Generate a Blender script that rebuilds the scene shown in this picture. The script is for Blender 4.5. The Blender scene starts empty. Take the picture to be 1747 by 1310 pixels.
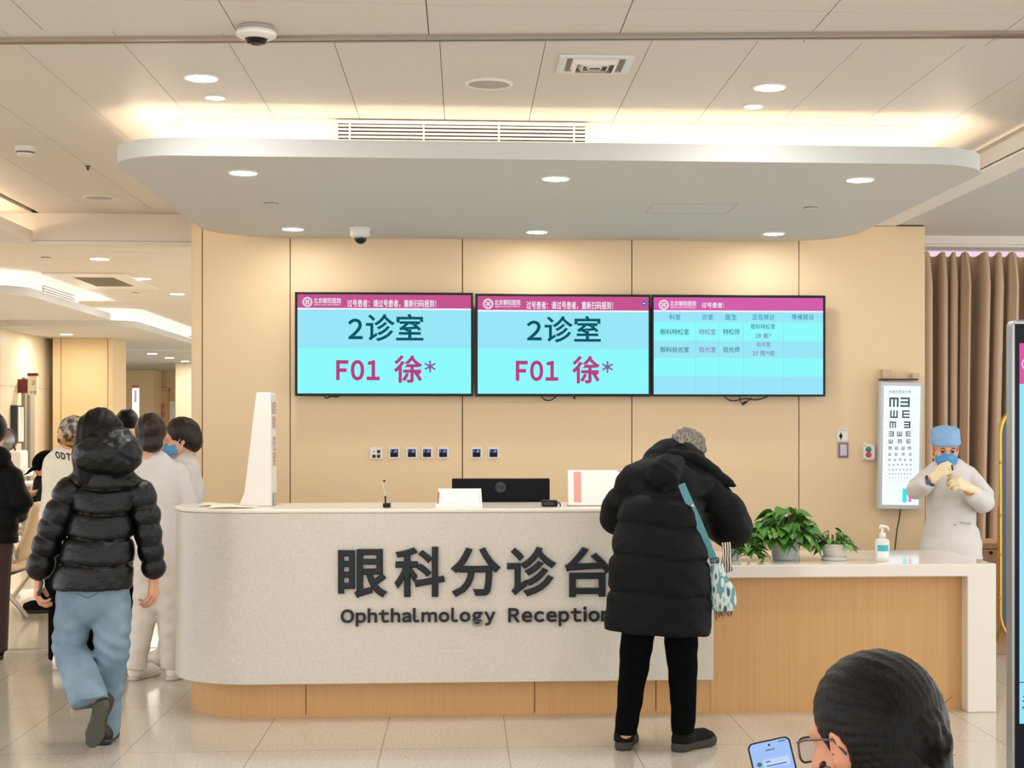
import bpy, bmesh, math, random
import numpy as np
from mathutils import Vector, Matrix, noise
from mathutils.bvhtree import BVHTree
random.seed(7)
SC = bpy.context.scene
COL = SC.collection
PI = math.pi

# ------------------------------------------------------------------ camera
F = 2600.0                       # focal length in pixels of the 1747 x 1310 frame
TH = math.atan(169 / F)          # the camera looks a little to the right of the hall's axis
ST, CT = math.sin(TH), math.cos(TH)
EYE = 1.53
CX, CY = 960.0, 725.0            # principal point
cam_d = bpy.data.cameras.new('camera')
cam = bpy.data.objects.new('camera', cam_d)
COL.objects.link(cam)
cam.location = (0, 0, EYE)
cam.rotation_euler = (PI / 2, 0, -TH)
cam_d.sensor_width = 36
cam_d.lens = 36 * F / 1747
cam_d.shift_x = (873.5 - CX) / 1747
cam_d.shift_y = (CY - 655) / 1747
cam_d.clip_start = 0.05
cam_d.clip_end = 200
SC.camera = cam

# ------------------------------------------------------------------ world, exposure, light levels
w = bpy.data.worlds.new('world')
SC.world = w
w.use_nodes = True
bg = w.node_tree.nodes['Background']
bg.inputs[0].default_value = (0.95, 0.97, 1.0, 1)
bg.inputs[1].default_value = 2.0
SC.view_settings.view_transform = 'Standard'
SC.view_settings.look = 'None'
SC.view_settings.exposure = 0.42
SC.view_settings.gamma = 1.0
SC.view_settings.use_curve_mapping = False
SC.cycles.sample_clamp_indirect = 4.0
SC.cycles.caustics_reflective = False
SC.cycles.caustics_refractive = False
LAMP = 190.0        # downlight discs
LAMP_HALL = 260.0
LED = 15.0          # cove strips


def P(px, py, Y):
    """the point of the plane at depth Y seen at a pixel of the photograph"""
    u = (px - CX) / F
    X = Y * (ST + u * CT) / (CT - u * ST)
    d = X * ST + Y * CT
    return Vector((X, Y, EYE + (CY - py) * d / F))


def PZ(px, py, z):
    d = (z - EYE) * F / (CY - py)
    l = (px - CX) / F * d
    return Vector((d * ST + l * CT, d * CT - l * ST, z))


def XP(px, Y):
    return P(px, CY, Y).x


# ------------------------------------------------------------------ materials
def lin(h):
    h = h.lstrip('#')
    out = []
    for i in (0, 2, 4):
        v = int(h[i:i + 2], 16) / 255
        out.append(v / 12.92 if v <= 0.04045 else ((v + 0.055) / 1.055) ** 2.4)
    return (*out, 1.0)


MATS = {}


def mat(name, col, rough=0.5, metal=0.0, spec=0.5, var=None, bump=None, coat=0.0, sheen=0.0, emit=0.0, trans=0.0, sss=0.0, coords='Object'):
    """var = (scale xyz, amount, second colour)   bump = (scale xyz, strength, distance)"""
    if name in MATS:
        return MATS[name]
    m = bpy.data.materials.new(name)
    m.use_nodes = True
    nt = m.node_tree
    b = nt.nodes['Principled BSDF']
    c = lin(col)
    b.inputs['Base Color'].default_value = c
    b.inputs['Roughness'].default_value = rough
    b.inputs['Metallic'].default_value = metal
    b.inputs['Specular IOR Level'].default_value = spec
    b.inputs['Coat Weight'].default_value = coat
    b.inputs['Coat Roughness'].default_value = 0.08
    b.inputs['Sheen Weight'].default_value = sheen
    b.inputs['Transmission Weight'].default_value = trans
    if sss:
        b.inputs['Subsurface Weight'].default_value = sss
        b.inputs['Subsurface Radius'].default_value = (0.02, 0.008, 0.004)
    if emit:
        b.inputs['Emission Color'].default_value = c
        b.inputs['Emission Strength'].default_value = emit
        if emit > 0.5:
            b.inputs['Base Color'].default_value = (0.02, 0.02, 0.02, 1)
            b.inputs['Specular IOR Level'].default_value = 0.1
    tc = None
    if var or bump:
        tc = nt.nodes.new('ShaderNodeTexCoord')

    def noisetex(scale, detail):
        mp = nt.nodes.new('ShaderNodeMapping')
        mp.inputs['Scale'].default_value = scale
        nt.links.new(tc.outputs[coords], mp.inputs['Vector'])
        n = nt.nodes.new('ShaderNodeTexNoise')
        n.inputs['Scale'].default_value = 1.0
        n.inputs['Detail'].default_value = detail
        nt.links.new(mp.outputs['Vector'], n.inputs['Vector'])
        return n
    if var:
        n = noisetex(var[0], 5.0)
        r = nt.nodes.new('ShaderNodeValToRGB')
        r.color_ramp.elements[0].position = 0.5 - var[1]
        r.color_ramp.elements[1].position = 0.5 + var[1]
        r.color_ramp.elements[0].color = c
        r.color_ramp.elements[1].color = lin(var[2])
        nt.links.new(n.outputs['Fac'], r.inputs['Fac'])
        nt.links.new(r.outputs['Color'], b.inputs['Base Color'])
    if bump:
        n = noisetex(bump[0], 4.0)
        bp = nt.nodes.new('ShaderNodeBump')
        bp.inputs['Strength'].default_value = bump[1]
        bp.inputs['Distance'].default_value = bump[2]
        nt.links.new(n.outputs['Fac'], bp.inputs['Height'])
        nt.links.new(bp.outputs['Normal'], b.inputs['Normal'])
    MATS[name] = m
    return m


def glow(name, col, strength):
    if name in MATS:
        return MATS[name]
    m = bpy.data.materials.new(name)
    m.use_nodes = True
    nt = m.node_tree
    nt.nodes.remove(nt.nodes['Principled BSDF'])
    e = nt.nodes.new('ShaderNodeEmission')
    e.inputs[0].default_value = lin(col)
    e.inputs[1].default_value = strength * (2 ** -SC.view_settings.exposure if strength < 2 else 1)
    nt.links.new(e.outputs[0], nt.nodes['Material Output'].inputs['Surface'])
    MATS[name] = m
    return m


def M(name):
    return MATS[name]


# ------------------------------------------------------------------ objects
def link_mesh(name, me, material=None, parent=None, smooth=False):
    o = bpy.data.objects.new(name, me)
    COL.objects.link(o)
    if material is not None:
        if isinstance(material, (list, tuple)):
            for x in material:
                me.materials.append(x)
        else:
            me.materials.append(material)
    if smooth:
        me.shade_smooth()
    if parent is not None:
        attach(o, parent)
    return o


def attach(o, parent):
    o.parent = parent
    m = Matrix.Identity(4)
    p = parent
    while p is not None:
        m = m @ Matrix.Translation(-Vector(p.location))
        p = p.parent
    o.matrix_parent_inverse = Matrix.Translation(-Vector(parent.location)) if parent.parent is None else Matrix.Identity(4)


def thing(name, label, cat, loc=(0, 0, 0), group=None):
    o = bpy.data.objects.new(name, None)
    o.empty_display_size = 0.1
    COL.objects.link(o)
    o.location = loc
    o['label'] = label
    o['category'] = cat
    if group:
        o['group'] = group
    return o


def tag(o, label, cat, group=None):
    o['label'] = label
    o['category'] = cat
    if group:
        o['group'] = group
    return o


def struct(o):
    o['kind'] = 'structure'
    return o


def dup(root, loc, label, group=None):
    r = root.copy()
    COL.objects.link(r)
    r.location = loc
    r['label'] = label
    if group:
        r['group'] = group
    for ch in list(root.children):
        c = ch.copy()
        COL.objects.link(c)
        c.parent = r
        for g in list(ch.children):
            d = g.copy()
            COL.objects.link(d)
            d.parent = c
    return r


def rr(x0, x1, y0, y1, r, n=10):
    """rounded rectangle outline, counter-clockwise; r = radius or (x0y0, x1y0, x1y1, x0y1)"""
    if not isinstance(r, (list, tuple)):
        r = (r,) * 4
    out = []
    for (cx, cy, rad, a0) in ((x0, y0, r[0], PI), (x1, y0, r[1], 1.5 * PI), (x1, y1, r[2], 0), (x0, y1, r[3], 0.5 * PI)):
        ox = cx + (rad if cx == x0 else -rad)
        oy = cy + (rad if cy == y0 else -rad)
        if rad <= 1e-6:
            out.append((cx, cy))
            continue
        for i in range(n + 1):
            a = a0 + 0.5 * PI * i / n
            out.append((ox + rad * math.cos(a), oy + rad * math.sin(a)))
    return out


class MB:
    def __init__(s):
        s.bm = bmesh.new()
        s.m = 0

    def face(s, vs):
        try:
            f = s.bm.faces.new(vs)
            f.material_index = s.m
            return f
        except ValueError:
            return None

    def box(s, x0, x1, y0, y1, z0, z1):
        v = [s.bm.verts.new((x, y, z)) for z in (z0, z1) for y in (y0, y1) for x in (x0, x1)]
        for q in ((0, 2, 3, 1), (4, 5, 7, 6), (0, 1, 5, 4), (2, 6, 7, 3), (0, 4, 6, 2), (1, 3, 7, 5)):
            s.face([v[i] for i in q])
        return s

    def prism(s, poly, z0, z1, axis='z', tr=None):
        def mk(a, b, c):
            p = {'z': (a, b, c), 'y': (a, c, b), 'x': (c, a, b)}[axis]
            return s.bm.verts.new(tr @ Vector(p) if tr else p)
        lo = [mk(a, b, z0) for a, b in poly]
        hi = [mk(a, b, z1) for a, b in poly]
        n = len(poly)
        s.face(lo[::-1])
        s.face(hi)
        for i in range(n):
            s.face([lo[i], lo[(i + 1) % n], hi[(i + 1) % n], hi[i]])
        return s

    def ring(s, outer, inner, z0, z1):
        n = len(outer)
        vs = [[s.bm.verts.new((a, b, z)) for a, b in poly] for poly in (outer, inner) for z in (z0, z1)]
        ol, oh, il, ih = vs
        for i in range(n):
            j = (i + 1) % n
            s.face([ol[i], ol[j], oh[j], oh[i]])
            s.face([il[j], il[i], ih[i], ih[j]])
            s.face([oh[i], oh[j], ih[j], ih[i]])
            s.face([ol[j], ol[i], il[i], il[j]])
        return s

    def lathe(s, prof, c=(0, 0, 0), n=24, sx=1, sy=1, tr=None):
        rings = []
        for r, z in prof:
            if r < 1e-6:
                p = Vector((c[0], c[1], c[2] + z))
                rings.append([s.bm.verts.new(tr @ p if tr else p)])
            else:
                ring = []
                for i in range(n):
                    p = Vector((c[0] + sx * r * math.cos(2 * PI * i / n), c[1] + sy * r * math.sin(2 * PI * i / n), c[2] + z))
                    ring.append(s.bm.verts.new(tr @ p if tr else p))
                rings.append(ring)
        for a, b in zip(rings, rings[1:]):
            if len(a) == 1 and len(b) == 1:
                continue
            for i in range(n):
                j = (i + 1) % n
                if len(a) == 1:
                    s.face([a[0], b[j], b[i]])
                elif len(b) == 1:
                    s.face([a[i], a[j], b[0]])
                else:
                    s.face([a[i], a[j], b[j], b[i]])
        return s

    def tube(s, pts, r, n=8, cap=True):
        pts = [Vector(p) for p in pts]
        rs = r if isinstance(r, (list, tuple)) else [r] * len(pts)
        prev = None
        rings = []
        for i, p in enumerate(pts):
            t = (pts[min(i + 1, len(pts) - 1)] - pts[max(i - 1, 0)]).normalized()
            if prev is None:
                u = t.orthogonal().normalized()
            else:
                u = (prev - t * prev.dot(t))
                u = u.normalized() if u.length > 1e-6 else t.orthogonal().normalized()
            prev = u
            v = t.cross(u)
            rings.append([s.bm.verts.new(p + (u * math.cos(2 * PI * k / n) + v * math.sin(2 * PI * k / n)) * rs[i]) for k in range(n)])
        for a, b in zip(rings, rings[1:]):
            for k in range(n):
                s.face([a[k], a[(k + 1) % n], b[(k + 1) % n], b[k]])
        if cap:
            s.face(rings[0][::-1])
            s.face(rings[-1])
        return s

    def sphere(s, c, r, n=16, sc=(1, 1, 1)):
        c = Vector(c)
        prof = [(max(0, r * math.sin(PI * i / n)), -r * math.cos(PI * i / n)) for i in range(n + 1)]
        tr = Matrix.Translation(c) @ Matrix.Diagonal((*sc, 1))
        return s.lathe(prof, (0, 0, 0), 2 * n, tr=tr)

    def grid(s, fn, nu, nv):
        vs = [[s.bm.verts.new(fn(i / nu, j / nv)) for j in range(nv + 1)] for i in range(nu + 1)]
        for i in range(nu):
            for j in range(nv):
                s.face([vs[i][j], vs[i + 1][j], vs[i + 1][j + 1], vs[i][j + 1]])
        return s

    def build(s, name, material, parent=None, smooth=False, bevel=0.0, seg=2, angle=0.6, solid=0.0):
        bmesh.ops.recalc_face_normals(s.bm, faces=s.bm.faces)
        me = bpy.data.meshes.new(name)
        s.bm.to_mesh(me)
        s.bm.free()
        o = link_mesh(name, me, material, parent, smooth)
        if smooth:
            try:
                me.set_sharp_from_angle(angle=angle)
            except Exception:
                pass
        if solid:
            md = o.modifiers.new('solid', 'SOLIDIFY')
            md.thickness = solid
            md.offset = 0
        if bevel:
            md = o.modifiers.new('bevel', 'BEVEL')
            md.width = bevel
            md.segments = seg
            md.limit_method = 'ANGLE'
            md.angle_limit = 0.7
        return o


def wide_text_mesh(s, extrude, offset, gap=.075):
    """Latin letters in the sans face of the signs, spaced by their own widths"""
    bm = bmesh.new()
    x = 0.0
    for ch in s:
        if ch == ' ':
            x += .30
            continue
        me = text_mesh(chr(ord(ch) + 0xFEE0), extrude, offset)
        xs = [v.co.x for v in me.vertices]
        lo, hi = min(xs), max(xs)
        me.transform(Matrix.Translation((x - lo, 0, 0)))
        bm.from_mesh(me)
        x += hi - lo + gap
        bpy.data.meshes.remove(me)
    out = bpy.data.meshes.new('lettering')
    bm.to_mesh(out)
    bm.free()
    return out




def text_mesh(s, extrude=0.0, offset=0.0, spacing=1.0, bevel=0.0):
    """a string as flat mesh data, x to the right and y up"""
    cu = bpy.data.curves.new('lettering', 'FONT')
    cu.body = s
    cu.extrude = extrude
    cu.offset = offset
    cu.bevel_depth = bevel
    cu.bevel_resolution = 0
    cu.space_character = spacing
    cu.resolution_u = 4
    o = bpy.data.objects.new('lettering', cu)
    COL.objects.link(o)
    dg = bpy.context.evaluated_depsgraph_get()
    me = bpy.data.meshes.new_from_object(o.evaluated_get(dg))
    bpy.data.objects.remove(o)
    bpy.data.curves.remove(cu)
    return me


def put_text(s, x0, x1, z0, z1, Y, material, name='lettering', parent=None, extrude=0.0, offset=0.0, spacing=1.0, rot=None, wide=None, bevel=0.0):
    """fit a string into the box x0..x1, z0..z1 of a wall plane at depth Y facing the camera"""
    me = wide_text_mesh(s, 0.05 if extrude else 0.0, offset, wide) if wide else text_mesh(s, 0.05 if extrude else 0.0, offset, spacing, bevel)
    co = np.empty(len(me.vertices) * 3)
    me.vertices.foreach_get('co', co)
    co = co.reshape(-1, 3)
    lo, hi = co.min(0), co.max(0)
    sx = (x1 - x0) / max(hi[0] - lo[0], 1e-6)
    sz = (z1 - z0) / max(hi[1] - lo[1], 1e-6)
    out = np.empty_like(co)
    out[:, 0] = x0 + (co[:, 0] - lo[0]) * sx
    out[:, 2] = z0 + (co[:, 1] - lo[1]) * sz
    out[:, 1] = Y - (co[:, 2] - lo[2]) / max(hi[2] - lo[2], 1e-6) * extrude if extrude else Y
    if rot is not None:
        out = np.array([rot @ Vector(p) for p in out])
    me.vertices.foreach_set('co', out.ravel())
    me.update()
    return link_mesh(name, me, material, parent)


def text_px(s, px0, py0, px1, py1, Y, material, **k):
    a = P(px0, py1, Y)
    b = P(px1, py0, Y)
    return put_text(s, a.x, b.x, a.z, b.z, Y, material, **k)


def join_into(target, others):
    """merge meshes that lie in one layer of one part (several lines of lettering)"""
    bm = bmesh.new()
    bm.from_mesh(target.data)
    for o in others:
        bm.from_mesh(o.data)
        bpy.data.objects.remove(o)
    bm.to_mesh(target.data)
    bm.free()
    return target
# ================================================================== materials
mat('wall_laminate', '#e9cea7', 0.5, var=((0.9, 0.9, 0.5), 0.3, '#e6caa2'))
mat('wall_backing', '#5a4630', 0.8)
mat('hall_panel', '#e6d6b6', 0.45)
mat('hall_tan', '#dcc193', 0.5)
mat('white_paint', '#e4dcd0', 0.6)
mat('ceiling_panel', '#d8d1c9', 0.5)
mat('ceiling_gap', '#7d7368', 0.8)
mat('canopy_white', '#cccdcb', 0.6)
mat('trim_metal', '#a79a8c', 0.35, metal=0.6)
mat('stone_white', '#d3ccc1', 0.32, var=((60, 60, 60), 0.22, '#c8c0b4'))
mat('wing_white', '#e2dacf', 0.06, spec=.7)
mat('oak', '#c5965f', 0.45, var=((90, 90, 1.2), 0.25, '#cfa26c'))
mat('oak_pale', '#d3aa80', 0.5, var=((40, 40, 2), 0.25, '#cfa274'))
mat('groove', '#6a4526', 0.8)
mat('black_plastic', '#0d0f11', 0.35, spec=.25)
mat('dark_plastic', '#23262b', 0.45)
mat('white_plastic', '#e6e2db', 0.35)
mat('grey_plastic', '#aaa69e', 0.4)
mat('chrome', '#c9c7c2', 0.18, metal=1.0)
mat('steel', '#b5b2ac', 0.3, metal=1.0)
mat('silver', '#a8a6a8', 0.3, metal=0.7)
mat('gold', '#c69a3c', 0.25, metal=0.85)
mat('dark_hole', '#0b0b0c', 0.6)
mat('speaker_grey', '#b3aca3', 0.6)
glow('lamp_disc', '#fffcf6', LAMP)
glow('lamp_disc_hall', '#fff5e6', LAMP_HALL)
glow('lamp_disc_soft', '#fff8ee', LAMP * .55)
glow('lamp_small', '#fff3e2', 12.0)
glow('led_strip', '#ffe6c6', LED)
glow('led_hall', '#ffeeda', LED)


def floor_material():
    m = bpy.data.materials.new('polished_terrazzo_tile')
    m.use_nodes = True
    nt = m.node_tree
    b = nt.nodes['Principled BSDF']
    N = nt.nodes.new
    L = nt.links.new
    geo = N('ShaderNodeNewGeometry')
    sep = N('ShaderNodeSeparateXYZ')
    L(geo.outputs['Position'], sep.inputs[0])

    def math_(op, a, bb):
        n = N('ShaderNodeMath')
        n.operation = op
        for i, x in enumerate((a, bb)):
            if x is None:
                continue
            if isinstance(x, (int, float)):
                n.inputs[i].default_value = x
            else:
                L(x, n.inputs[i])
        return n.outputs[0]

    def joint(out, off, period, half):
        t = math_('DIVIDE', math_('SUBTRACT', out, off), period)
        fr = math_('SUBTRACT', t, math_('FLOOR', t, None))
        dist = math_('ABSOLUTE', math_('SUBTRACT', fr, 0.5), None)
        return math_('GREATER_THAN', dist, 0.5 - half / period)
    jx = joint(sep.outputs[0], -0.982, 0.5955, 0.0022)
    jy = joint(sep.outputs[1], 7.23, 1.15, 0.0030)
    jj = math_('MAXIMUM', jx, math_('MULTIPLY', jy, 0.75))
    n1 = N('ShaderNodeTexNoise')
    n1.inputs['Scale'].default_value = 70
    n1.inputs['Detail'].default_value = 3
    L(geo.outputs['Position'], n1.inputs['Vector'])
    n2 = N('ShaderNodeTexVoronoi')
    n2.inputs['Scale'].default_value = 130
    L(geo.outputs['Position'], n2.inputs['Vector'])
    r = N('ShaderNodeValToRGB')
    r.color_ramp.elements[0].position = 0.32
    r.color_ramp.elements[1].position = 0.68
    r.color_ramp.elements[0].color = lin('#b9b1a3')
    r.color_ramp.elements[1].color = lin('#d3cbbd')
    L(n1.outputs['Fac'], r.inputs['Fac'])
    r2 = N('ShaderNodeValToRGB')
    r2.color_ramp.elements[0].position = 0.0
    r2.color_ramp.elements[1].position = 0.42
    r2.color_ramp.elements[0].color = (0.80, 0.79, 0.77, 1)
    r2.color_ramp.elements[1].color = (1, 1, 1, 1)
    L(n2.outputs['Distance'], r2.inputs['Fac'])
    mul = N('ShaderNodeMix')
    mul.data_type = 'RGBA'
    mul.blend_type = 'MULTIPLY'
    mul.inputs[0].default_value = 1.0
    L(r.outputs['Color'], mul.inputs[6])
    L(r2.outputs['Color'], mul.inputs[7])
    mx = N('ShaderNodeMix')
    mx.data_type = 'RGBA'
    L(jj, mx.inputs[0])
    L(mul.outputs[2], mx.inputs[6])
    mx.inputs[7].default_value = lin('#8a7c68')
    L(mx.outputs[2], b.inputs['Base Color'])
    b.inputs['Roughness'].default_value = 0.13
    b.inputs['Specular IOR Level'].default_value = 0.6
    return m


MATS['floor'] = floor_material()

# ================================================================== the setting
CZ = 3.06      # ceiling
YW = 10.6      # feature wall
HY = 37.0      # far end of the hall
XL = -6.2      # left wall of the hall

b = MB()
b.box(-15, 8, -7, HY + 0.3, -0.1, 0)
struct(b.build('floor', M('floor')))

# ceiling: long metal panels with fine gaps
b = MB()
x = -0.94 - 5 * 0.4225
while x < 2.85:
    b.box(x + 0.0014, min(x + 0.4225, 2.87) - 0.0014, 6.02, 11.28, CZ, CZ + 0.02)
    x += 0.4225
b.m = 1
b.box(-7.5, 8, -7, 11.28, CZ + 0.022, CZ + 0.05)
b.m = 0
SK = math.atan2(-0.362, 4.03)           # the trim strip across the ceiling runs a little askew
x = -1.626 - 8 * 0.745
while x < 7:
    for y0, y1 in ((5.57, 6.02), (3.4, 5.566), (1.2, 3.396), (-1, 1.196), (-3.2, -1.004), (-5.4, -3.204)):
        b.box(x + 0.002, x + 0.743, y0, y1, CZ, CZ + 0.018)
    x += 0.745
x = -3.1 - 0.5
while x > -7.4:
    b.box(x, x + 0.5 - 0.004, 6.02, 11.28, CZ, CZ + 0.02)
    x -= 0.5
struct(b.build('ceiling', [M('ceiling_panel'), M('ceiling_gap')]))

b = MB()
b.box(-7, 7, -0.075, -0.035, CZ - 0.012, CZ + 0.006)
b.m = 1
b.box(-7, 7, -0.035, -0.018, CZ - 0.004, CZ + 0.006)
b.m = 0
b.box(-7, 7, -0.018, 0.0, CZ - 0.012, CZ + 0.006)
o = struct(b.build('trim_1', [M('trim_metal'), M('ceiling_gap')]))
o.location = (0.0, 6.055, 0)
o.rotation_euler = (0, 0, SK)

# hall ceiling beyond the bulkhead
b = MB()
y = 11.3
while y < HY:
    b.box(-15, 8, y + 0.003, y + 0.597, CZ, CZ + 0.02)
    y += 0.6
b.m = 1
b.box(-15, 8, 11.28, HY + 0.3, CZ + 0.022, CZ + 0.05)
struct(b.build('ceiling_hall', [M('ceiling_panel'), M('ceiling_gap')]))

# feature wall: panels with dark reveals
b = MB()
gx = [XP(p, YW) for p in (326.5, 345, 495, 789, 1078, 1363, 1578)]
for a, c in zip(gx, gx[1:]):
    b.box(a + 0.0035, c - 0.0035, YW, YW + 0.02, 0, 2.935)
b.m = 1
b.box(gx[0] + 0.004, gx[-1] - 0.004, YW + 0.02, YW + 0.6, 0, CZ - 0.001)
b.m = 0
b.box(gx[0], gx[0] + 0.004, YW, YW + 0.6, 0, CZ - 0.001)
b.box(gx[-1] - 0.004, gx[-1], YW, YW + 0.6, 0, 2.935)
struct(b.build('wall_back', [M('wall_laminate'), M('wall_backing')]))

# bulkhead over the way to the hall
b = MB()
b.box(-7.5, gx[0] - 0.002, 11.2, 11.3, 2.86, CZ - 0.001)
b.box(-7.5, gx[0] - 0.002, 11.19, 11.31, 2.83, 2.857)
struct(b.build('trim_2', M('white_paint')))

# left soffit with cove
b = MB()
b.box(-3.11, -3.09, 4, 11.18, 2.84, 2.925)
b.box(-7.5, -3.11, 4, 11.18, 2.84, 2.86)
b.box(-7.5, -3.36, 4, 11.18, 2.861, CZ - 0.001)
b.build('soffit_left', M('white_paint'))
struct(bpy.data.objects['soffit_left'])
o = MB().box(-3.30, -3.28, 4.2, 11.15, 2.862, 2.878).build('light_strip', M('led_strip'))
tag(o, 'glowing light strip in the cove of the left ceiling soffit', 'light strip')

# right soffit with cove
b = MB()
b.box(2.87, 2.885, 3, 11.2, 2.957, 3.04)
b.m = 1
b.box(2.868, 3.05, 3, YW, 2.938, 2.945)
b.m = 2
b.box(2.885, 2.9, 3, 11.2, 2.9455, 2.9565)
b.m = 0
b.box(2.9, 8, 3, 11.2, 2.946, 2.96)
b.box(3.16, 8, 3, 11.2, 2.961, CZ - 0.001)
struct(b.build('soffit_right', [M('canopy_white'), mat('flange_white', '#f1eee8', .5), M('ceiling_gap')]))
o = MB().box(3.08, 3.1, 3.2, YW - 0.1, 2.963, 2.98).build('light_strip', M('led_strip'))
tag(o, 'glowing light strip in the cove of the right ceiling soffit', 'light strip')

# pelmet over the curtain, wall and window behind it
b = MB()
b.box(gx[-1] + 0.002, 8, 11.2, 11.24, 2.885, 2.94)
b.box(gx[-1] + 0.002, 8, 11.2, 11.45, 2.868, 2.883)
struct(b.build('trim_3', M('white_paint')))
b = MB()
b.box(3.0, 8, 11.9, 12.0, 0, 3.0)
struct(b.build('wall_right', M('white_paint')))
glow('window_light', '#f7d7e2', 1.0)
w1 = struct(MB().box(3.3, 7.8, 11.86, 11.88, 0.9, 2.95).build('window_1', M('window_light')))
b = MB()
for x in (3.3, 4.8, 6.3, 7.75):
    b.box(x - 0.02, x + 0.02, 11.83, 11.86, 0.9, 2.95)
b.build('window_frame', M('white_paint'), w1)

# hall walls
b = MB()
y = 11.31
while y < 23.5:
    b.box(XL - 0.1, XL, y + 0.003, min(y + 1.197, 23.9), 0, 2.06)
    b.box(XL - 0.1, XL, y + 0.003, min(y + 1.197, 23.9), 2.064, CZ - 0.002)
    y += 1.2
struct(b.build('wall_left', M('hall_panel')))
b = MB()
b.box(-14.9, 3.5, HY, HY + 0.1, 0, CZ - 0.002)
b.box(-15, -14.9, 24, HY + .1, 0, CZ - 0.002)
struct(b.build('wall_far', M('hall_tan')))
# metal strip across the floor at the mouth of the hall
struct(MB().box(-7, gx[0] - 0.01, 10.60, 10.64, 0, 0.003).build('trim_4', M('steel')))


# ------------------------------------------------------------------ ceiling canopies
def canopy(name, x0, x1, y0, y1, rf, rb, led, z=2.82, h=0.085, inset=0.27, strip_label=None, white='canopy_white', n=12):
    out = rr(x0, x1, y0, y1, (rf, rf, rb, rb), n)
    inn = rr(x0 + .03, x1 - .03, y0 + .03, y1 - .03, (rf - .03, rf - .03, rb - .03, rb - .03), n)
    b = MB()
    b.ring(out, inn, z, z + h)
    b.prism(inn, z, z + 0.012)
    i = inset
    b.prism(rr(x0 + i, x1 - i, y0 + i, y1 - i, (.12, .12, .3, .3), n), z + 0.012, CZ - 0.001)
    o = struct(b.build(name, M(white), smooth=True, angle=0.5))
    j = 0.055
    a = 0.0015
    k = j + 2 * a
    r1, r2 = max(rf - j, .005), max(rb - j, .005)
    path = rr(x0 + j, x1 - j, y0 + j, y1 - j, (r1, r1, r2, r2), n)
    s = MB()
    s.ring(path, rr(x0 + k, x1 - k, y0 + k, y1 - k, (r1 - 2 * a, r1 - 2 * a, r2 - 2 * a, r2 - 2 * a), n), z + 0.016, z + 0.055)
    l = s.build('light_strip', M(led))
    tag(l, strip_label, 'light strip')
    return o


canopy('ceiling_canopy', -1.72, 2.655, 7.40, 10.585, 0.35, 0.5, 'led_strip', strip_label='warm light strip hidden on top of the big canopy over the counter')
canopy('ceiling_canopy_hall_1', -6.19, -4.33, 15.25, 19.1, 0.4, 0.06, 'led_hall', strip_label='light strip on the nearer canopy of the hall beyond')
canopy('ceiling_canopy_hall_2', -6.19, -4.32, 20.3, 26.4, 0.4, 0.1, 'led_hall', strip_label='light strip on the second canopy of the hall beyond')
canopy('ceiling_canopy_hall_3', -14.5, 2, 27.0, HY - 0.02, 0.1, 0.05, 'led_hall', strip_label='light strip on the farthest canopy of the hall beyond')
# hatch in the canopy
h4 = [PZ(1108, 363, 2.82), PZ(1245, 365, 2.82), PZ(1250, 349, 2.82), PZ(1122, 347, 2.82)]
hx0, hx1, hy0, hy1 = 1.10, 1.60, 8.83, 9.23
tag(MB().ring(rr(hx0, hx1, hy0, hy1, 0), rr(hx0 + .004, hx1 - .004, hy0 + .004, hy1 - .004, 0), 2.8185, 2.8199).build('access_hatch', M('grey_plastic')),
    'square hatch outline in the underside of the big canopy', 'hatch')


# ------------------------------------------------------------------ ceiling fittings
def downlight(loc, r, disc, label, group='round downlights', first=None):
    if first is not None:
        return dup(first, loc, label, group)
    t = thing('downlight', label, 'ceiling light', (0, 0, 0), group)
    MB().lathe([(r * 1.16, 0), (r * 1.16, -0.004), (r * 1.0, -0.007), (r * 0.97, -0.004)], n=32).build('trim_ring', M('white_plastic'), t, smooth=True)
    MB().lathe([(0, -0.004), (r * 0.97, -0.004)], n=32).build('lamp', M(disc), t)
    t.location = loc
    return t


dl = ds = None
for (px, py, z), lab in (
        ((344, 132, CZ), 'bright downlight in the ceiling, left of the round speaker'),
        ((1313, 148, CZ), 'bright downlight in the ceiling, right of the square air diffuser'),
        ((415, 294, 2.82), 'front left downlight in the underside of the big canopy'),
        ((948, 304, 2.82), 'front middle downlight in the underside of the big canopy'),
        ((1467, 306, 2.82), 'front right downlight in the underside of the big canopy'),
        ((500, 390, 2.82), 'rear left downlight of the big canopy, beside the dome camera'),
        ((916, 395, 2.82), 'rear middle downlight of the big canopy, above the middle screen'),
        ((1320, 398, 2.82), 'rear right downlight of the big canopy, above the right screen'),
        ((543, -13, CZ), 'downlight cut by the top edge of the photo, near the fisheye camera')):
    p = PZ(px, py, z)
    if dl is None:
        dl = downlight(p, 0.068, 'lamp_disc', lab)
    elif p.y > 9.5:
        if ds is None:
            ds = downlight(p, 0.068, 'lamp_disc_soft', lab)
        else:
            downlight(p, 0.068, 'lamp_disc_soft', lab, first=ds)
    else:
        downlight(p, 0.068, 'lamp_disc', lab, first=dl)
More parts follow.
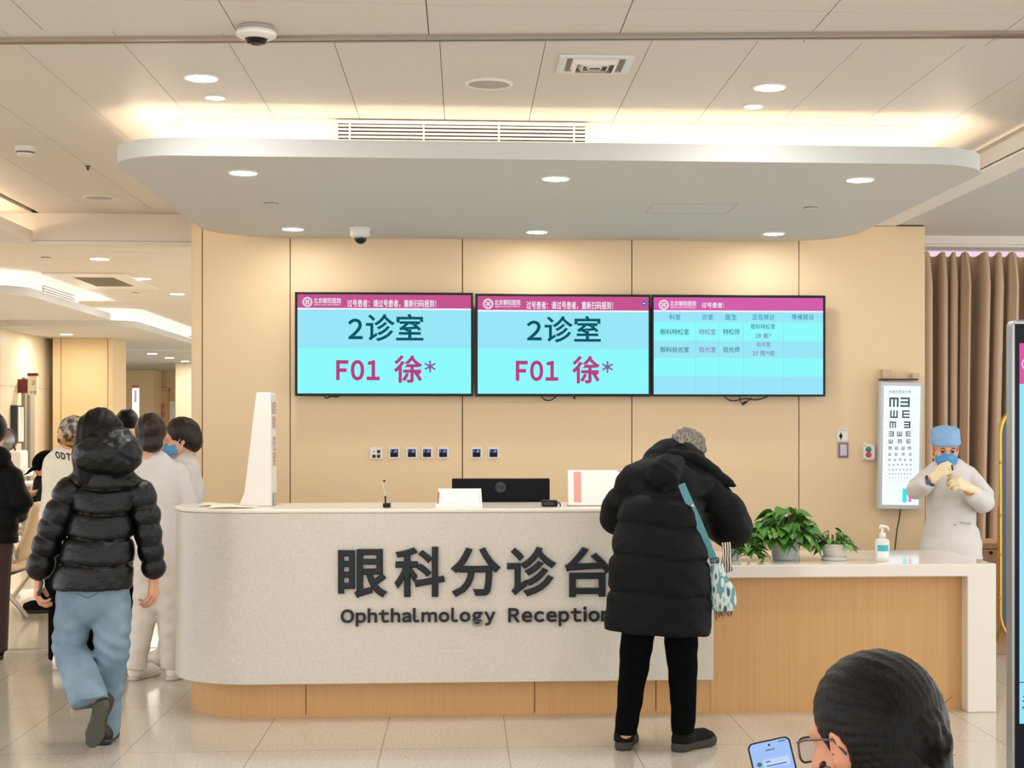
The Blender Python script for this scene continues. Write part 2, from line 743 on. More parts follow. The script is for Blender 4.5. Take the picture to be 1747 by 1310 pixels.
# the rows of the same lamps over the waiting area in front of the counter, behind the photographer too
k = 0
for y in (4.2, 2.2, 0.2, -1.8, -3.8):
    for x in (-5.4, -3.2, -1.15, 1.38, 3.4, 5.4):
        k += 1
        p = (x, y, CZ if abs(x) < 2.8 else (2.84 if x < 0 else 2.94))
        if y < 4 and p[2] != CZ:
            p = (x, y, CZ if x < 0 or y < 3 else 2.94)
        downlight(p, 0.068, 'lamp_disc', 'downlight of the waiting area ceiling outside the photo', 'waiting area downlights', first=dl)
for x, y in ((4.2, 6.0), (4.4, 8.0), (4.9, 9.8), (5.6, 10.6)):  # extra lamps added out of view to brighten the curtain side
    downlight((x, y, 2.9455), 0.068, 'lamp_disc', 'downlight in the right soffit outside the photo', 'right soffit downlights', first=dl)
dh = None
for p, lab in (
        (PZ(170, 441, CZ), 'nearest of the three hall downlights beyond the bulkhead'),
        (PZ(243, 475, CZ), 'middle of the three hall downlights, beside the dark ceiling opening'),
        (PZ(302, 501, CZ), 'farthest of the three hall downlights, close to the feature wall edge'),
        (PZ(113, 570, 2.82), 'downlight under the second hall canopy, above the column'),
        (PZ(260, 603, 2.82), 'far hall downlight, leftmost of three beyond the column'),
        (PZ(289, 610, 2.82), 'far hall downlight, middle of three beyond the column'),
        (PZ(316, 616, 2.82), 'far hall downlight, rightmost of three beyond the column')):
    if dh is None:
        dh = downlight(p, 0.085, 'lamp_disc_hall', lab, 'hall downlights')
    else:
        downlight(p, 0.085, 'lamp_disc_hall', lab, 'hall downlights', first=dh)
for y in (12.4, 14.3, 16.2, 18.0, 20, 22, 24, 26, 29, 32):  # unseen lamps added to light the hall and its far partition
    for x in ((-2.3, -0.6, 1.4) if y < 27 else (-12.0, -7.2, -3.2, -1.5, 1.0)):
        if x < -2 and y < 17:
            x = -1.2
        downlight((x, y, CZ if y < 27 else 2.82), 0.085, 'lamp_disc_hall', 'hall downlight hidden behind the feature wall', 'hidden hall downlights', first=dh)
for y in (12.3, 14.3, 16.9):  # more unseen lamps added to lift the left part of the hall
    downlight((-5.2, y, 2.82 if (15.3 < y < 19 or 20.4 < y < 26) else CZ), 0.085, 'lamp_disc_hall', 'hall downlight near the left wall', 'left hall downlights', first=dh)

# small lit spots
sp = None
for (px, py), lab in (((367, 165), 'small lit spot behind the left ceiling downlight'), ((1285, 180), 'small lit spot behind the right ceiling downlight')):
    p = PZ(px, py, CZ)
    if sp is None:
        sp = thing('spot_light', lab, 'ceiling light', (0, 0, 0), 'small ceiling spots')
        MB().lathe([(.05, 0), (.05, -.006), (.044, -.008), (.042, -.003)], n=28).build('trim_ring', M('white_plastic'), sp, smooth=True)
        MB().lathe([(0, -.003), (.042, -.003)], n=28).build('lamp', M('lamp_small'), sp)
        sp.location = p
    else:
        dup(sp, p, lab)

# closed round covers
cv = None
for (px, py, z), lab in (((462, 347, 2.82), 'round sprinkler cover under the canopy, left side'), ((1383, 354, 2.82), 'round sprinkler cover under the canopy, right side'),
                         ((78, 439, CZ), 'round sprinkler cover in the hall ceiling, left of the downlights'), ((231, 499, CZ), 'round sprinkler cover in the hall ceiling, below the dark opening')):
    p = PZ(px, py, z)
    if cv is None:
        cv = thing('sprinkler_cover', lab, 'sprinkler cover', (0, 0, 0), 'sprinkler covers')
        MB().lathe([(.042, 0), (.042, -.004), (.04, -.005)], n=28).build('shadow_gap', M('ceiling_gap'), cv)
        MB().lathe([(.040, -.003), (.040, -.009), (0, -.010)], n=28).build('cover_plate', M('canopy_white'), cv)
        cv.location = p
    else:
        dup(cv, p, lab)
p = PZ(150, 283, CZ)
t = thing('fire_sprinkler', 'tiny dark sprinkler head in the left ceiling near the smoke detector', 'sprinkler', p)
MB().lathe([(.016, 0), (.016, -.004), (.007, -.006), (.007, -.02), (.012, -.022), (0, -.026)], p, 14).build('nozzle', M('dark_plastic'), t)

# loudspeakers
spk = None
for (px, py), lab in (((834, 142), 'round recessed ceiling speaker left of the square air diffuser'), ((170, 336), 'round ceiling speaker at the far left, near the bulkhead')):
    p = PZ(px, py, CZ)
    if spk is None:
        spk = thing('ceiling_speaker', lab, 'speaker', (0, 0, 0), 'ceiling speakers')
        MB().lathe([(.108, 0), (.108, -.006), (.1, -.011), (.093, -.009), (.093, -.003)], n=40).build('rim', M('white_plastic'), spk, smooth=True)
        MB().lathe([(.093, -.004), (.05, -.006), (0, -.007)], n=40).build('grille', M('speaker_grey'), spk, smooth=True)
        MB().lathe([(.014, -.0075), (0, -.008)], n=14).build('emblem', M('grey_plastic'), spk)
        spk.location = p
    else:
        dup(spk, p, lab)

# square air diffuser
cxd, cyd = 0.553, 6.43
t = thing('air_diffuser', 'square white air diffuser in the ceiling with nested louvers', 'vent', (cxd, cyd, CZ))
hw = 0.155
b = MB()
b.ring(rr(cxd - hw, cxd + hw, cyd - hw, cyd + hw, 0), rr(cxd - hw + .032, cxd + hw - .032, cyd - hw + .032, cyd + hw - .032, 0), CZ - 0.010, CZ)
b.build('frame', mat('diffuser_white', '#dfe2e2', 0.4), t, bevel=0.002)
MB().box(cxd - .125, cxd + .125, cyd - .125, cyd + .125, CZ - 0.003, CZ - 0.0005).build('back_plate', mat('diffuser_back', '#8f867b', .7), t)
for q in (0.098, 0.070, 0.042):
    b = MB()
    o_ = rr(-q, q, -q, q, 0)
    vs = []
    for (rad, z) in ((q, -0.003), (q - .018, -0.024), (q - .020, -0.023), (q - .003, -0.003)):
        vs.append([b.bm.verts.new((cxd + a * rad, cyd + c * rad, CZ + z)) for a, c in ((-1, -1), (1, -1), (1, 1), (-1, 1))])
    for u_, v_ in zip(vs, vs[1:] + vs[:1]):
        for i in range(4):
            b.face([u_[i], u_[(i + 1) % 4], v_[(i + 1) % 4], v_[i]])
    b.build('louver', M('white_plastic'), t)
MB().box(cxd - .02, cxd + .02, cyd - .02, cyd + .02, CZ - 0.014, CZ - 0.010).build('centre_plate', M('white_plastic'), t)

# linear air grille on the upstand of the canopy
YG = 7.668
a, c = P(577, 246, YG), P(998, 213, YG)
gx0, gx1 = a.x, c.x
gz0, gz1 = 2.938, 3.036
t = thing('air_grille', 'long white slotted air grille above the front edge of the canopy', 'vent', ((gx0 + gx1) / 2, YG, gz0))
MB().box(gx0 - .01, gx1 + .01, YG - 0.004, YG - 0.001, gz0 - .03, gz1 + .01).build('back_plate', mat('grille_dark', '#33322f', 0.8), t)
b = MB()
for z0_, z1_ in ((gz0 - .035, gz0 - .02), (gz1 - 0.002, gz1 + .014)):
    b.box(gx0 - .015, gx1 + .015, YG - .02, YG - .001, z0_, z1_)
for x0_, x1_ in ((gx0 - .015, gx0), (gx1, gx1 + .015)):
    b.box(x0_, x1_, YG - .02, YG - .001, gz0 - .02, gz1)
b.build('frame', M('white_plastic'), t)
for i in range(6):
    z = gz0 - .012 + i * 0.0185
    MB().box(gx0, gx1, YG - .018, YG - .005, z, z + .0095).build('slat', M('white_plastic'), t)
for x in (597, 723, 851, 979):
    x = XP(x, YG)
    MB().box(x - .004, x + .004, YG - .019, YG - .004, gz0 - .02, gz1).build('divider', M('white_plastic'), t)
# grilles of the hall canopies (on their right flanks)
for px0, px1, cy0, lab in ((88, 141, 0, 'slotted air grille on the nearer hall canopy'), (294, 320, 1, 'slotted air grille on the second hall canopy')):
    X = -4.60
    Y0, Y1 = -X * F / (CX - 169 - px0), -X * F / (CX - 169 - px1)
    t = thing('air_grille', lab, 'vent', (X, (Y0 + Y1) / 2, 2.94))
    MB().box(X + .001, X + .005, Y0, Y1, 2.925, 3.045).build('back_plate', M('grille_dark'), t)
    for i in range(5):
        z = 2.925 + i * .026
        MB().box(X + .005, X + .02, Y0, Y1, z, z + .014).build('slat', M('white_plastic'), t)
# dark square opening in the hall ceiling
p = Vector((-3.72, 16.55, CZ))
t = thing('ceiling_vent', 'dark square return-air opening in the hall ceiling', 'vent', p)
b = MB()
b.ring(rr(-4.22, -3.4, 15.6, 17.3, 0), rr(-4.02, -3.6, 15.95, 17.0, 0), CZ - 0.012, CZ - 0.001)
b.build('frame', M('white_plastic'), t)
MB().box(-4.02, -3.6, 15.95, 17.0, CZ - 0.006, CZ - 0.002).build('back_plate', mat('vent_dark', '#6d6552', 0.7), t)

# fisheye camera on the trim strip
p = PZ(437, 45, CZ)
t = thing('fisheye_camera', 'white disc-shaped ceiling camera with black centre at the top left', 'camera', p)
MB().lathe([(.062, 0), (.066, -.004), (.066, -.016), (.058, -.02)], p, 36).build('mount_ring', M('grey_plastic'), t, smooth=True)
MB().lathe([(.058, -.014), (.074, -.02), (.078, -.03), (.076, -.038), (.055, -.048), (.044, -.05)], p, 36).build('housing', M('white_plastic'), t, smooth=True)
MB().lathe([(.046, -.047), (.036, -.064), (.026, -.068)], p, 30).build('lens_collar', M('black_plastic'), t, smooth=True)
MB().lathe([(.027, -.066), (.018, -.073), (0, -.076)], p, 24).build('lens', mat('lens_glass', '#3a2018', 0.08, coat=1), t, smooth=True)

# dome camera under the canopy
p = PZ(614, 389, 2.82)
t = thing('dome_camera', 'small white dome camera with black ball under the canopy', 'camera', p)
MB().lathe([(.07, 0), (.07, -.012), (.066, -.016), (.064, -.05), (.052, -.062), (.036, -.066)], p, 30).build('housing', M('white_plastic'), t, smooth=True)
MB().sphere(p + Vector((0.004, 0, -.064)), 0.042, 12, (1, 1, 1)).build('dome', mat('dome_black', '#0d1011', 0.08), t, smooth=True)

# smoke detector
p = PZ(43, 250, CZ)
t = thing('smoke_detector', 'round cream smoke detector on the left ceiling', 'smoke detector', p)
MB().lathe([(.055, 0), (.055, -.022), (.05, -.03)], p, 30).build('base', M('white_plastic'), t, smooth=True)
MB().lathe([(.046, -.028), (.04, -.034), (.04, -.04)], p, 30).build('sensor_slots', M('ceiling_gap'), t, smooth=True)
MB().lathe([(.043, -.038), (.04, -.05), (.02, -.056), (0, -.057)], p, 30).build('cap', M('white_plastic'), t, smooth=True)
# ================================================================== hall furniture of the building
# column
yc = 23.0
xa, xb = XP(90, yc), XP(191, yc)
b = MB()
b.prism([(xa, yc), (xb - .06, yc), (xb, yc + .06), (xb, yc + .95), (xa, yc + .95)], 0, 2.818)
b.m = 1
for x in (xa + .12, xb - .062):
    b.box(x - .006, x + .006, yc - .004, yc, 0, 2.815)
o = b.build('column', [M('hall_tan'), mat('seam_brown', '#a5865a', 0.7)])
struct(o)
# far partition, column and door
yf = 36.0
x0, x1 = XP(222, yf), XP(262.5, yf)
b = MB()
b.box(x0 - 1.5, x1, yf, yf + .9, 0, 2.815)
struct(b.build('wall_far_partition', M('hall_tan')))
yd = 36.9
x0, x1 = XP(263, yd), XP(300, yd)
d1 = struct(MB().box(x0 + .02, XP(288, yd), yd, yd + .05, 0, 2.35).build('door_1', mat('door_peach', '#dcb68b', 0.5)))
b = MB()
b.box(XP(288, yd), XP(289.5, yd), yd - .03, yd + .05, 0, 2.4)
b.box(x0, XP(289.5, yd), yd - .03, yd + .05, 2.35, 2.42)
b.build('door_frame', mat('door_frame_peach', '#cfa06f', 0.5), d1)
text_px('患', 272, 688, 282, 699, yd - .05, mat('sign_red', '#b0432a', 0.5), name='lettering', parent=d1)
text_px('者', 272, 701, 282, 712, yd - .05, M('sign_red'), name='lettering', parent=d1)
text_px('止', 272, 714, 282, 725, yd - .05, M('sign_red'), name='lettering', parent=d1)
text_px('步', 272, 727, 282, 738, yd - .05, M('sign_red'), name='lettering', parent=d1)
d2 = struct(MB().box(XP(289.5, yd), XP(299, yd), yd, yd + .04, 0, 2.1).build('window_2', mat('pale_glass', '#dcd9c4', 0.2)))
yk = 32.0
b = MB()
b.box(XP(299.5, yk), XP(345, yk), yk, yk + .9, 0, 2.815)
struct(b.build('column_far', M('hall_panel')))
# hanging notice by the partition
ys = 30.0
a, c = P(225.5, 690, ys), P(237, 659, ys)
t = thing('notice_board', 'white standing notice board with dark red head in the far hall', 'sign', ((a.x + c.x) / 2, ys, 0))
MB().box(a.x, c.x, ys, ys + .03, 0.0, c.z - .03).build('board', mat('board_white', '#e9e8ee', 0.4), t)
MB().box(a.x, c.x, ys - .004, ys + .034, c.z - .03, c.z + .02).build('head', mat('maroon', '#6d2420', 0.5), t)
MB().box(a.x + .045, c.x - .045, ys - .004, ys - .001, a.z + .05, c.z - .08).build('printed_panel', mat('print_blue', '#8d8fb4', 0.5), t)

# room sign 2, sticking out from the left wall
ys = 21.7
a, c = P(48, 674, ys), P(64.5, 637, ys)
t = thing('room_sign', 'cream projecting room sign with a dark red head and number 2', 'sign', (XL + .03, ys, a.z))
MB().box(a.x, c.x, ys - .03, ys + .03, a.z, c.z).build('panel', mat('sign_cream', '#ecdfc8', 0.4), t, bevel=.01)
z = P(50, 641.5, ys).z
MB().box(a.x - .004, c.x + .002, ys - .034, ys + .034, z, c.z + .004).build('head', M('maroon'), t)
MB().box(XL + .002, a.x, ys - .02, ys + .02, a.z + .03, c.z - .08).build('bracket', M('maroon'), t)
text_px('2', 53.7, 649, 59.4, 656, ys - .034, M('dark_plastic'), name='lettering', parent=t, wide=.1)
text_px('诊 室', 51, 666.5, 62, 671, ys - .034, M('dark_plastic'), name='lettering', parent=t)
# door in the left wall
def yl(px):
    return -XL * F / (CX - 169 - px)
b = MB()
b.box(XL + .002, XL + .03, yl(63.5), yl(72), 0, 2.18)
d3 = struct(b.build('door_2', mat('door_grey', '#a9a49a', 0.4)))
b = MB()
b.box(XL + .002, XL + .05, yl(54), yl(55), 0, 2.2)
b.box(XL + .002, XL + .05, yl(62), yl(63.3), 0, 2.2)
b.build('door_frame', mat('door_frame_grey', '#8e8a84', 0.4), d3)
# framed board on the left wall
t = thing('wall_display', 'narrow display with black side on the left hall wall', 'display', (XL, yl(41), 1.4))
MB().box(XL + .003, XL + .09, yl(35.5), yl(46), 1.28, 1.80).build('case', M('dark_plastic'), t)
MB().box(XL + .091, XL + .096, yl(37), yl(46), 1.30, 1.78).build('screen', mat('screen_pale', '#dfe6ea', 0.3), t)
# tiny camera under the second hall canopy
p = PZ(22, 583.5, 2.82)
t = thing('ceiling_camera', 'small dark camera under the second hall canopy, far left', 'camera', p)
MB().lathe([(.07, 0), (.07, -.03), (.05, -.04)], p, 16).build('base', M('white_plastic'), t)
MB().sphere(p + Vector((0, 0, -.05)), .06, 8).build('dome', M('dome_black'), t, smooth=True)


# ================================================================== main counter
t = thing('reception_counter', 'white curved reception counter with big black lettering and oak plinth', 'counter', (0, 8.2, 0))
XR = 1.31
body = rr(-1.553, XR, 7.932, 8.60, (.46, .0, .0, .12), 20)
b = MB().prism(body, 0.192, 1.074)
b.build('front_panel', M('stone_white'), t, smooth=True, bevel=.004)
top = rr(-1.556, XR, 7.929, 8.603, (.463, .0, .0, .12), 20)
MB().prism(top, 1.075, 1.095).build('countertop', mat('stone_top', '#e6ddcf', 0.22), t, smooth=True, bevel=.005)
pl = rr(-1.487, XR, 8.046, 8.55, (.44, .0, .0, .1), 20)
MB().prism(pl, 0.0, 0.191).build('plinth', M('oak'), t, smooth=True)
b = MB()
for px in (522, 912, 1119):
    x = XP(px, 8.046)
    b.box(x - .0025, x + .0025, 8.0445, 8.05, .012, .19)
b.build('plinth_joint', M('groove'), t)
YS = 7.930
SIGN = mat('sign_black', '#202528', 0.45, spec=.25)
for ch, x0, x1, y0, y1 in (('眼', 577, 661, 936, 1020), ('科', 673, 759, 932, 1018), ('分', 769, 854, 933, 1018), ('诊', 865, 949, 932, 1017), ('台', 963, 1043, 932, 1018)):
    o = text_px(ch, x0, y0, x1, y1, YS, SIGN, name='sign_character', parent=t, extrude=.018, offset=.004, bevel=.022)
a_ = (('Ophthalmology', 581.5, 845, 1036, 1068), ('Reception', 867, 1042, 1034, 1068))
for s_, x0, x1, y0, y1 in a_:
    text_px(s_, x0, y0, x1, y1 + (1 if s_[0] == 'O' else 0), YS, mat('sign_black_small', '#1b1d20', 0.4, spec=.25), name='sign_word', parent=t, extrude=.014, offset=.028, wide=.1)

# ================================================================== low counter wing
t = thing('low_counter', 'low white counter wing with oak front panel carrying the plants', 'counter', (2.0, 8.2, 0))
WX1 = XP(1700, 7.95)
wz0 = P(1400, 985, 7.95).z
b = MB()
b.prism([(XR + .002, wz0), (XP(1651, 7.95), wz0), (XP(1651, 7.95), 0.0), (WX1, 0.0), (WX1, .792), (XR + .002, .792)], 7.95, 8.86, axis='y')
b.build('white_frame', M('wing_white'), t, bevel=.006)
b = MB().box(XR + .002, XP(1651, 7.95), 8.05, 8.07, 0, wz0 - .001)
b.build('wood_panel', M('oak'), t)
tag(MB().tube([P(1656, 961.5, 8.2), P(1686, 961.5, 8.2)], .005, 8).build('pen', mat('pen_grey', '#7f7d80', .4)), 'grey pen on the right end of the low counter', 'pen').location.z = 0.0

# ================================================================== wall screens
YT = 10.49
glow('scr_cyan_top', '#98e6f8', 1.0)
glow('scr_cyan_low', '#8ffafd', 1.0)
glow('scr_pink', '#c65690', 1.0)
glow('scr_pink_2', '#d460ab', 1.0)
glow('scr_white', '#f4f4fb', 1.0)
glow('scr_dark', '#125566', 1.0)
glow('scr_mag', '#b9427f', 1.0)
glow('scr_mag_lo', '#8a5fa0', 1.0)
glow('scr_blue', '#2f6f94', 1.0)
glow('scr_line', '#83d9ee', 1.0)
glow('scr_badge', '#5566c0', 1.0)


def hospital_mark(parent, x0, y0, x1, y1, Y):
    """round emblem, name and small line at the left of a screen header"""
    r = (y1 - y0) / 2
    c = P(x0 + r, (y0 + y1) / 2, Y)
    rad = (P(x0 + 2 * r, y0, Y).x - P(x0, y0, Y).x) / 2
    b = MB()
    n = 30
    for ro, ri in ((1.0, .80), (.68, .60)):
        vo = [b.bm.verts.new((c.x + rad * ro * math.cos(2 * PI * i / n), Y, c.z + rad * ro * math.sin(2 * PI * i / n))) for i in range(n)]
        vi = [b.bm.verts.new((c.x + rad * ri * math.cos(2 * PI * i / n), Y, c.z + rad * ri * math.sin(2 * PI * i / n))) for i in range(n)]
        for i in range(n):
            b.face([vo[i], vo[(i + 1) % n], vi[(i + 1) % n], vi[i]])
    for a in (0, 1, 2, 3):
        ca, sa = math.cos(a * PI / 2 + PI / 4), math.sin(a * PI / 2 + PI / 4)
        q = [(.08, -.06), (.5, -.26), (.62, 0), (.5, .26), (.08, .06)]
        b.face([b.bm.verts.new((c.x + rad * .62 * (u * ca - v * sa) * 1.25, Y - .0005, c.z + rad * .62 * (u * sa + v * ca) * 1.25)) for u, v in q])
    b.build('emblem', M('scr_white'), parent)
    xt = x0 + 2 * r + 2
    a = text_px('北京朝阳医院', xt, y0 + .10 * (y1 - y0), x1, y0 + .64 * (y1 - y0), Y, M('scr_white'), name='lettering', parent=parent, offset=.012)
    e = text_px('BEIJING CHAO-YANG HOSPITAL', xt + 1, y0 + .72 * (y1 - y0), x1 - 1, y0 + .88 * (y1 - y0), Y, M('scr_white'), name='lettering', parent=parent, offset=.01)


def tv(label, px0, px1, py0, py1, header_y, pink):
    a, c = P(px0, py1, YT), P(px1, py0, YT)
    t = thing('wall_screen', label, 'screen', ((a.x + c.x) / 2, YT, a.z), 'screens on the feature wall')
    MB().box(a.x, c.x, YT, YT + .035, a.z, c.z).build('bezel', M('black_plastic'), t, bevel=.003)
    MB().box(a.x + .3, c.x - .3, YT + .036, YW - .001, a.z + .15, c.z - .15).build('wall_mount', M('dark_plastic'), t)
    return t, a, c


def flat(name, material, px0, py0, px1, py1, Y, parent):
    a, c = P(px0, py1, Y), P(px1, py0, Y)
    b = MB()
    b.face([b.bm.verts.new(q) for q in ((a.x, Y, a.z), (c.x, Y, a.z), (c.x, Y, c.z), (a.x, Y, c.z))])
    return b.build(name, material, parent)


Y1 = YT - .001
Y2 = YT - .0022
Y3 = YT - .0034
for lab, x0, x1, y0, y1, hb, s0, s1, mk, hx0, hx1, big, num in (
        ('leftmost of three wall screens, showing a big F01 call', 503, 807, 499.5, 675.5, 527, 507.5, 806.5 - 3, (516, 506.5, 582, 523.5), 592.5, 744, (593.5, 722.5, 535.5, 582), (573.5, 743.5, 608, 653)),
        ('middle of three wall screens, showing a big F01 call', 811, 1110, 502.5, 676, 530.5, 815, 1106.5, (824, 509.5, 888, 527), 898, 1046, (898.5, 1025, 539, 584), (880, 1046, 609, 654))):
    t, a, c = tv(lab, x0, x1, y0, y1, hb, None)
    mid = 593.5 if x0 < 600 else 595.5
    flat('screen_upper_half', M('scr_cyan_top'), s0, hb, s1, mid, Y1, t)
    flat('screen_lower_half', M('scr_cyan_low'), s0, mid, s1, y1 - 4.5, Y1, t)
    flat('header_band', M('scr_pink'), s0, y0 + 4, s1, hb, Y1, t)
    flat('header_edge', M('scr_white'), s0, hb - .6, s1, hb + .8, Y2, t)
    hospital_mark(t, *mk, Y2)
    k = (y1 - y0) / 176
    text_px('过号患者：请过号患者，重新扫码报到！', hx0, mk[1] + 5, hx1, mk[3] + .5, Y2, M('scr_white'), parent=t, offset=.014)
    bx0, bx1, by0, by1 = big
    text_px('2', bx0, by0 + 8, bx0 + 25.5, by1 - 3.5, Y2, M('scr_dark'), parent=t, offset=.022, wide=.08)
    text_px('诊室', bx0 + 30.5, by0, bx1, by1, Y2, M('scr_dark'), parent=t, offset=.014)
    nx0, nx1, ny0, ny1 = num
    w_ = nx1 - nx0
    text_px('F01', nx0, ny0 + 6, nx0 + .437 * w_, ny1 - 4, Y2, M('scr_mag'), parent=t, offset=.034, wide=.11)
    text_px('徐', nx0 + .58 * w_, ny0 - 2, nx0 + .865 * w_, ny1, Y2, M('scr_mag'), parent=t, offset=.022)
    text_px('*', nx0 + .885 * w_, ny0 + 7, nx1, ny0 + 27, Y2, M('scr_mag_lo'), parent=t, offset=.03, wide=.1)
    if x0 > 600:
        p = P(1099, 517.5, Y2)
        b = MB()
        b.face([b.bm.verts.new((p.x + .017 * math.cos(i * PI / 12), Y2, p.z + .017 * math.sin(i * PI / 12))) for i in range(24)])
        b.build('badge', M('scr_badge'), t)
        flat('badge_mark', M('scr_white'), 1097.3, 516.8, 1100.7, 518.4, Y3, t)
t, a, c = tv('rightmost of three wall screens, showing a table of rooms', 1111.5, 1408.5, 504, 676, 531, None)
x0, x1 = 1115.3, 1404.2
rows = [531, 550.5, 581, 611, 642, 672.5]
for i in range(5):
    flat('table_row', M('scr_cyan_top') if i % 2 == 0 else M('scr_cyan_low'), x0, rows[i], x1, rows[i + 1], Y1, t)
flat('header_band', M('scr_pink_2'), x0, 508.5, x1, 531, Y1, t)
flat('header_edge', M('scr_white'), x0, 530.4, x1, 531.6, Y2, t)
b = MB()
for px in (1187, 1226.5, 1268, 1337):
    q0, q1 = P(px - .4, 672, Y2), P(px + .4, 550, Y2)
    b.face([b.bm.verts.new(v) for v in ((q0.x, Y2, q0.z), (q1.x, Y2, q0.z), (q1.x, Y2, q1.z), (q0.x, Y2, q1.z))])
b.build('table_lines', M('scr_line'), t)
hospital_mark(t, 1124, 511.5, 1188, 528.5, Y2)
text_px('过号患者：', 1197, 516, 1236, 525, Y2, M('scr_white'), parent=t, offset=.014)
for s_, u0, u1, v0, v1, m_ in (
        ('科室', 1142, 1161, 536, 545.5, 'scr_blue'), ('诊室', 1197.5, 1216.5, 536, 545.5, 'scr_blue'), ('医生', 1238, 1257, 536, 545.5, 'scr_blue'),
        ('正在就诊', 1283.5, 1322, 536, 545.5, 'scr_blue'), ('等候就诊', 1350.5, 1389, 536, 545.5, 'scr_blue'),
        ('眼科特检室', 1127, 1175.5, 561, 571, 'scr_dark'), ('特检室', 1192.5, 1221.5, 561, 571, 'scr_mag_lo'), ('特检师', 1233.5, 1262, 561, 571, 'scr_dark'),
        ('眼科特检室', 1281.5, 1322.5, 552.5, 561.5, 'scr_blue'), ('28 崔*', 1288.5, 1316, 568, 577, 'scr_mag_lo'),
        ('眼科验光室', 1127, 1175.5, 591.5, 601, 'scr_dark'), ('验光室', 1192.5, 1221.5, 591.5, 601, 'scr_mag_lo'), ('验光师', 1233.5, 1262, 591.5, 601, 'scr_dark'),
        ('验光室', 1290.5, 1314.5, 583, 591.5, 'scr_mag_lo'), ('27 陈*培', 1284, 1321, 598, 607, 'scr_mag_lo')):
    text_px(s_, u0, v0, u1, v1, Y2, M(m_), parent=t, offset=.004)


def cable(pts, Y, r, label, name='cable', parent=None, m='black_plastic'):
    pts = [P(x, y, Y + (q[0] if q else 0)) for x, y, *q in pts]
    # smooth through the points
    out = []
    for i in range(len(pts) - 1):
        p0, p1, p2, p3 = pts[max(i - 1, 0)], pts[i], pts[i + 1], pts[min(i + 2, len(pts) - 1)]
        for k in range(6):
            s = k / 6
            out.append(0.5 * (2 * p1 + (p2 - p0) * s + (2 * p0 - 5 * p1 + 4 * p2 - p3) * s * s + (3 * p1 - p0 - 3 * p2 + p3) * s ** 3))
    out.append(pts[-1])
    o = MB().tube(out, r, 6).build(name, M(m), parent, smooth=True)
    if label:
        tag(o, label, 'cable')
    return o


cable([(550, 670), (554, 677), (557, 679), (566, 676), (575, 677), (585, 672)], 10.56, .004, 'black cable end peeping out below the left wall screen')
cable([(922, 672), (926, 679), (933, 683), (941, 682), (949, 676), (953, 672)], 10.56, .004, 'black cable loop hanging below the middle wall screen')
cable([(976, 672), (979, 676), (980, 681)], 10.56, .007, 'short black plug hanging below the right part of the middle screen')
cable([(1232, 672), (1240, 680), (1252, 684), (1270, 680), (1290, 682), (1308, 677), (1312, 672)], 10.56, .004, 'longest black cable hanging below the right wall screen')
t = thing('cable', 'thin cable with a dark connector dangling below the right screen', 'cable', P(1265, 690, 10.56))
cable([(1262, 674), (1263, 684), (1270, 688), (1276, 684), (1282, 678)], 10.56, .003, None, 'wire', t)
MB().tube([P(1266, 690, 10.56), P(1274, 685, 10.56)], .009, 8).build('connector', M('dark_plastic'), t)

# ================================================================== small things on the feature wall
YP = YW - .012
SOCK = mat('plate_white', '#e3ded8', 0.3)


def plate(px0, py0, px1, py1, label, kind):
    a, c = P(px0, py1, YP), P(px1, py0, YP)
    cx, cz = (a.x + c.x) / 2, (a.z + c.z) / 2
    t = thing('wall_socket', label, 'socket', (cx, YP, cz), 'wall plates under the screens')
    b = MB()
    if kind == 'hole':
        h = (c.x - a.x) / 2
        b.box(a.x, c.x, YP + .003, YW - .0005, a.z, c.z)
        b.build('plate', SOCK, t, bevel=.003)
        q = h * .68
        MB().box(cx - q, cx + q, YP + .0005, YP + .0028, cz - q, cz + q).build('flip_cover', mat('cover_dark', '#0a0d18', 0.3, spec=.15), t)
        q2 = q * .9
        b = MB()
        b.box(cx - q2, cx + q2, YP - .0015, YP + .0004, cz + q * .05, cz + q2)
        b.build('cover_window', mat('cover_blue', '#1a2258', 0.3, spec=.15), t)
        b = MB()
        b.box(cx - q * .82, cx - q * .6, YP - .0022, YP - .0016, cz + q * .2, cz + q * .88)
        b.prism([(cx - q * .2, cz + q * .15), (cx + q * .75, cz + q * .15), (cx + q * .75, cz + q * .8), (cx + q * .2, cz + q * .8)], YP - .0022, YP - .0016, axis='y')
        b.build('painted_glint', mat('glint_pale', '#7f8bd0', 0.3, spec=.2), t)  # pale shapes are a glint painted on the glossy cover
    else:
        b.box(a.x, c.x, YP + .001, YW - .0005, a.z, c.z)
        b.build('plate', SOCK, t, bevel=.004)
        for i, (dx, dz) in enumerate(((-.015, .012), (.017, .012), (-.015, -.02), (.017, -.02))):
            r = .006 if i == 0 else .011
            MB().box(cx + dx - r, cx + dx + r, YP - .0006, YP + .0008, cz + dz - r, cz + dz + r).build('port', M('dark_hole') if i else M('grey_plastic'), t)
    return t


plate(631, 763, 652.5, 783.5, 'leftmost wall plate under the screens, white with four small ports', 'ports')
for x, lab in ((672.5, 'dark-windowed wall plate right beside the four-port plate'), (702.5, 'dark-windowed wall plate, second from the left of its kind'),
               (728.5, 'dark-windowed wall plate, third from the left of its kind'), (756, 'dark-windowed wall plate just left of the wall seam above the monitor'),
               (813, 'dark-windowed wall plate just right of the wall seam above the monitor'), (842, 'rightmost dark-windowed wall plate, above the monitor')):
    plate(x - 9.8, 763, x + 9.8, 782.7, lab, 'hole')

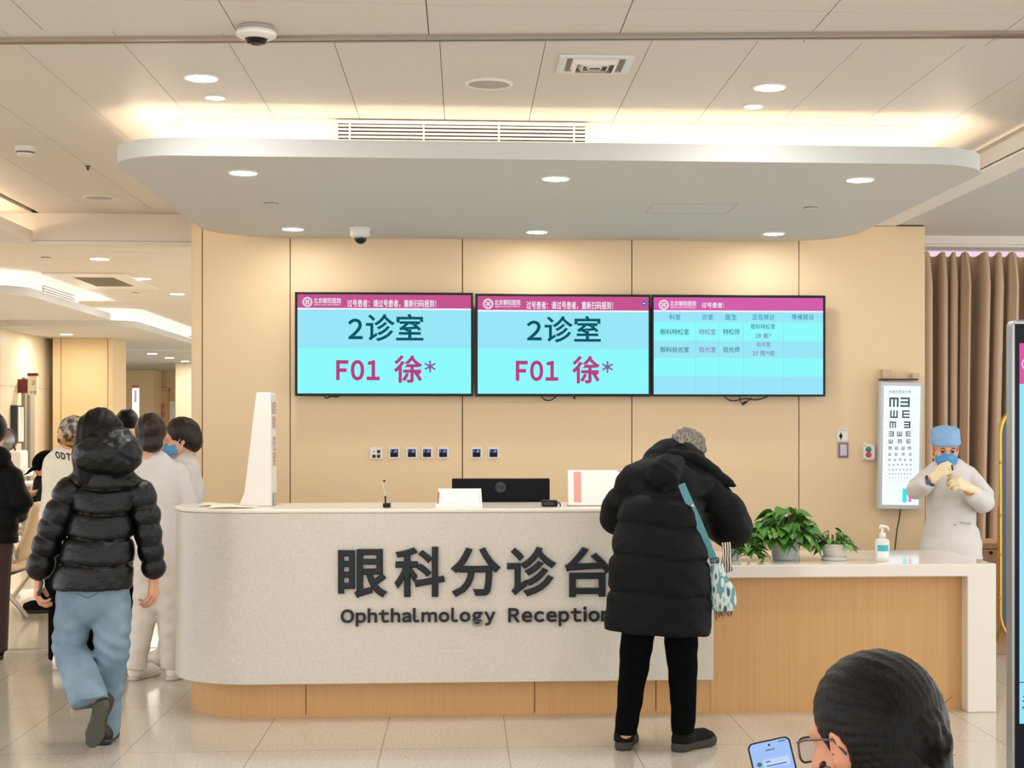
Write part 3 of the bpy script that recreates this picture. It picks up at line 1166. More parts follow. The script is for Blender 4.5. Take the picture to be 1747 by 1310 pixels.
# notices and switch right of the screens
a, c = P(1428.5, 752.5, YP), P(1447, 731, YP)
t = thing('wall_notice', 'small white printed notice with a black figure left of the eye chart', 'notice', ((a.x + c.x) / 2, YP, a.z))
MB().box(a.x, c.x, YW - .004, YW - .0005, a.z, c.z).build('sheet', M('white_plastic'), t)
b = MB()
m_ = a.x + .027
b.prism([(m_ + .012 * math.cos(i * PI / 6), a.z + .036 + .013 * math.sin(i * PI / 6)) for i in range(12)], YW - .006, YW - .0045, axis='y')
b.box(m_ - .004, m_ + .004, YW - .006, YW - .0045, a.z + .012, a.z + .06)
b.build('printed_figure', M('dark_plastic'), t)
MB().box(a.x + .012, c.x - .012, YW - .006, YW - .0045, c.z - .014, c.z - .009).build('printed_line', M('grey_plastic'), t)
a, c = P(1430.5, 780.5, YP), P(1447.5, 755, YP)
t = thing('card_holder', 'small purple-framed card holder under the white notice', 'card holder', ((a.x + c.x) / 2, YP, a.z))
MB().box(a.x, c.x, YW - .012, YW - .0005, a.z, c.z).build('frame', mat('purple_grey', '#76687f', 0.4), t, bevel=.003)
MB().box(a.x + .012, c.x - .012, YW - .014, YW - .0125, a.z + .014, c.z - .012).build('card', mat('card_lilac', '#c9c1cf', 0.4), t)
a, c = P(1471.5, 784.5, YP), P(1490.5, 757.5, YP)
t = thing('switch_box', 'white switch box with a green and a red push button', 'switch', ((a.x + c.x) / 2, YP, a.z))
MB().box(a.x, c.x, YW - .05, YW - .0005, a.z, c.z).build('case', M('white_plastic'), t, bevel=.005)
for py, mm in ((766.5, mat('btn_green', '#1f7a5c', 0.3)), (775.5, mat('btn_red', '#c8323a', 0.3))):
    p = P(1481.5, py, YW - .05)
    MB().lathe([(.019, 0), (.019, .008), (.015, .012), (0, .013)], (0, 0, 0), 20, tr=Matrix.Translation((p.x, YW - .0505, p.z)) @ Matrix.Rotation(PI / 2, 4, 'X')).build('push_button', mm, t, smooth=True)
b = MB()
for qx in (a.x + .009, c.x - .009):
    for qz in (a.z + .009, c.z - .009):
        b.box(qx - .003, qx + .003, YW - .052, YW - .0502, qz - .003, qz + .003)
b.build('screws', M('dark_plastic'), t)

# ---- illuminated eye chart, leaning a little
YC = 10.50
TL = math.atan((1502.5 - 1499) / 210)
c0 = P(1537, 760, YC)
hw, hh = (P(1573, 760, YC).x - P(1501, 760, YC).x) / 2, (P(1537, 651, YC).z - P(1537, 868, YC).z) / 2
RC = Matrix.Translation((c0.x, YC, c0.z)) @ Matrix.Rotation(TL, 4, 'Y')
t = thing('eye_chart', 'tall lit eye test chart box with rows of E letters', 'eye chart', (c0.x, YC, c0.z - hh))


def cbox(x0, x1, y0, y1, z0, z1, name, m_, bevel=0):
    b = MB().box(x0, x1, y0, y1, z0, z1)
    b.bm.transform(RC)
    return b.build(name, m_, t, bevel=bevel)


cbox(-hw, hw, 0, .07, -hh, hh, 'light_box', mat('chart_grey', '#c9cdd2', 0.4), .004)
glow('chart_light', '#f3fdff', 1.05)
cbox(-hw + .022, hw - .018, -.0012, -.0002, -hh + .03, hh - .028, 'lit_panel', M('chart_light'))
glow('chart_ink', '#54646a', 1.0)
glow('chart_ink_strong', '#2b3338', 1.0)
glow('chart_ink_pale', '#8ba2a8', 1.0)
ppm = 2 * hw / 72.0


def epoint(px, py):
    q = RC.inverted() @ P(px, py, YC)
    return q.x, q.z


def evec(b, px, py, s, d):
    """tumbling E centred on a pixel, s pixels tall; d = where the legs point"""
    x, z = epoint(px, py)
    s = s * ppm
    rects = [(-.5, -.5, -.3, .5), (-.3, .3, .5, .5), (-.3, -.1, .5, .1), (-.3, -.5, .5, -.3)]
    rot = {'r': 0, 'u': PI / 2, 'l': PI, 'd': -PI / 2}[d]
    for x0, z0, x1, z1 in rects:
        z0, z1 = min(z0, z1), max(z0, z1)
        if z1 - z0 < .01:
            z0 = .3
        vs = []
        for u, v in ((x0, z0), (x1, z0), (x1, z1), (x0, z1)):
            uu = u * math.cos(rot) - v * math.sin(rot)
            vv = u * math.sin(rot) + v * math.cos(rot)
            vs.append(b.bm.verts.new((x + uu * s, -.002, z + vv * s)))
        b.face(vs)


rows_ = [
    (686, 16, [(1525, 'd'), (1544, 'l')], 0), (706.5, 13, [(1525, 'u'), (1545.5, 'r')], 0), (724.5, 11, [(1523, 'd')], 0), (724.5, 11, [(1547.5, 'l')], 1),
    (740, 8.5, [(1520.5, 'l'), (1534.5, 'u'), (1549.5, 'r')], 0), (753, 7, [(1519.5, 'u'), (1535, 'd'), (1550, 'r')], 0),
    (764.5, 5.5, [(1518.5, 'd'), (1529.5, 'r'), (1540.5, 'u'), (1551.5, 'd')], 0), (775, 4.5, [(1517.7, 'u'), (1529, 'r'), (1541, 'd'), (1553, 'r')], 0),
    (784.3, 3.6, [(1517.7, 'r'), (1527, 'u'), (1535.5, 'd'), (1544, 'r'), (1553.3, 'l')], 0),
    (792.8, 3, [(1517.5, 'r'), (1524.5, 'u'), (1531.5, 'd'), (1539, 'r'), (1546.2, 'l'), (1553.4, 'u')], 0),
    (801, 2.5, [(1517.5, 'r'), (1523.2, 'u'), (1529, 'd'), (1535.5, 'r'), (1541.5, 'l'), (1547.5, 'u'), (1553.5, 'd')], 0),
    (808.3, 2.2, [(1517.5 + i * 5.1, 'rudl'[i % 4]) for i in range(8)], 0), (815, 1.8, [(1518 + i * 5.1, 'udlr'[i % 4]) for i in range(8)], 2),
    (821.5, 1.4, [(1518 + i * 5.1, 'dlru'[i % 4]) for i in range(8)], 2)]
for lev, mm in ((0, 'chart_ink'), (1, 'chart_ink_strong'), (2, 'chart_ink_pale')):
    b = MB()
    for py, s, ls, l in rows_:
        if l == lev:
            for px, d in ls:
                evec(b, px, py, s, d)
    b.bm.transform(RC)
    b.build('test_letters', M(mm), t)
b = MB()
for py in (681, 700, 713, 731, 745, 758, 770, 780, 789, 797.5, 805, 812, 818.5, 825):
    for px in (1512.2, 1559.5):
        x, z = epoint(px, py)
        b.face([b.bm.verts.new((x + u, -.002, z + v)) for u, v in ((-.006, -.0012), (.006, -.0012), (.006, .0012), (-.006, .0012))])
b.bm.transform(RC)
b.build('scale_marks', M('chart_ink_pale'), t)
q0, q1 = epoint(1516.5, 670.5), epoint(1554.5, 666)
put_text('标准对数视力表', q0[0], q1[0], q0[1], q1[1], -.002, M('chart_ink'), parent=t, rot=RC)
glow('bar_cyan', '#3fe6e6', 1.0)
glow('bar_pink', '#f27ad8', 1.0)
for x0, x1, y0, y1, mm, nm in ((1539.5, 1547, 833.5, 857, 'bar_cyan', 'cyan_bar'), (1549.5, 1555, 838, 856, 'bar_pink', 'pink_bar')):
    q0, q1 = epoint(x0, y1), epoint(x1, y0)
    cbox(q0[0], q1[0], -.0025, -.0015, q0[1], q1[1], nm, M(mm))
for x0, x1, y0, y1 in ((1502.5, 1517.5, 630.5, 646), (1553, 1564.5, 637, 646)):
    q0, q1 = P(x0, y1, YW), P(x1, y0, YW)
    MB().box(q0.x, q1.x, YW - .06, YW - .001, q0.z, q1.z).build('hanging_bracket', mat('clear_bracket', '#c9ae8c', 0.3), t)
q0, q1 = P(1502.5, 648.5, YC), P(1566.5, 646, YC)
MB().box(q0.x, q1.x, YC - .005, YC + .06, q0.z, q1.z).build('top_rail', M('dark_plastic'), t)
cable([(1536.5, 866), (1534, 885), (1531, 900), (1528.5, 920), (1526, 945), (1525, 960)], 10.57, .0045, 'thin black power cable hanging from the eye chart box', m='dark_plastic')

# ================================================================== curtain
b = MB()
MC = mat('curtain_cloth', '#bca287', 0.8, sheen=.3, bump=((300, 300, 300), 0.1, 0.002))
cx0, cx1 = gx[-1] - 0.25, 6.6
pleats = []
x = cx0
random.seed(3)
while x < cx1:
    pleats.append(x)
    x += random.uniform(.075, .18)


def curtain_fn(u, v):
    x = cx0 + (cx1 - cx0) * u
    z = 0.03 + v * 2.815
    k = 0
    for i in range(len(pleats) - 1):
        if pleats[i] <= x <= pleats[i + 1]:
            k = i
            break
    w_ = pleats[k + 1] - pleats[k]
    s = (x - pleats[k]) / w_
    pinch = 1.0 if v < .93 else 1.0 - (v - .93) / .07 * .75
    amp = min(.11, w_ * .75) * pinch
    y = 11.36 - amp * math.cos(2 * PI * s) - .012 * math.sin(x * 9 + v * 3)
    xx = x + .018 * math.sin(4 * PI * s) * pinch + .03 * (1 - v) * math.sin(x * 4.1) - .035 * (1 - v)
    zz = z
    if v > .965:
        zz -= (1 - math.cos(2 * PI * s)) * .5 * .035 * (v - .965) / .035
    return Vector((xx, y, zz))


b.grid(curtain_fn, 620, 22)
o = b.build('curtain', MC, smooth=True, angle=3.2)
tag(o, 'long beige pleated curtain behind the nurse with the blue cap', 'curtain')
o = MB().box(gx[-1] + .01, 6.8, 11.34, 11.38, 2.852, 2.866).build('curtain_rail', M('silver'))
tag(o, 'white metal curtain rail under the pelmet', 'rail')

# ================================================================== gold-framed standing mirror board, cabinet, kiosk
ym = 9.6
xm0 = XP(1703, ym)
zt, zb = P(1703, 684, ym).z, P(1703, 1106, ym).z
t = thing('standing_board', 'tall dark blue rounded board with a thin gold frame behind the kiosk', 'standing board', (xm0 + .27, ym, 0))


def caps(x0, x1, z0, z1, r, n=14):
    return rr(x0, x1, z0, z1, r, n)


zb = max(zb, .1)
out = caps(xm0, xm0 + .54, zb, zt, .22)
inn = caps(xm0 + .018, xm0 + .522, zb + .018, zt - .018, .202)
b = MB()
b.ring(out, inn, -.025, .025)
b.bm.transform(Matrix.Translation((0, ym, 0)) @ Matrix(((1, 0, 0, 0), (0, 0, 1, 0), (0, 1, 0, 0), (0, 0, 0, 1))))
b.build('gold_frame', M('gold'), t, smooth=True, bevel=.005)
MB().prism(inn, ym - .008, ym + .015, axis='y').build('panel', mat('navy_panel', '#3c4654', 0.25), t)
for py in (789, 879, 945, 1020):
    p = P(1706, py, ym - .025)
    MB().sphere(p, .011, 8).build('stud', M('gold'), t, smooth=True)
for u0, u1 in ((.12, .06), (.42, .48)):
    MB().tube([(xm0 + u0, ym + .02, zb + .3), (xm0 + u1, ym + .35, .006)], .012, 8).build('rear_leg', M('gold'), t)
for dx in (.1, .44):
    MB().tube([(xm0 + dx, ym, zb + .08), (xm0 + dx, ym - .02, .006)], .012, 8).build('foot', M('gold'), t)

yb = 9.95
a, c = P(1670, 985, yb), P(1704, 926, yb)
t = thing('wooden_cabinet', 'pale wooden drawer cabinet behind the nurse with the blue cap', 'cabinet', ((a.x + c.x) / 2 + .15, yb, 0))
MB().box(a.x, c.x + .25, yb + .02, yb + .4, 0, c.z).build('body', M('oak_pale'), t, bevel=.003)
z = P(1670, 937, yb).z
MB().box(a.x + .01, c.x + .24, yb + .004, yb + .0195, .3, z - .003).build('drawer_front', M('oak_pale'), t, bevel=.002)
MB().box(a.x + .01, c.x + .24, yb + .004, yb + .0195, z + .003, c.z - .004).build('top_rail', M('oak_pale'), t, bevel=.002)
p = P(1691, 943, yb)
MB().lathe([(.012, 0), (.012, .004), (0, .005)], (0, 0, 0), 16, tr=Matrix.Translation((p.x, yb + .004, p.z)) @ Matrix.Rotation(PI / 2, 4, 'X')).build('finger_hole', M('dark_hole'), t)

yk = 4.8
a = P(1728, 545, yk)
kx0, kz1 = a.x, a.z
t = thing('display_kiosk', 'tall silver-framed touch display kiosk cut by the right edge', 'kiosk', (kx0 + .36, yk, 0))
KW = .72
b = MB()
b.prism(rr(kx0, kx0 + KW, .16, kz1, (.0, .0, .02, .02), 8), yk, yk + .065, axis='y')
b.build('frame', M('silver'), t, smooth=True, bevel=.008, seg=3)
KB = .006
MB().box(kx0 + KB, kx0 + KW - KB, yk - .003, yk - .0005, .2, kz1 - .014).build('glass', mat('kiosk_glass', '#0a1018', 0.12, spec=.12), t)
kx1 = XP(1738.5, yk)
YKS = yk - .004
zs = [P(1740, v, yk).z for v in (585.5, 655, 1163.5, 1234)]
glow('kiosk_pink', '#dc5fa3', 1.0)
glow('kiosk_cyan', '#9be4fd', 1.0)
for z1_, z0_, mm, nm in ((zs[0], zs[1], 'kiosk_pink', 'header_band'), (zs[1], zs[2], 'kiosk_cyan', 'screen'), (zs[2], zs[3], 'kiosk_cyan', 'screen_footer')):
    b = MB()
    b.face([b.bm.verts.new(q) for q in ((kx1, YKS, z0_), (kx0 + KW - KB - .02, YKS, z0_), (kx0 + KW - KB - .02, YKS, z1_), (kx1, YKS, z1_))])
    b.build(nm, M(mm), t)
glow('kiosk_ink', '#3a5088', 1.0)
MB().box(kx1, kx0 + KW - KB - .02, YKS - .0008, YKS - .0003, zs[2] - .0015, zs[2] + .0015).build('divider_line', M('kiosk_ink'), t)
put_text('送检通知', XP(1742.5, yk), XP(1742.5, yk) + .2, P(1742, 1209, yk).z, P(1742, 1186, yk).z, YKS - .0006, M('kiosk_ink'), parent=t, offset=.008)
b = MB()
pc = P(1753, 621, yk)
r0 = .021
n = 32
vo = [b.bm.verts.new((pc.x + r0 * math.cos(2 * PI * i / n), YKS - .0006, pc.z + r0 * math.sin(2 * PI * i / n))) for i in range(n)]
vi = [b.bm.verts.new((pc.x + r0 * .8 * math.cos(2 * PI * i / n), YKS - .0006, pc.z + r0 * .8 * math.sin(2 * PI * i / n))) for i in range(n)]
for i in range(n):
    b.face([vo[i], vo[(i + 1) % n], vi[(i + 1) % n], vi[i]])
b.build('emblem', mat('emblem_lilac', '#d9b6ef', .5, emit=.9), t)
b = MB()
b.box(kx0 + .06, kx0 + KW - .06, yk + .005, yk + .065, .03, .16)
b.build('pedestal', mat('kiosk_dark', '#3b332d', 0.4), t)
MB().box(kx0 + .02, kx0 + KW - .02, yk - .15, yk + .22, 0, .03).build('base_plate', M('kiosk_dark'), t, bevel=.005)

# ================================================================== things on the main counter
CT_Z = 1.0955
# white information stand at the left end, seen from its side
yA, yB = 8.22, 8.46
t = thing('information_stand', 'tall white tapering information stand at the counter left end', 'stand', (P(440, 865, yA).x, yA, CT_Z))
xs = lambda px: XP(px, yA)
zt = P(440, 669, yA).z
prof = [(xs(406.5), CT_Z), (xs(461), CT_Z), (xs(461), zt), (xs(438), zt), (xs(436.5), zt - .02), (xs(416.5), P(0, 842, yA).z)]
prof = [(xs(406.5), CT_Z), (xs(463), CT_Z), (xs(461.5), zt - .006), (xs(459), zt), (xs(439), zt), (xs(436.8), zt - .01), (xs(416.5), P(0, 843, yA).z), (xs(411), P(0, 855, yA).z)]
MB().prism(prof, yA, yB, axis='y').build('case', mat('stand_white', '#e4dfd8', 0.35), t, smooth=True, bevel=.006, seg=3, angle=.4)
xf = xs(463) + .004
RS = Matrix.Translation((xf - .001, 0, 0)) @ Matrix.Rotation(PI / 2, 4, 'Z')
for s_, z0_, z1_ in (('自助', 1.50, 1.66), ('签到', 1.30, 1.47)):
    for k_, ch in enumerate(s_):
        h_ = (z1_ - z0_) / 2
        o = put_text(ch, yA + .06, yA + .19, z1_ - (k_ + 1) * h_ + .008, z1_ - k_ * h_, 0, mat('stand_red', '#b4776a', .5), parent=t, rot=RS)
b = MB()
b.prism([(yA + .05, CT_Z + .005), (yA + .17, CT_Z + .005), (yA + .2, P(0, 843, yA).z), (yA + .07, P(0, 843, yA).z)], xf - .001, xf + .0008, axis='x')
b.build('recess', M('grey_plastic'), t)
# papers
for i, (x0, y0, x1, y1, lab) in enumerate(((-1.42, 8.24, -1.235, 8.44, 'flat cream paper in front of the white information stand'), (-1.33, 8.03, -1.085, 8.19, 'second cream paper nearer the counter front, by the white stand'))):
    b = MB()
    b.grid(lambda u, v: Vector((x0 + (x1 - x0) * u, y0 + (y1 - y0) * v + .03 * u, CT_Z + .0015 + .012 * abs(math.sin(2.2 * u + v)) * (1 - u))), 10, 8)
    o = b.build('paper_sheet', mat('paper_cream', '#efe3cd', 0.7), None, smooth=True, solid=.0012)
    tag(o, lab, 'paper')

# gooseneck microphone
p = P(661, 866, 8.1)
p.z = CT_Z
t = thing('gooseneck_microphone', 'small black gooseneck microphone standing on the counter', 'microphone', p)
MB().box(p.x - .023, p.x + .017, p.y - .03, p.y + .03, CT_Z, CT_Z + .022).build('base', M('black_plastic'), t, bevel=.004)
cable([(658, 861), (657.8, 850), (655.5, 838), (653.5, 828), (653.8, 823), (655, 820.5)], 8.1, .0022, None, 'gooseneck', t, 'steel')
MB().tube([P(658, 858, 8.1), P(657.3, 846, 8.1)], .0045, 10).build('sleeve', M('black_plastic'), t)
MB().sphere(P(655.4, 820.5, 8.1), .006, 8).build('capsule', M('black_plastic'), t, smooth=True)
cable([(662, 863), (664, 858), (665.5, 860), (664, 864), (669, 866), (671, 867)], 8.1, .0018, None, 'wire', t)

# tent card
yt = 8.06
a, c = P(743, 868, yt), P(823, 868, yt)
zt = P(0, 836.5, yt).z
t = thing('tent_card', 'small white folded tent card with a red stripe on the counter', 'card', ((a.x + c.x) / 2, yt, CT_Z))
b = MB()
for x in (a.x,):
    pass
pts = [(yt, CT_Z), (yt + .06, zt), (yt + .12, CT_Z)]
x0b, x1b, x0t, x1t = a.x, c.x, P(748, 0, yt).x, P(821, 0, yt).x
v = [b.bm.verts.new(q) for q in ((x0b, yt, CT_Z), (x1b, yt, CT_Z), (x1t, yt + .06, zt), (x0t, yt + .06, zt), (x0b, yt + .12, CT_Z), (x1b, yt + .12, CT_Z))]
b.face([v[0], v[1], v[2], v[3]])
b.face([v[3], v[2], v[5], v[4]])
b.build('folded_card', mat('card_white', '#ece7e0', 0.5), t, solid=.0015)
def on_card(u, w):
    q = Vector((x0b + (x1b - x0b) * u, yt + .06 * w, CT_Z + (zt - CT_Z) * w))
    return q + Vector((0, -.0025, .0006))
b = MB()
b.face([b.bm.verts.new(on_card(u, w)) for u, w in ((.025, .2), (.065, .2), (.085, .82), (.045, .82))])
b.build('red_stripe', mat('stripe_red', '#bb5450', .5), t)
for w0 in (.17, .25, .9):
    b = MB()
    b.face([b.bm.verts.new(on_card(u, w)) for u, w in ((.2, w0), (.46 if w0 < .5 else .33, w0), (.46 if w0 < .5 else .33, w0 + .018), (.2, w0 + .018))])
    b.build('printed_line', mat('print_pale', '#cfc5c0', .5), t)
b = MB()
b.face([b.bm.verts.new(on_card(u, w)) for u, w in ((.93, .25), (.945, .25), (.935, .85), (.925, .85))])
b.build('printed_margin', mat('print_pale', '#cfc5c0', .5), t)

# monitor seen from behind
ym_ = 8.64
a, c = P(771, 866, ym_), P(938, 816, ym_)
t = thing('computer_monitor', 'black computer monitor seen from behind on the counter', 'monitor', ((a.x + c.x) / 2, ym_, .9))
b = MB()
b.box(a.x, c.x, ym_, ym_ + .03, c.z - .32, c.z)
b.build('back_shell', mat('monitor_black', '#0c0f12', 0.45, spec=.12), t, bevel=.006)
MB().box(a.x + .01, c.x - .01, ym_ + .0305, ym_ + .034, c.z - .31, c.z - .01).build('display', M('black_plastic'), t)
MB().box((a.x + c.x) / 2 - .03, (a.x + c.x) / 2 + .03, ym_ + .004, ym_ + .026, .74, c.z - .3).build('stand_neck', M('monitor_black'), t)
MB().box((a.x + c.x) / 2 - .12, (a.x + c.x) / 2 + .12, ym_ - .0, ym_ + .14, .735, .745).build('stand_foot', M('monitor_black'), t)
pc = P(854, 831, ym_)
b = MB()
n = 32
r0 = .030
for i in range(1):
    vo = [b.bm.verts.new((pc.x + r0 * math.cos(2 * PI * i / n), ym_ - .0012, pc.z + r0 * math.sin(2 * PI * i / n))) for i in range(n)]
    b.face(vo)
b.build('logo_disc', mat('logo_grey', '#34383b', 0.35, spec=.3), t)
put_text('hp', pc.x - .019, pc.x + .02, pc.z - .017, pc.z + .019, ym_ - .0016, M('monitor_black'), parent=t, offset=-.004)
# low desk the staff use behind the counter
MB().box(-1.4, 1.3, 8.605, 9.0, .70, .735).build('staff_desk', M('wing_white'))
tag(bpy.data.objects['staff_desk'], 'lower staff desk hidden behind the curved counter', 'desk')
b = MB()
for x in (-1.36, 1.24):
    b.box(x, x + .04, 8.61, 8.99, 0, .699)
b.build('leg', M('wing_white'), bpy.data.objects['staff_desk'])

# black scanner box
p = P(940, 866, 8.12)
t = thing('card_reader', 'small black card reader box lying beside the monitor on the counter', 'card reader', (p.x, 8.12, CT_Z))
MB().box(p.x - .05, p.x + .035, 8.09, 8.17, CT_Z, CT_Z + .034).build('case', M('black_plastic'), t, bevel=.008)
MB().box(p.x - .04, p.x + .01, 8.0885, 8.0895, CT_Z + .009, CT_Z + .027).build('front_window', M('dark_plastic'), t)
cable([(950, 861), (954, 857), (956, 862), (955, 867)], 8.13, .003, None, 'wire', t)

# acrylic sign board
ya = 8.16
a, c = P(970, 868, ya), P(1064, 868, ya)
zt = P(0, 804.5, ya).z
t = thing('acrylic_sign', 'white acrylic table sign with a red side column, by the woman in black', 'sign', ((a.x + c.x) / 2, ya, CT_Z))
tr = Matrix.Translation((0, ya, CT_Z)) @ Matrix.Rotation(math.radians(-12), 4, 'X')
hgt = (zt - CT_Z) / math.cos(math.radians(12))
b = MB()
b.box(a.x, c.x, 0, .004, .003, hgt)
b.bm.transform(tr)
b.build('printed_sheet', mat('sheet_white', '#f0ebe6', .4), t)
b = MB()
b.box(a.x - .006, c.x + .006, -.0035, -.0005, 0, hgt + .005)
b.bm.transform(tr)
mat('clear_acrylic', '#ffffff', 0.05)
M('clear_acrylic').node_tree.nodes['Principled BSDF'].inputs['Alpha'].default_value = 0.08
b.build('acrylic_front', M('clear_acrylic'), t)
b = MB()
W_ = c.x - a.x
b.box(a.x + .1 * W_, a.x + .235 * W_, .0, -.0003, .10 * hgt, .96 * hgt)
b.bm.transform(tr @ Matrix.Translation((0, -.0001, 0)))
b.build('red_column', mat('column_red', '#d98f84', .5), t)
b = MB()
b.prism([(c.x, hgt), (c.x - .03, hgt), (c.x, hgt - .03)], -.0004, -.0001, axis='y')
b.bm.transform(tr)
b.build('red_corner', mat('corner_red', '#c96a78', .5), t)
MB().box(a.x - .006, c.x + .006, ya - .004, ya + .07, CT_Z, CT_Z + .003).build('foot', mat('foot_dark', '#5c4d44', .4), t)
# ================================================================== smooth solid modelling for people and cloth
class Solid:
    """a distance field on a grid, meshed with surface nets"""

    def __init__(s, lo, hi, h):
        s.lo = np.array(lo, float)
        s.h = h
        s.n = np.maximum(np.ceil((np.array(hi, float) - s.lo) / h).astype(int) + 1, 4)
        s.g = np.full(s.n, 1.0, np.float32)
        s.ax = [(s.lo[i] + h * np.arange(s.n[i])).astype(np.float32) for i in range(3)]

    def _box(s, lo, hi):
        a = np.clip(np.floor((np.array(lo) - s.lo) / s.h).astype(int), 0, s.n - 1)
        b = np.clip(np.ceil((np.array(hi) - s.lo) / s.h).astype(int) + 1, 1, s.n)
        sl = tuple(slice(a[i], max(b[i], a[i] + 1)) for i in range(3))
        X = s.ax[0][sl[0]][:, None, None]
        Y = s.ax[1][sl[1]][None, :, None]
        Z = s.ax[2][sl[2]][None, None, :]
        return sl, X, Y, Z

    def _union(s, sl, d, k, sub=False):
        a = s.g[sl]
        if sub:
            d = -d
            if k > 0:
                h = np.clip(.5 - .5 * (d - a) / k, 0, 1)
                # smooth max
                s.g[sl] = d * (1 - h) + a * h + k * h * (1 - h)
            else:
                s.g[sl] = np.maximum(a, d)
            return
        if k > 0:
            h = np.clip(.5 + .5 * (a - d) / k, 0, 1)
            s.g[sl] = a * (1 - h) + d * h - k * h * (1 - h)
        else:
            s.g[sl] = np.minimum(a, d)

    def chain(s, pts, rad, k=.02, flat=None, seam=None, sub=False, wrinkle=0.0):
        """a limb through pts with radii rad; flat=(axis, factor) squeezes it along an axis;
        seam=(spacing, depth, phase) pinches it like quilted down"""
        pts = [np.array(p, float) for p in pts]
        R = max(rad) * (max(1, flat[1]) if flat else 1) + k + 3 * s.h + (seam[1] if seam else 0)
        lo = np.min(pts, 0) - R
        hi = np.max(pts, 0) + R
        sl, X, Y, Z = s._box(lo, hi)
        best = None
        run = 0.0
        for i in range(len(pts) - 1):
            a, b = pts[i], pts[i + 1]
            ab = b - a
            L = np.linalg.norm(ab) + 1e-9
            px, py, pz = X - a[0], Y - a[1], Z - a[2]
            if flat:
                ax = np.array(flat[0], float)
                ax /= np.linalg.norm(ax)
                f = 1 / flat[1] - 1
                t = np.clip((px * ab[0] + py * ab[1] + pz * ab[2]) / (L * L), 0, 1)
                dx, dy, dz = px - t * ab[0], py - t * ab[1], pz - t * ab[2]
                q = dx * ax[0] + dy * ax[1] + dz * ax[2]
                d = np.sqrt((dx + q * f * ax[0]) ** 2 + (dy + q * f * ax[1]) ** 2 + (dz + q * f * ax[2]) ** 2)
            else:
                t = np.clip((px * ab[0] + py * ab[1] + pz * ab[2]) / (L * L), 0, 1)
                d = np.sqrt((px - t * ab[0]) ** 2 + (py - t * ab[1]) ** 2 + (pz - t * ab[2]) ** 2)
            r = rad[i] + (rad[i + 1] - rad[i]) * t
            if seam:
                u = (run + t * L) / seam[0] + seam[2]
                r = r + seam[1] * (np.sqrt(np.abs(np.sin(PI * u))) - .75)
            d = d - r
            best = d if best is None else np.minimum(best, d)
            run += L
        s._union(sl, best.astype(np.float32), k, sub)
        return s

    def ball(s, c, r, k=.02, rot=None, sub=False):
        c = np.array(c, float)
        r = np.array(r if hasattr(r, '__len__') else (r, r, r), float)
        R = r.max() + k + 3 * s.h
        sl, X, Y, Z = s._box(c - R, c + R)
        x, y, z = X - c[0], Y - c[1], Z - c[2]
        if rot is not None:
            m = np.array(rot.to_3x3().transposed())
            x, y, z = (m[i][0] * x + m[i][1] * y + m[i][2] * z for i in range(3))
        k0 = np.sqrt((x / r[0]) ** 2 + (y / r[1]) ** 2 + (z / r[2]) ** 2)
        k1 = np.sqrt((x / r[0] ** 2) ** 2 + (y / r[1] ** 2) ** 2 + (z / r[2] ** 2) ** 2) + 1e-9
        s._union(sl, (k0 * (k0 - 1) / k1).astype(np.float32), k, sub)
        return s

    def cut(s, p, n):
        """remove what lies on the side n of the plane through p"""
        p = np.array(p, float)
        n = np.array(n, float)
        n /= np.linalg.norm(n)
        X, Y, Z = s.ax[0][:, None, None], s.ax[1][None, :, None], s.ax[2][None, None, :]
        s.g = np.maximum(s.g, ((X - p[0]) * n[0] + (Y - p[1]) * n[1] + (Z - p[2]) * n[2]).astype(np.float32))
        return s

    def disp(s, fn):
        X, Y, Z = s.ax[0][:, None, None], s.ax[1][None, :, None], s.ax[2][None, None, :]
        s.g = s.g + fn(X, Y, Z).astype(np.float32)
        return s

    def mesh(s, relax=1):
        g = s.g
        g[0], g[-1] = np.maximum(g[0], 1e-3), np.maximum(g[-1], 1e-3)
        g[:, 0], g[:, -1] = np.maximum(g[:, 0], 1e-3), np.maximum(g[:, -1], 1e-3)
        g[:, :, 0], g[:, :, -1] = np.maximum(g[:, :, 0], 1e-3), np.maximum(g[:, :, -1], 1e-3)
        ins = g < 0
        nx, ny, nz = g.shape

        def c(i, j, k):
            return (slice(i, nx - 1 + i), slice(j, ny - 1 + j), slice(k, nz - 1 + k))
        cnt = np.zeros((nx - 1, ny - 1, nz - 1), np.int8)
        for i in (0, 1):
            for j in (0, 1):
                for k in (0, 1):
                    cnt += ins[c(i, j, k)]
        act = (cnt > 0) & (cnt < 8)
        idx = np.full(act.shape, -1, np.int64)
        ai = np.argwhere(act)
        idx[act] = np.arange(len(ai))
        pos = np.zeros((len(ai), 3))
        num = np.zeros(len(ai))
        for axis in range(3):
            o = [q for q in range(3) if q != axis]
            for u in (0, 1):
                for v in (0, 1):
                    off0 = [0, 0, 0]
                    off0[o[0]], off0[o[1]] = u, v
                    off1 = list(off0)
                    off1[axis] = 1
                    a = g[tuple((ai + off0).T)]
                    b = g[tuple((ai + off1).T)]
                    m = (a < 0) != (b < 0)
                    t = np.where(m, a / np.where(m, a - b, 1), 0)
                    p = np.array(off0, float)[None, :] + t[:, None] * np.eye(3)[axis][None, :]
                    pos[m] += p[m]
                    num[m] += 1
        verts = s.lo + s.h * (ai + pos / num[:, None])
        faces = []
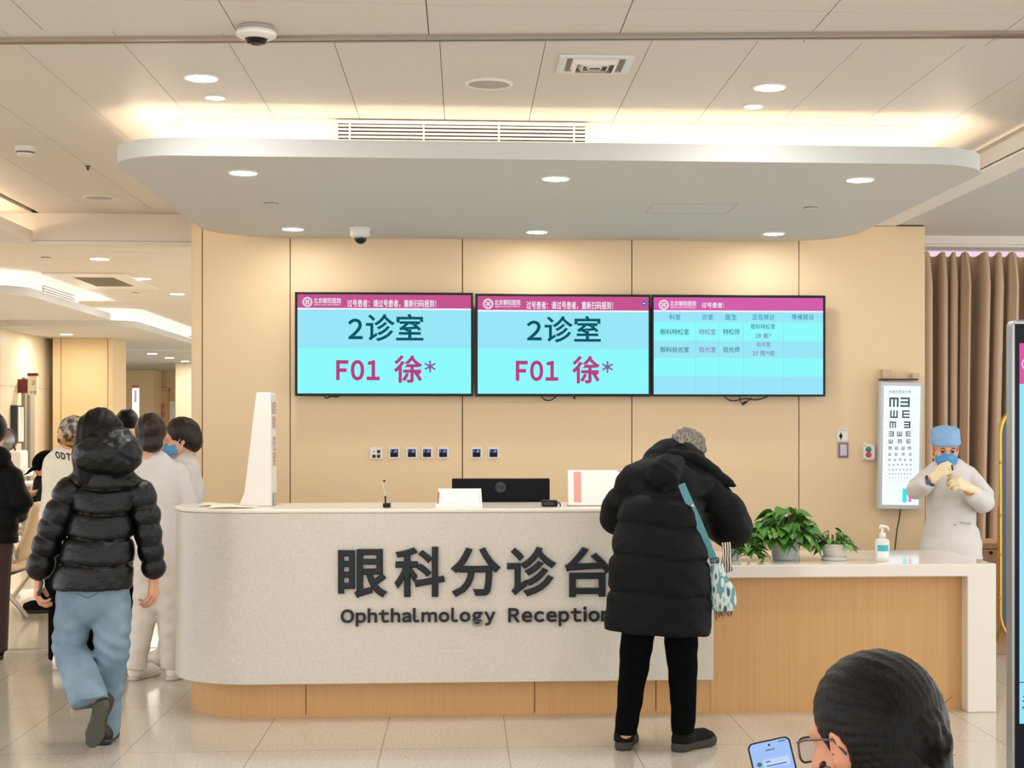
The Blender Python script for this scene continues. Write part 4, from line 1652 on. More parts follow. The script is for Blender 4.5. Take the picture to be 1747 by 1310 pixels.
        for axis in range(3):
            o0, o1 = (axis + 1) % 3, (axis + 2) % 3
            sl0 = [slice(None)] * 3
            sl1 = [slice(None)] * 3
            sl0[axis], sl1[axis] = slice(0, g.shape[axis] - 1), slice(1, None)
            m = ins[tuple(sl0)] != ins[tuple(sl1)]
            e = np.argwhere(m)
            e = e[(e[:, o0] > 0) & (e[:, o1] > 0) & (e[:, o0] < g.shape[o0] - 1) & (e[:, o1] < g.shape[o1] - 1)]
            flip = ins[tuple(e.T)]
            q = []
            for d0, d1 in ((1, 1), (0, 1), (0, 0), (1, 0)):
                k = e.copy()
                k[:, o0] -= d0
                k[:, o1] -= d1
                q.append(idx[tuple(k.T)])
            q = np.stack(q, 1)
            q[~flip] = q[~flip][:, ::-1]
            faces.append(q)
        faces = np.concatenate(faces)
        faces = faces[(faces >= 0).all(1)]
        # relax along the surface
        for _ in range(relax):
            acc = np.zeros_like(verts)
            cn = np.zeros(len(verts))
            for a_, b_ in ((0, 1), (1, 2), (2, 3), (3, 0)):
                np.add.at(acc, faces[:, a_], verts[faces[:, b_]])
                np.add.at(cn, faces[:, a_], 1)
                np.add.at(acc, faces[:, b_], verts[faces[:, a_]])
                np.add.at(cn, faces[:, b_], 1)
            verts = .5 * verts + .5 * acc / np.maximum(cn, 1)[:, None]
        return verts, faces


def to_mesh(name, parts):
    """parts = [(verts, faces), ...] joined into one mesh"""
    V, Fc, n = [], [], 0
    for v, f in parts:
        V.append(v)
        Fc.append(f + n)
        n += len(v)
    V = np.concatenate(V)
    Fc = np.concatenate(Fc)
    me = bpy.data.meshes.new(name)
    me.vertices.add(len(V))
    me.vertices.foreach_set('co', V.astype(np.float32).ravel())
    me.loops.add(len(Fc) * 4)
    me.polygons.add(len(Fc))
    me.loops.foreach_set('vertex_index', Fc.astype(np.int32).ravel())
    me.polygons.foreach_set('loop_start', np.arange(0, len(Fc) * 4, 4, dtype=np.int32))
    me.update(calc_edges=True)
    me.validate()
    return me


def part(name, parts, m, parent=None):
    if isinstance(parts, tuple):
        parts = [parts]
    return link_mesh(name, to_mesh(name, parts), m, parent, True)


def xf(vf, mx):
    v, f = vf
    m = np.array(mx)
    return v @ m[:3, :3].T + m[:3, 3], (f if np.linalg.det(m[:3, :3]) > 0 else f[:, ::-1])


def frame(origin, fwd, up):
    """matrix whose local +Y looks along fwd and +Z roughly along up"""
    y = Vector(fwd).normalized()
    x = y.cross(Vector(up)).normalized()
    z = x.cross(y)
    m = Matrix((x, y, z)).transposed().to_4x4()
    m.translation = Vector(origin)
    return m


# ------------------------------------------------------------------ head: local origin between the ears at eye height, +Y = face
_head = {}


def head_solid(h=.0045, neck=.115, neck_fwd=.012):
    key = (h, neck, neck_fwd)
    if key in _head:
        return _head[key]
    s = Solid((-.12, -.14, -.12 - neck), (.12, .15, .15), h)
    s.ball((0, -.018, .040), (.074, .094, .084), .0)
    s.ball((0, .022, -.028), (.061, .070, .080), .03)
    s.ball((0, .048, -.085), (.034, .036, .030), .03)
    s.chain([(-.052, .02, -.055), (-.02, .062, -.096)], [.022, .016], .025)
    s.chain([(.052, .02, -.055), (.02, .062, -.096)], [.022, .016], .025)
    s.chain([(-.045, .068, .018), (0, .082, .016), (.045, .068, .018)], [.013, .014, .013], .02)
    s.ball((-.040, .064, -.030), (.022, .020, .018), .02)
    s.ball((.040, .064, -.030), (.022, .020, .018), .02)
    s.ball((-.031, .091, -.002), (.019, .016, .011), .012, sub=True)
    s.ball((.031, .091, -.002), (.019, .016, .011), .012, sub=True)
    s.chain([(0, .088, .004), (0, .103, -.034)], [.008, .0105], .012)
    s.chain([(-.012, .094, -.037), (0, .100, -.038), (.012, .094, -.037)], [.007, .009, .007], .008)
    s.ball((0, .088, -.062), (.025, .010, .006), .007)
    s.ball((0, .086, -.072), (.021, .010, .007), .007)
    s.chain([(-.022, .092, -.0668), (0, .099, -.0662), (.022, .092, -.0668)], [.0018, .0022, .0018], .003, sub=True)
    for sx in (-1, 1):
        rot = Matrix.Rotation(sx * -.35, 4, 'Z') @ Matrix.Rotation(-.2, 4, 'X')
        s.ball((sx * .078, -.012, -.008), (.009, .019, .033), .008, rot=rot)
        s.ball((sx * .085, -.004, -.004), (.006, .010, .019), .005, rot=rot, sub=True)
        s.ball((sx * .077, -.004, -.036), (.007, .009, .009), .006)
    s.chain([(0, -.025, -.045), (0, -.030 + neck_fwd * .4, -.11), (0, -.035 + neck_fwd, -.12 - neck + .04)], [.050, .047, .048], .03)
    _head[key] = s.mesh()
    return _head[key]


# ------------------------------------------------------------------ hand: wrist at the origin, fingers along +Y, back of hand +Z, thumb on -X (a right hand, palm down)
_hands = {}


def hand_solid(curl=(.3, .35, .4, .45), thumb=.5, h=.0032, glove=0.0):
    key = (tuple(curl), thumb, h, glove)
    if key in _hands:
        return _hands[key]
    s = Solid((-.085, -.09, -.11), (.075, .21, .05), h)
    g = glove
    s.chain([(0, -.075, 0), (0, -.01, 0)], [.030 + g, .026 + g], .0, flat=((0, 0, 1), .75))
    s.chain([(-.012, .0, 0), (-.022, .075, .002)], [.021 + g, .019 + g], .02, flat=((0, 0, 1), .7))
    s.chain([(.010, .0, 0), (.020, .070, -.002)], [.021 + g, .018 + g], .02, flat=((0, 0, 1), .7))
    base = [(-.030, .086, .003), (-.010, .092, .005), (.011, .088, .003), (.030, .078, -.002)]
    lens = [(.042, .026, .021), (.046, .030, .022), (.042, .028, .021), (.033, .021, .019)]
    rads = [.0095, .0098, .0092, .0082]
    sp = [-.10, -.02, .06, .15]
    for i in range(4):
        p = np.array(base[i], float)
        a = 0.0
        pts = [p - np.array([0, .02, 0.002]), p]
        for j, L in enumerate(lens[i]):
            a += curl[i] * (.9 if j == 0 else 1.1)
            d = np.array([math.sin(sp[i]) * math.cos(a), math.cos(sp[i]) * math.cos(a), -math.sin(a)])
            p = p + L * d
            pts.append(p)
        r = rads[i] + g
        s.chain(pts, [r * 1.05, r * 1.1, r, r * .94, r * .82], .006)
    p0 = np.array([-.018, .018, -.008])
    p1 = p0 + np.array([-.026, .024, -.010])
    d = np.array([-.35 + .3 * thumb, .85, -.35 * thumb - .1])
    d /= np.linalg.norm(d)
    p2 = p1 + d * .036
    d2 = d + np.array([.35 * thumb, 0, -.3 * thumb])
    d2 /= np.linalg.norm(d2)
    p3 = p2 + d2 * .028
    s.chain([p0, p1, p2, p3], [.016 + g, .0135 + g, .0115 + g, .0095 + g], .012)
    _hands[key] = s.mesh()
    return _hands[key]


MIRX = Matrix.Diagonal((-1, 1, 1, 1))


def hand_at(wrist, fwd, back, left=False, **k):
    m = frame(wrist, fwd, back)
    if left:
        m = m @ MIRX
    return xf(hand_solid(**k), m)


# ------------------------------------------------------------------ shoe: heel at the origin on the ground, toe along +Y
def shoe(name, loc, toe, m_up, m_sole, parent, L=.255, W=1.0, sole_h=.028, heel=0.0, ankle=.09, pitch=0.0):
    mx = frame(loc, (toe[0], toe[1], 0), (0, 0, 1)) @ Matrix.Rotation(pitch, 4, 'X')
    k = L / .255
    s = Solid((-.075, -.07, -.02), (.075, .3 * k, .17), .0055)
    s.chain([(0, .015, .048), (0, .09 * k, .052), (.004, .17 * k, .040), (.003, .215 * k, .034)], [.036 * W, .036 * W, .041 * W, .030 * W], .02)
    s.chain([(0, .03, .05), (0, .025, ankle)], [.038 * W, .038 * W], .03)
    s.cut((0, 0, sole_h - .004), (0, 0, -1))
    s.cut((0, 0, ankle + .012), (0, 0, 1))
    up = part('shoe', xf(s.mesh(), mx), m_up, parent)
    s = Solid((-.08, -.07, -.02), (.08, .3 * k, .08), .0055)
    s.chain([(0, .01, .02), (0, .09 * k, .02), (.005, .175 * k, .02), (.003, .222 * k, .022)], [.038 * W, .034 * W, .045 * W, .033 * W], .015)
    s.cut((0, 0, .0), (0, 0, -1))
    s.cut((0, 0, sole_h), (0, 0, 1))
    part('sole', xf(s.mesh(0), mx), m_sole, up)
    return up


def bvh_of(o):
    me = o.data
    return BVHTree.FromPolygons([v.co.copy() for v in me.vertices], [tuple(p.vertices) for p in me.polygons])


def on_surface(tree, px, py, lift=.004):
    """where the line of sight through a pixel first meets a built surface, lifted off it"""
    o = Vector((0, 0, EYE))
    d = (P(px, py, 5.0) - o).normalized()
    hit, nrm, i, dist = tree.ray_cast(o, d)
    if hit is None:
        return None, None
    if nrm.dot(d) > 0:
        nrm = -nrm
    return hit + nrm * lift, nrm


def ribbon(b, pts, normals, width, thick=.002):
    """a strap along pts"""
    n = len(pts)
    rows = []
    for i in range(n):
        t = (pts[min(i + 1, n - 1)] - pts[max(i - 1, 0)]).normalized()
        sd = t.cross(normals[i]).normalized() * width / 2
        up = normals[i].normalized() * thick
        p = pts[i]
        rows.append([b.bm.verts.new(q) for q in (p - sd, p + sd, p + sd + up, p - sd + up)])
    for a, c in zip(rows, rows[1:]):
        for k in range(4):
            b.face([a[k], a[(k + 1) % 4], c[(k + 1) % 4], c[k]])
    b.face(rows[0][::-1])
    b.face(rows[-1])
    return b


def person_thing(label, body_parts, skin, loc=None, group=None):
    """the body is the top-level mesh; clothes, hair and shoes become its children"""
    o = part('person', body_parts, skin)
    tag(o, label, 'person', group)
    return o


def noise_disp(amp, sx, sy, sz, seed=0.0):
    def fn(X, Y, Z):
        return amp * (np.sin(X * sx + 1.3 * np.sin(Z * sz * .7 + seed) + seed) * np.sin(Z * sz + 1.7 * np.sin(Y * sy * .6) + 2 * seed)
                      + .6 * np.sin(Y * sy + X * sx * 1.7 + seed * 3) * np.sin(Z * sz * 1.9 + seed))
    return fn
# ================================================================== cloth, skin and hair materials
mat('skin', '#d9a184', 0.5, sss=0.15, var=((30, 30, 30), .2, '#d39a7c'))
mat('skin_warm', '#cf9070', 0.5, sss=0.15)
mat('hair_black', '#080706', 0.42, spec=.14, bump=((260, 260, 14), 0.5, 0.003), var=((260, 260, 10), .2, '#17120f'))
mat('hair_dark', '#160e0a', 0.4, spec=.3, bump=((240, 240, 14), 0.5, 0.003), var=((220, 220, 10), .2, '#33231b'))
mat('hair_grey', '#2b2825', 0.5, spec=.2, bump=((160, 160, 16), 0.5, 0.004), var=((150, 150, 20), .16, '#8f877b'))
mat('puffer_black', '#08090b', 0.34, spec=.30, bump=((45, 45, 60), 0.35, 0.012))
mat('coat_black', '#090a0c', 0.6, spec=.13, bump=((30, 30, 42), 0.3, 0.012))
mat('denim', '#60778a', 0.85, spec=.2, var=((9, 9, 5), .3, '#8ba0ae'), bump=((300, 300, 300), .15, .002))
mat('trouser_black', '#060607', 0.9, spec=.06, bump=((400, 400, 400), .1, .001))
mat('trouser_brown', '#3b2723', 0.8)
mat('nurse_white', '#d3cdcb', 0.75, bump=((22, 22, 14), .25, .012))
mat('nurse_trouser', '#d6cbc1', 0.8, bump=((18, 18, 30), .3, .012))
mat('mask_blue', '#4f92c6', 0.7, bump=((10, 10, 260), .3, .003))
mat('cap_blue', '#80a8cf', 0.75, bump=((26, 26, 40), .5, .012))
mat('glove_cream', '#e3cfa9', 0.55, bump=((70, 70, 70), .25, .004))
mat('shoe_dark', '#2b1a16', 0.5)
mat('shoe_sole_green', '#4d4e44', 0.7)
mat('sneaker_black', '#0c0d0c', 0.75, spec=.15, bump=((120, 120, 120), .3, .004))
mat('sneaker_sole', '#403d37', 0.8, spec=.15)
mat('shoe_white', '#e6ddd3', 0.5)
mat('shoe_sole_pale', '#c5bbb0', 0.6)
mat('cream_jacket', '#e6ddca', 0.65, bump=((30, 30, 40), .3, .012))


def V(p):
    return np.array(p, float)


def body_core(h, chains, lo, hi):
    s = Solid(lo, hi, h)
    for pts, r, k in chains:
        s.chain(pts, r, k)
    return s.mesh()


# ================================================================== woman in the short black puffer jacket, walking away
Y0 = 7.45
J = lambda px, py, dy=0.0: V(P(px, py, Y0 + dy))
feet_z = 0.0
hc = J(171, 742, .03)
face = Vector((0.12, 1, -.06))
hm = frame(hc, face, (0, 0, 1))
parts = [xf(head_solid(.006), hm)]
lo, hi = (-2.4, 6.9, 0.0), (-1.2, 8.0, 1.5)
parts.append(body_core(.014, [
    ([J(176, 800, .03), J(176, 880, .02), J(168, 950), J(160, 1005)], [.075, .085, .085, .085], .03),
    ([J(120, 835), J(88, 915, .0), J(66, 978, .02)], [.035, .032, .028], .03),
    ([J(240, 840), J(252, 915, .02), J(262, 978, .06)], [.035, .032, .028], .03),
    ([J(135, 1015), J(125, 1105, .02), J(158, 1190, -.24)], [.05, .04, .03], .03),
    ([J(188, 1015), J(187, 1110, -.01), J(178, 1230, .02)], [.05, .04, .03], .03)], lo, hi))
hl = hand_at(J(66, 985, .02), Vector((-.10, .10, -.9)), Vector((-.9, -.3, .1)), left=True, curl=(.55, .6, .65, .7), thumb=.8)
hr = hand_at(J(262, 985, .06), Vector((-.02, .12, -.9)), Vector((.9, -.3, .1)), left=False, curl=(.45, .5, .55, .6), thumb=.6)
walker = person_thing('woman walking away in a black hooded puffer jacket and blue jeans', parts + [hl, hr], M('skin'))
# hair falling inside the hood
s = Solid((-2.2, 7.1, 1.1), (-1.3, 7.75, 1.75), .008)
s.ball(J(171, 735, .01), (.094, .115, .115), .0)
s.chain([J(158, 735, -.03), J(150, 775, -.04), J(152, 815, -.04)], [.075, .075, .06], .04, flat=((0, 1, 0), .8))
s.chain([J(186, 735, -.03), J(192, 760, -.02)], [.07, .07], .04, flat=((0, 1, 0), .8))
s.chain([J(148, 770, -.03), J(132, 815, .02), J(120, 842, -.02)], [.045, .03, .012], .03)
s.cut(J(171, 742, .10), (0, 1, .0))
s.disp(lambda X, Y, Z: .0022 * np.sin(X * 190 + 2 * np.sin(Z * 14)))
# parting line
s.chain([J(180, 694, -.08), J(183, 712, -.115)], [.004, .006], .006, sub=True)
part('hair', s.mesh(), M('hair_black'), walker)
# jacket
s = Solid((-2.25, 7.0, .6), (-1.25, 7.85, 1.4), .0068)
torso = [J(178, 822, .02), J(177, 850, .02), J(172, 905), J(165, 958, -.01), J(158, 992, -.01)]
s.chain(torso, [.140, .155, .160, .178, .186], .03, flat=((0, 1, 0), .78), seam=None)
s.chain([J(132, 834, .02), J(225, 838, .02)], [.075, .075], .05)
s.cut(J(170, 1004), (0, .0, -1))


def quilt(seams, depth, tilt=0.0, x0=0.0, wid=.016):
    def fn(X, Y, Z):
        d = 0
        zz = Z + tilt * (X - x0) + .006 * np.sin(X * 21)
        for z in seams:
            d = d + depth * np.exp(-np.abs(zz - z) / wid)
        return d
    return fn


sz = [J(170, y)[2] for y in (833, 875, 918, 962)]
s.disp(quilt(sz, .024, .03, -1.75, .009))
s2 = Solid((-2.3, 7.0, .6), (-1.2, 7.85, 1.4), .0068)
s2.chain([J(120, 838, .0), J(100, 880, -.01), J(84, 918, -.01), J(68, 968, .0)], [.072, .072, .068, .062], .0, seam=(.088, .020, .25))
s2.chain([J(240, 842, .02), J(249, 880, .02), J(254, 920, .02), J(262, 968, .04)], [.070, .068, .062, .056], .0, seam=(.088, .016, .25))
k_ = .012
a_ = np.full(s.n, 1.0, np.float32)
part('jacket', [s.disp(noise_disp(.0016, 40, 50, 45)).mesh(), s2.disp(noise_disp(.0012, 60, 50, 55, 1)).mesh()], M('puffer_black'), walker)
# cuffs and zip side hem
# hood
s = Solid((-2.1, 7.05, 1.2), (-1.4, 7.7, 1.6), .0075)
s.ball(J(190, 775, -.10), (.135, .10, .098), .0, rot=Matrix.Rotation(.18, 4, 'Y'))
s.ball(J(160, 778, -.08), (.10, .09, .080), .05)
s.ball(J(215, 770, -.06), (.07, .09, .080), .05)
s.ball(J(190, 738, -.06), (.075, .07, .03), .05)
s.chain([J(190, 728, -.16), J(192, 765, -.21), J(190, 800, -.2)], [.006, .008, .006], .022, sub=True)
s.chain([J(192, 768, -.205), J(225, 790, -.15)], [.004, .004], .02, sub=True)
s.chain([J(135, 800, -.13), J(160, 815, -.17), J(215, 822, -.16), J(240, 800, -.1)], [.006, .006, .006, .006], .015, sub=True)
s.ball(J(172, 712, .02), (.075, .09, .07), .02, sub=True)
s.disp(noise_disp(.003, 50, 40, 60, 2))
part('hood', s.mesh(), M('puffer_black'), walker)
# jeans
s = Solid((-2.2, 6.9, .02), (-1.4, 7.9, .9), .009)
hipL, hipR = J(134, 1000, 0), J(186, 1000, 0)
s.chain([J(160, 985), J(160, 1015)], [.155, .150], .02, flat=((0, 1, 0), .8))
s.chain([hipL, J(127, 1040), J(117, 1105, .02), J(136, 1150, -.12), J(153, 1196, -.23), J(160, 1215, -.28)], [.098, .088, .080, .084, .090, .092], .015)
s.cut(J(155, 1200, -.24), V((.25, -.35, -.9)))
s.chain([hipR, J(192, 1050), J(190, 1115, .0), J(184, 1175, .02), J(181, 1245, .03)], [.098, .088, .082, .074, .064], .015)
sl_d = (V(J(155, 1192, -.23)) - V(J(120, 1105, .02)))
sl_d /= np.linalg.norm(sl_d)
zk = J(150, 1105)[2]
s.disp(lambda X, Y, Z: .005 * np.sin(Z * 95 + X * 30 + 2 * np.sin(X * 22)) * np.exp(-((Z - zk) / .10) ** 2))
s.disp(lambda X, Y, Z: .004 * np.sin(Z * 80 - X * 60) * np.exp(-((Z - zk + .22) / .08) ** 2))
part('jeans', s.disp(noise_disp(.004, 26, 30, 34, .4)).mesh(), M('denim'), walker)
b = MB()
yy = None
tree = bvh_of([c for c in walker.children if c.name.startswith('jeans')][0])
pp, nn = [], []
for i in range(9):
    q, n_ = on_surface(tree, 131 + i * 4.5, 1012 + (8 if i < 4 else 8) - abs(i - 4) * 2.0, .001)
    if q is not None:
        pp.append(q)
        nn.append(n_)
if len(pp) > 3:
    ribbon(b, pp, nn, .004, .0015)
    b.build('yoke_seam', mat('denim_dark', '#4e6474', .9), walker)
# shoes: the raised one toe-down behind, the other flat
a0 = V(J(160, 1198, -.24))
mx_t = a0
sh = shoe('shoe', (0, 0, 0), (0, 1, 0), M('shoe_dark'), M('shoe_sole_green'), walker, L=.25, sole_h=.03)
mxs = frame(P(166, 1207, Y0 - .27), (-.22, .42, -.88), (.12, -.80, -.45))
mxs = frame(P(171, 1205, Y0 - .26), (-.30, .40, -.86), (.15, .88, .38))
for o in [sh] + list(sh.children):
    o.data.transform(mxs)
shoe('shoe', (P(180, 1262, Y0).x, Y0 - .03, 0.0), (-.08, 1, 0), M('shoe_dark'), M('dark_plastic'), walker, L=.25, sole_h=.03)
# dark phone charm in the left hand
t = thing('key_strap', 'dark strap with small charms held in the walking woman left hand', 'strap', P(70, 1000, Y0))
cable([(70, 986), (72, 996), (68, 1006), (64, 1012)], Y0 - .02, .006, None, 'strap_loop', t, 'dark_plastic')
cable([(73, 984), (76, 994), (74, 1003)], Y0 - .025, .004, None, 'chain', t, 'steel')
MB().sphere(P(66, 1013, Y0 - .02), .011, 8).build('charm', mat('charm_maroon', '#5a2730', .4), t, smooth=True)

# ================================================================== woman in the long black down coat at the counter
Y0 = 7.10
J = lambda px, py, dy=0.0: V(P(px, py, Y0 + dy))
hm = frame(J(1174, 780, .28), Vector((.30, .85, -.55)), Vector((.12, .5, .8)))
parts = [xf(head_solid(.006, .10), hm)]
parts.append(body_core(.014, [
    ([J(1140, 800, .2), J(1125, 880, .08), J(1122, 960, 0), J(1122, 1020, 0)], [.085, .095, .10, .095], .03),
    ([J(1170, 778, .29), J(1150, 810, .2)], [.045, .06], .03),
    ([J(1085, 820, .16), J(1052, 880, .26), J(1090, 862, .6), J(1110, 852, .78)], [.045, .04, .033, .028], .02),
    ([J(1212, 825, .18), J(1252, 900, .24), J(1205, 864, .58), J(1175, 852, .76)], [.045, .04, .033, .028], .02),
    ([J(1095, 1040), J(1082, 1150, .03), J(1068, 1250)], [.05, .04, .032], .03),
    ([J(1158, 1040), J(1164, 1150, .03), J(1166, 1250)], [.05, .04, .032], .03)], (.5, 6.6, .0), (1.6, 8.2, 1.5)))
parts.append(hand_at(J(1110, 850, .78), Vector((.35, .9, -.1)), Vector((0, .1, 1)), left=True, curl=(.35, .4, .45, .5), thumb=.5))
parts.append(hand_at(J(1175, 850, .76), Vector((-.35, .9, -.1)), Vector((0, .1, 1)), left=False, curl=(.6, .65, .7, .75), thumb=.9))
lady = person_thing('grey-haired woman in a long black down coat leaning over the counter', parts, M('skin'))
# hair: drawn back over the crown into a short tail
s = Solid((.75, 7.0, 1.3), (1.4, 7.75, 1.72), .0065)
LH = lambda x, y, z: np.array(hm @ Vector((x, y, z)))
s.ball(LH(0, -.018, .042), (.090, .110, .100), .0, rot=hm.to_3x3().to_4x4())
s.ball(LH(0, -.06, -.01), (.082, .07, .075), .03, rot=hm.to_3x3().to_4x4())
s.cut(LH(0, .062, .03), hm.to_3x3() @ Vector((0, 1, -.5)))
s.ball(J(1158, 766, .19), (.045, .045, .045), .03)
s.chain([J(1161, 756, .2), J(1156, 770, .155), J(1162, 788, .16)], [.042, .035, .022], .02)
def grey_strands(X, Y, Z):
    return .003 * np.sin(120 * (Z * .9 + X * .7) + 2.5 * np.sin(X * 30)) + .002 * np.sin(X * 230 + 3 * np.sin(Z * 20))
s.disp(grey_strands)
hair = part('hair', s.mesh(), M('hair_grey'), lady)
tree = bvh_of(hair)
b = MB()
random.seed(12)
for i in range(70):
    ox, oy = random.uniform(1140, 1205), random.uniform(738, 772)
    pp = []
    for k in range(6):
        u = k / 5
        q, n_ = on_surface(tree, ox + (1163 - ox) * u * .8, oy + (762 - oy) * u * .8 + 3 * math.sin(u * 3 + i), .0012)
        if q is None:
            break
        pp.append(q)
    if len(pp) > 3:
        b.tube(pp, [.0009] * len(pp), 4)
b.build('grey_strands', mat('hair_grey_light', '#a39a8c', .5), lady)
MB().tube([J(1160 + 9 * math.cos(a), 764 + 6 * math.sin(a), .135) for a in [i * PI / 6 for i in range(13)]], .008, 8).build('hair_tie', M('coat_black'), lady, smooth=True)

# coat body
s = Solid((.55, 6.75, .50), (1.65, 7.55, 1.50), .0078)
s.chain([J(1150, 805, .20), J(1134, 850, .12), J(1126, 905, .04), J(1125, 965, .0), J(1126, 1020, .0), J(1122, 1064, .0)],
        [.165, .195, .215, .238, .248, .252], .02, flat=((0, 1, 0), .68))
s.chain([J(1092, 824, .15), J(1196, 830, .17)], [.092, .088], .06)
s.ball(J(1165, 795, .22), (.10, .08, .07), .05)
pl_ = V(J(1120, 1078))
s.cut(pl_, (-.05, 0, -1))
sz = [J(1120, y)[2] for y in (848, 897, 951, 1012)]
s.disp(quilt(sz, .020, .10, .92, .011))
s.disp(noise_disp(.0032, 26, 30, 32, .7))
coat_b = s.mesh()
# sleeves
s = Solid((.45, 6.8, .85), (1.75, 8.1, 1.45), .0095)
s.chain([J(1085, 822, .14), J(1062, 858, .18), J(1052, 882, .24), J(1072, 872, .45), J(1100, 864, .70)], [.088, .084, .088, .078, .062], .0, seam=(.15, .012, .45))
s.chain([J(1206, 836, .18), J(1237, 872, .2), J(1246, 898, .22), J(1222, 885, .45), J(1185, 866, .70)], [.085, .098, .108, .09, .066], .0, seam=(.16, .012, .4))
s.disp(noise_disp(.003, 36, 34, 40, 1.7))
coat = part('down_coat', [coat_b, s.mesh()], M('coat_black'), lady)
# standing collar, open at the right
s = Solid((.85, 7.05, 1.2), (1.5, 7.7, 1.55), .0075)
s.chain([J(1122, 781, .2), J(1150, 776, .13), J(1185, 783, .13), J(1213, 801, .16), J(1246, 822, .16)], [.030, .036, .036, .034, .016], .0)
s.chain([J(1213, 806, .16), J(1240, 826, .15), J(1254, 829, .15)], [.03, .014, .005], .015)
s.disp(noise_disp(.003, 40, 40, 50, .2))
part('collar', s.mesh(), M('coat_black'), lady)
# hood hanging on the back
s = Solid((.70, 6.85, 1.05), (1.25, 7.45, 1.5), .0075)
s.ball(J(1131, 812, .035), (.092, .085, .092), .0, rot=Matrix.Rotation(.1, 4, 'Y'))
s.ball(J(1145, 792, .08), (.07, .07, .05), .04)
s.ball(J(1136, 836, .03), (.06, .06, .05), .03)
s.chain([J(1142, 790, -.06), J(1146, 815, -.075), J(1156, 835, -.05)], [.003, .004, .003], .018, sub=True)
s.disp(noise_disp(.003, 60, 40, 60, 1.1))
part('hood', s.mesh(), M('coat_black'), lady)
# trousers
s = Solid((.5, 6.8, .02), (1.4, 7.5, .9), .009)
s.chain([J(1094, 1040), J(1088, 1085), J(1079, 1160, .03), J(1067, 1248, .0)], [.086, .080, .065, .052], .02)
s.chain([J(1160, 1040), J(1162, 1085), J(1165, 1160, .03), J(1166, 1248, .0)], [.086, .081, .066, .055], .02)
s.cut(J(1120, 1251), (0, 0, -1))
part('trousers', s.disp(noise_disp(.003, 30, 30, 36, 1.2)).mesh(), M('trouser_black'), lady)
f1 = PZ(1066, 1281, 0)
f2 = PZ(1163, 1284, 0)
shoe('shoe', (f1.x - .005, f1.y + .02, 0), (.22, 1, 0), M('sneaker_black'), M('sneaker_sole'), lady, L=.265, sole_h=.042, ankle=.105, W=1.12)
shoe('shoe', (f2.x - .01, f2.y + .03, 0), (.80, .75, 0), M('sneaker_black'), M('sneaker_sole'), lady, L=.265, sole_h=.042, ankle=.105, W=1.12)

# shoulder bag with a teal strap
tree = bvh_of(coat)
t = thing('shoulder_bag', 'patterned pouch bag with a teal strap and black fringe worn by the woman in black', 'bag', P(1232, 1010, Y0))
pp, nn = [], []
for px, py in ((1161, 826), (1165, 838), (1171, 850), (1178, 866), (1186, 884), (1195, 904), (1204, 925), (1212, 945), (1219, 960)):
    q, n_ = on_surface(tree, px, py, .006)
    if q is None:
        q = P(px, py, pp[-1].y + .004)
    pp.append(q)
    nn.append(Vector((.1, -1, .1)).normalized())
for _ in range(3):
    pp = [pp[0]] + [(pp[i - 1] + pp[i] * 2 + pp[i + 1]) / 4 for i in range(1, len(pp) - 1)] + [pp[-1]]
pp = [p_ + Vector((0, -.008, 0)) for p_ in pp]
b = MB()
ribbon(b, pp, nn, .036, .003)
b.build('strap', mat('strap_teal', '#4f8790', .6, bump=((10, 10, 600), .3, .002)), t)
q = pp[3]
MB().sphere(q + Vector((.0, -.006, .012)), .010, 8).build('strap_slider', M('steel'), t, smooth=True)
yb_ = pp[-1].y - .02
b = MB()
bc = P(1219, 956, yb_)
b.ring(rr(-.022, .022, -.012, .012, .003, 3), rr(-.017, .017, -.007, .007, .002, 3), -.003, .003)
b.bm.transform(Matrix.Translation(bc) @ Matrix.Rotation(PI / 2, 4, 'X') @ Matrix.Rotation(.15, 4, 'Z'))
b.build('buckle', M('dark_plastic'), t)
s = Solid((1.0, 6.7, .60), (1.5, 7.4, 1.1), .007)
JB = lambda px, py, dy=0: V(P(px, py, yb_ + dy))
s.chain([JB(1223, 968, .02), JB(1228, 995, .02), JB(1233, 1028, .02)], [.032, .05, .058], .0, flat=((0, 1, 0), .45))
s.ball(JB(1236, 1018, .02), (.055, .028, .07), .03)
s.cut(JB(1235, 1044), (0.1, 0, -1))
s.disp(noise_disp(.003, 40, 30, 40, .9))
mb = bpy.data.materials.new('bag_print')
mb.use_nodes = True
nt = mb.node_tree
bs = nt.nodes['Principled BSDF']
tcn = nt.nodes.new('ShaderNodeTexCoord')
mp = nt.nodes.new('ShaderNodeMapping')
mp.inputs['Scale'].default_value = (42, 30, 16)
mp.inputs['Rotation'].default_value = (0, .6, 0)
nt.links.new(tcn.outputs['Object'], mp.inputs[0])
vo_ = nt.nodes.new('ShaderNodeTexVoronoi')
vo_.inputs['Scale'].default_value = 1.0
nt.links.new(mp.outputs[0], vo_.inputs['Vector'])
rp = nt.nodes.new('ShaderNodeValToRGB')
rp.color_ramp.interpolation = 'CONSTANT'
rp.color_ramp.elements[0].color = lin('#2f4a5f')
rp.color_ramp.elements[1].position = .30
rp.color_ramp.elements[1].color = lin('#8fb0ae')
e_ = rp.color_ramp.elements.new(.42)
e_.color = lin('#c9d3cc')
e_ = rp.color_ramp.elements.new(.62)
e_.color = lin('#5f8f98')
nt.links.new(vo_.outputs['Distance'], rp.inputs[0])
nt.links.new(rp.outputs[0], bs.inputs['Base Color'])
bs.inputs['Roughness'].default_value = .7
MATS['bag_print'] = mb
part('pouch', s.mesh(), mb, t)
b = MB()
random.seed(5)
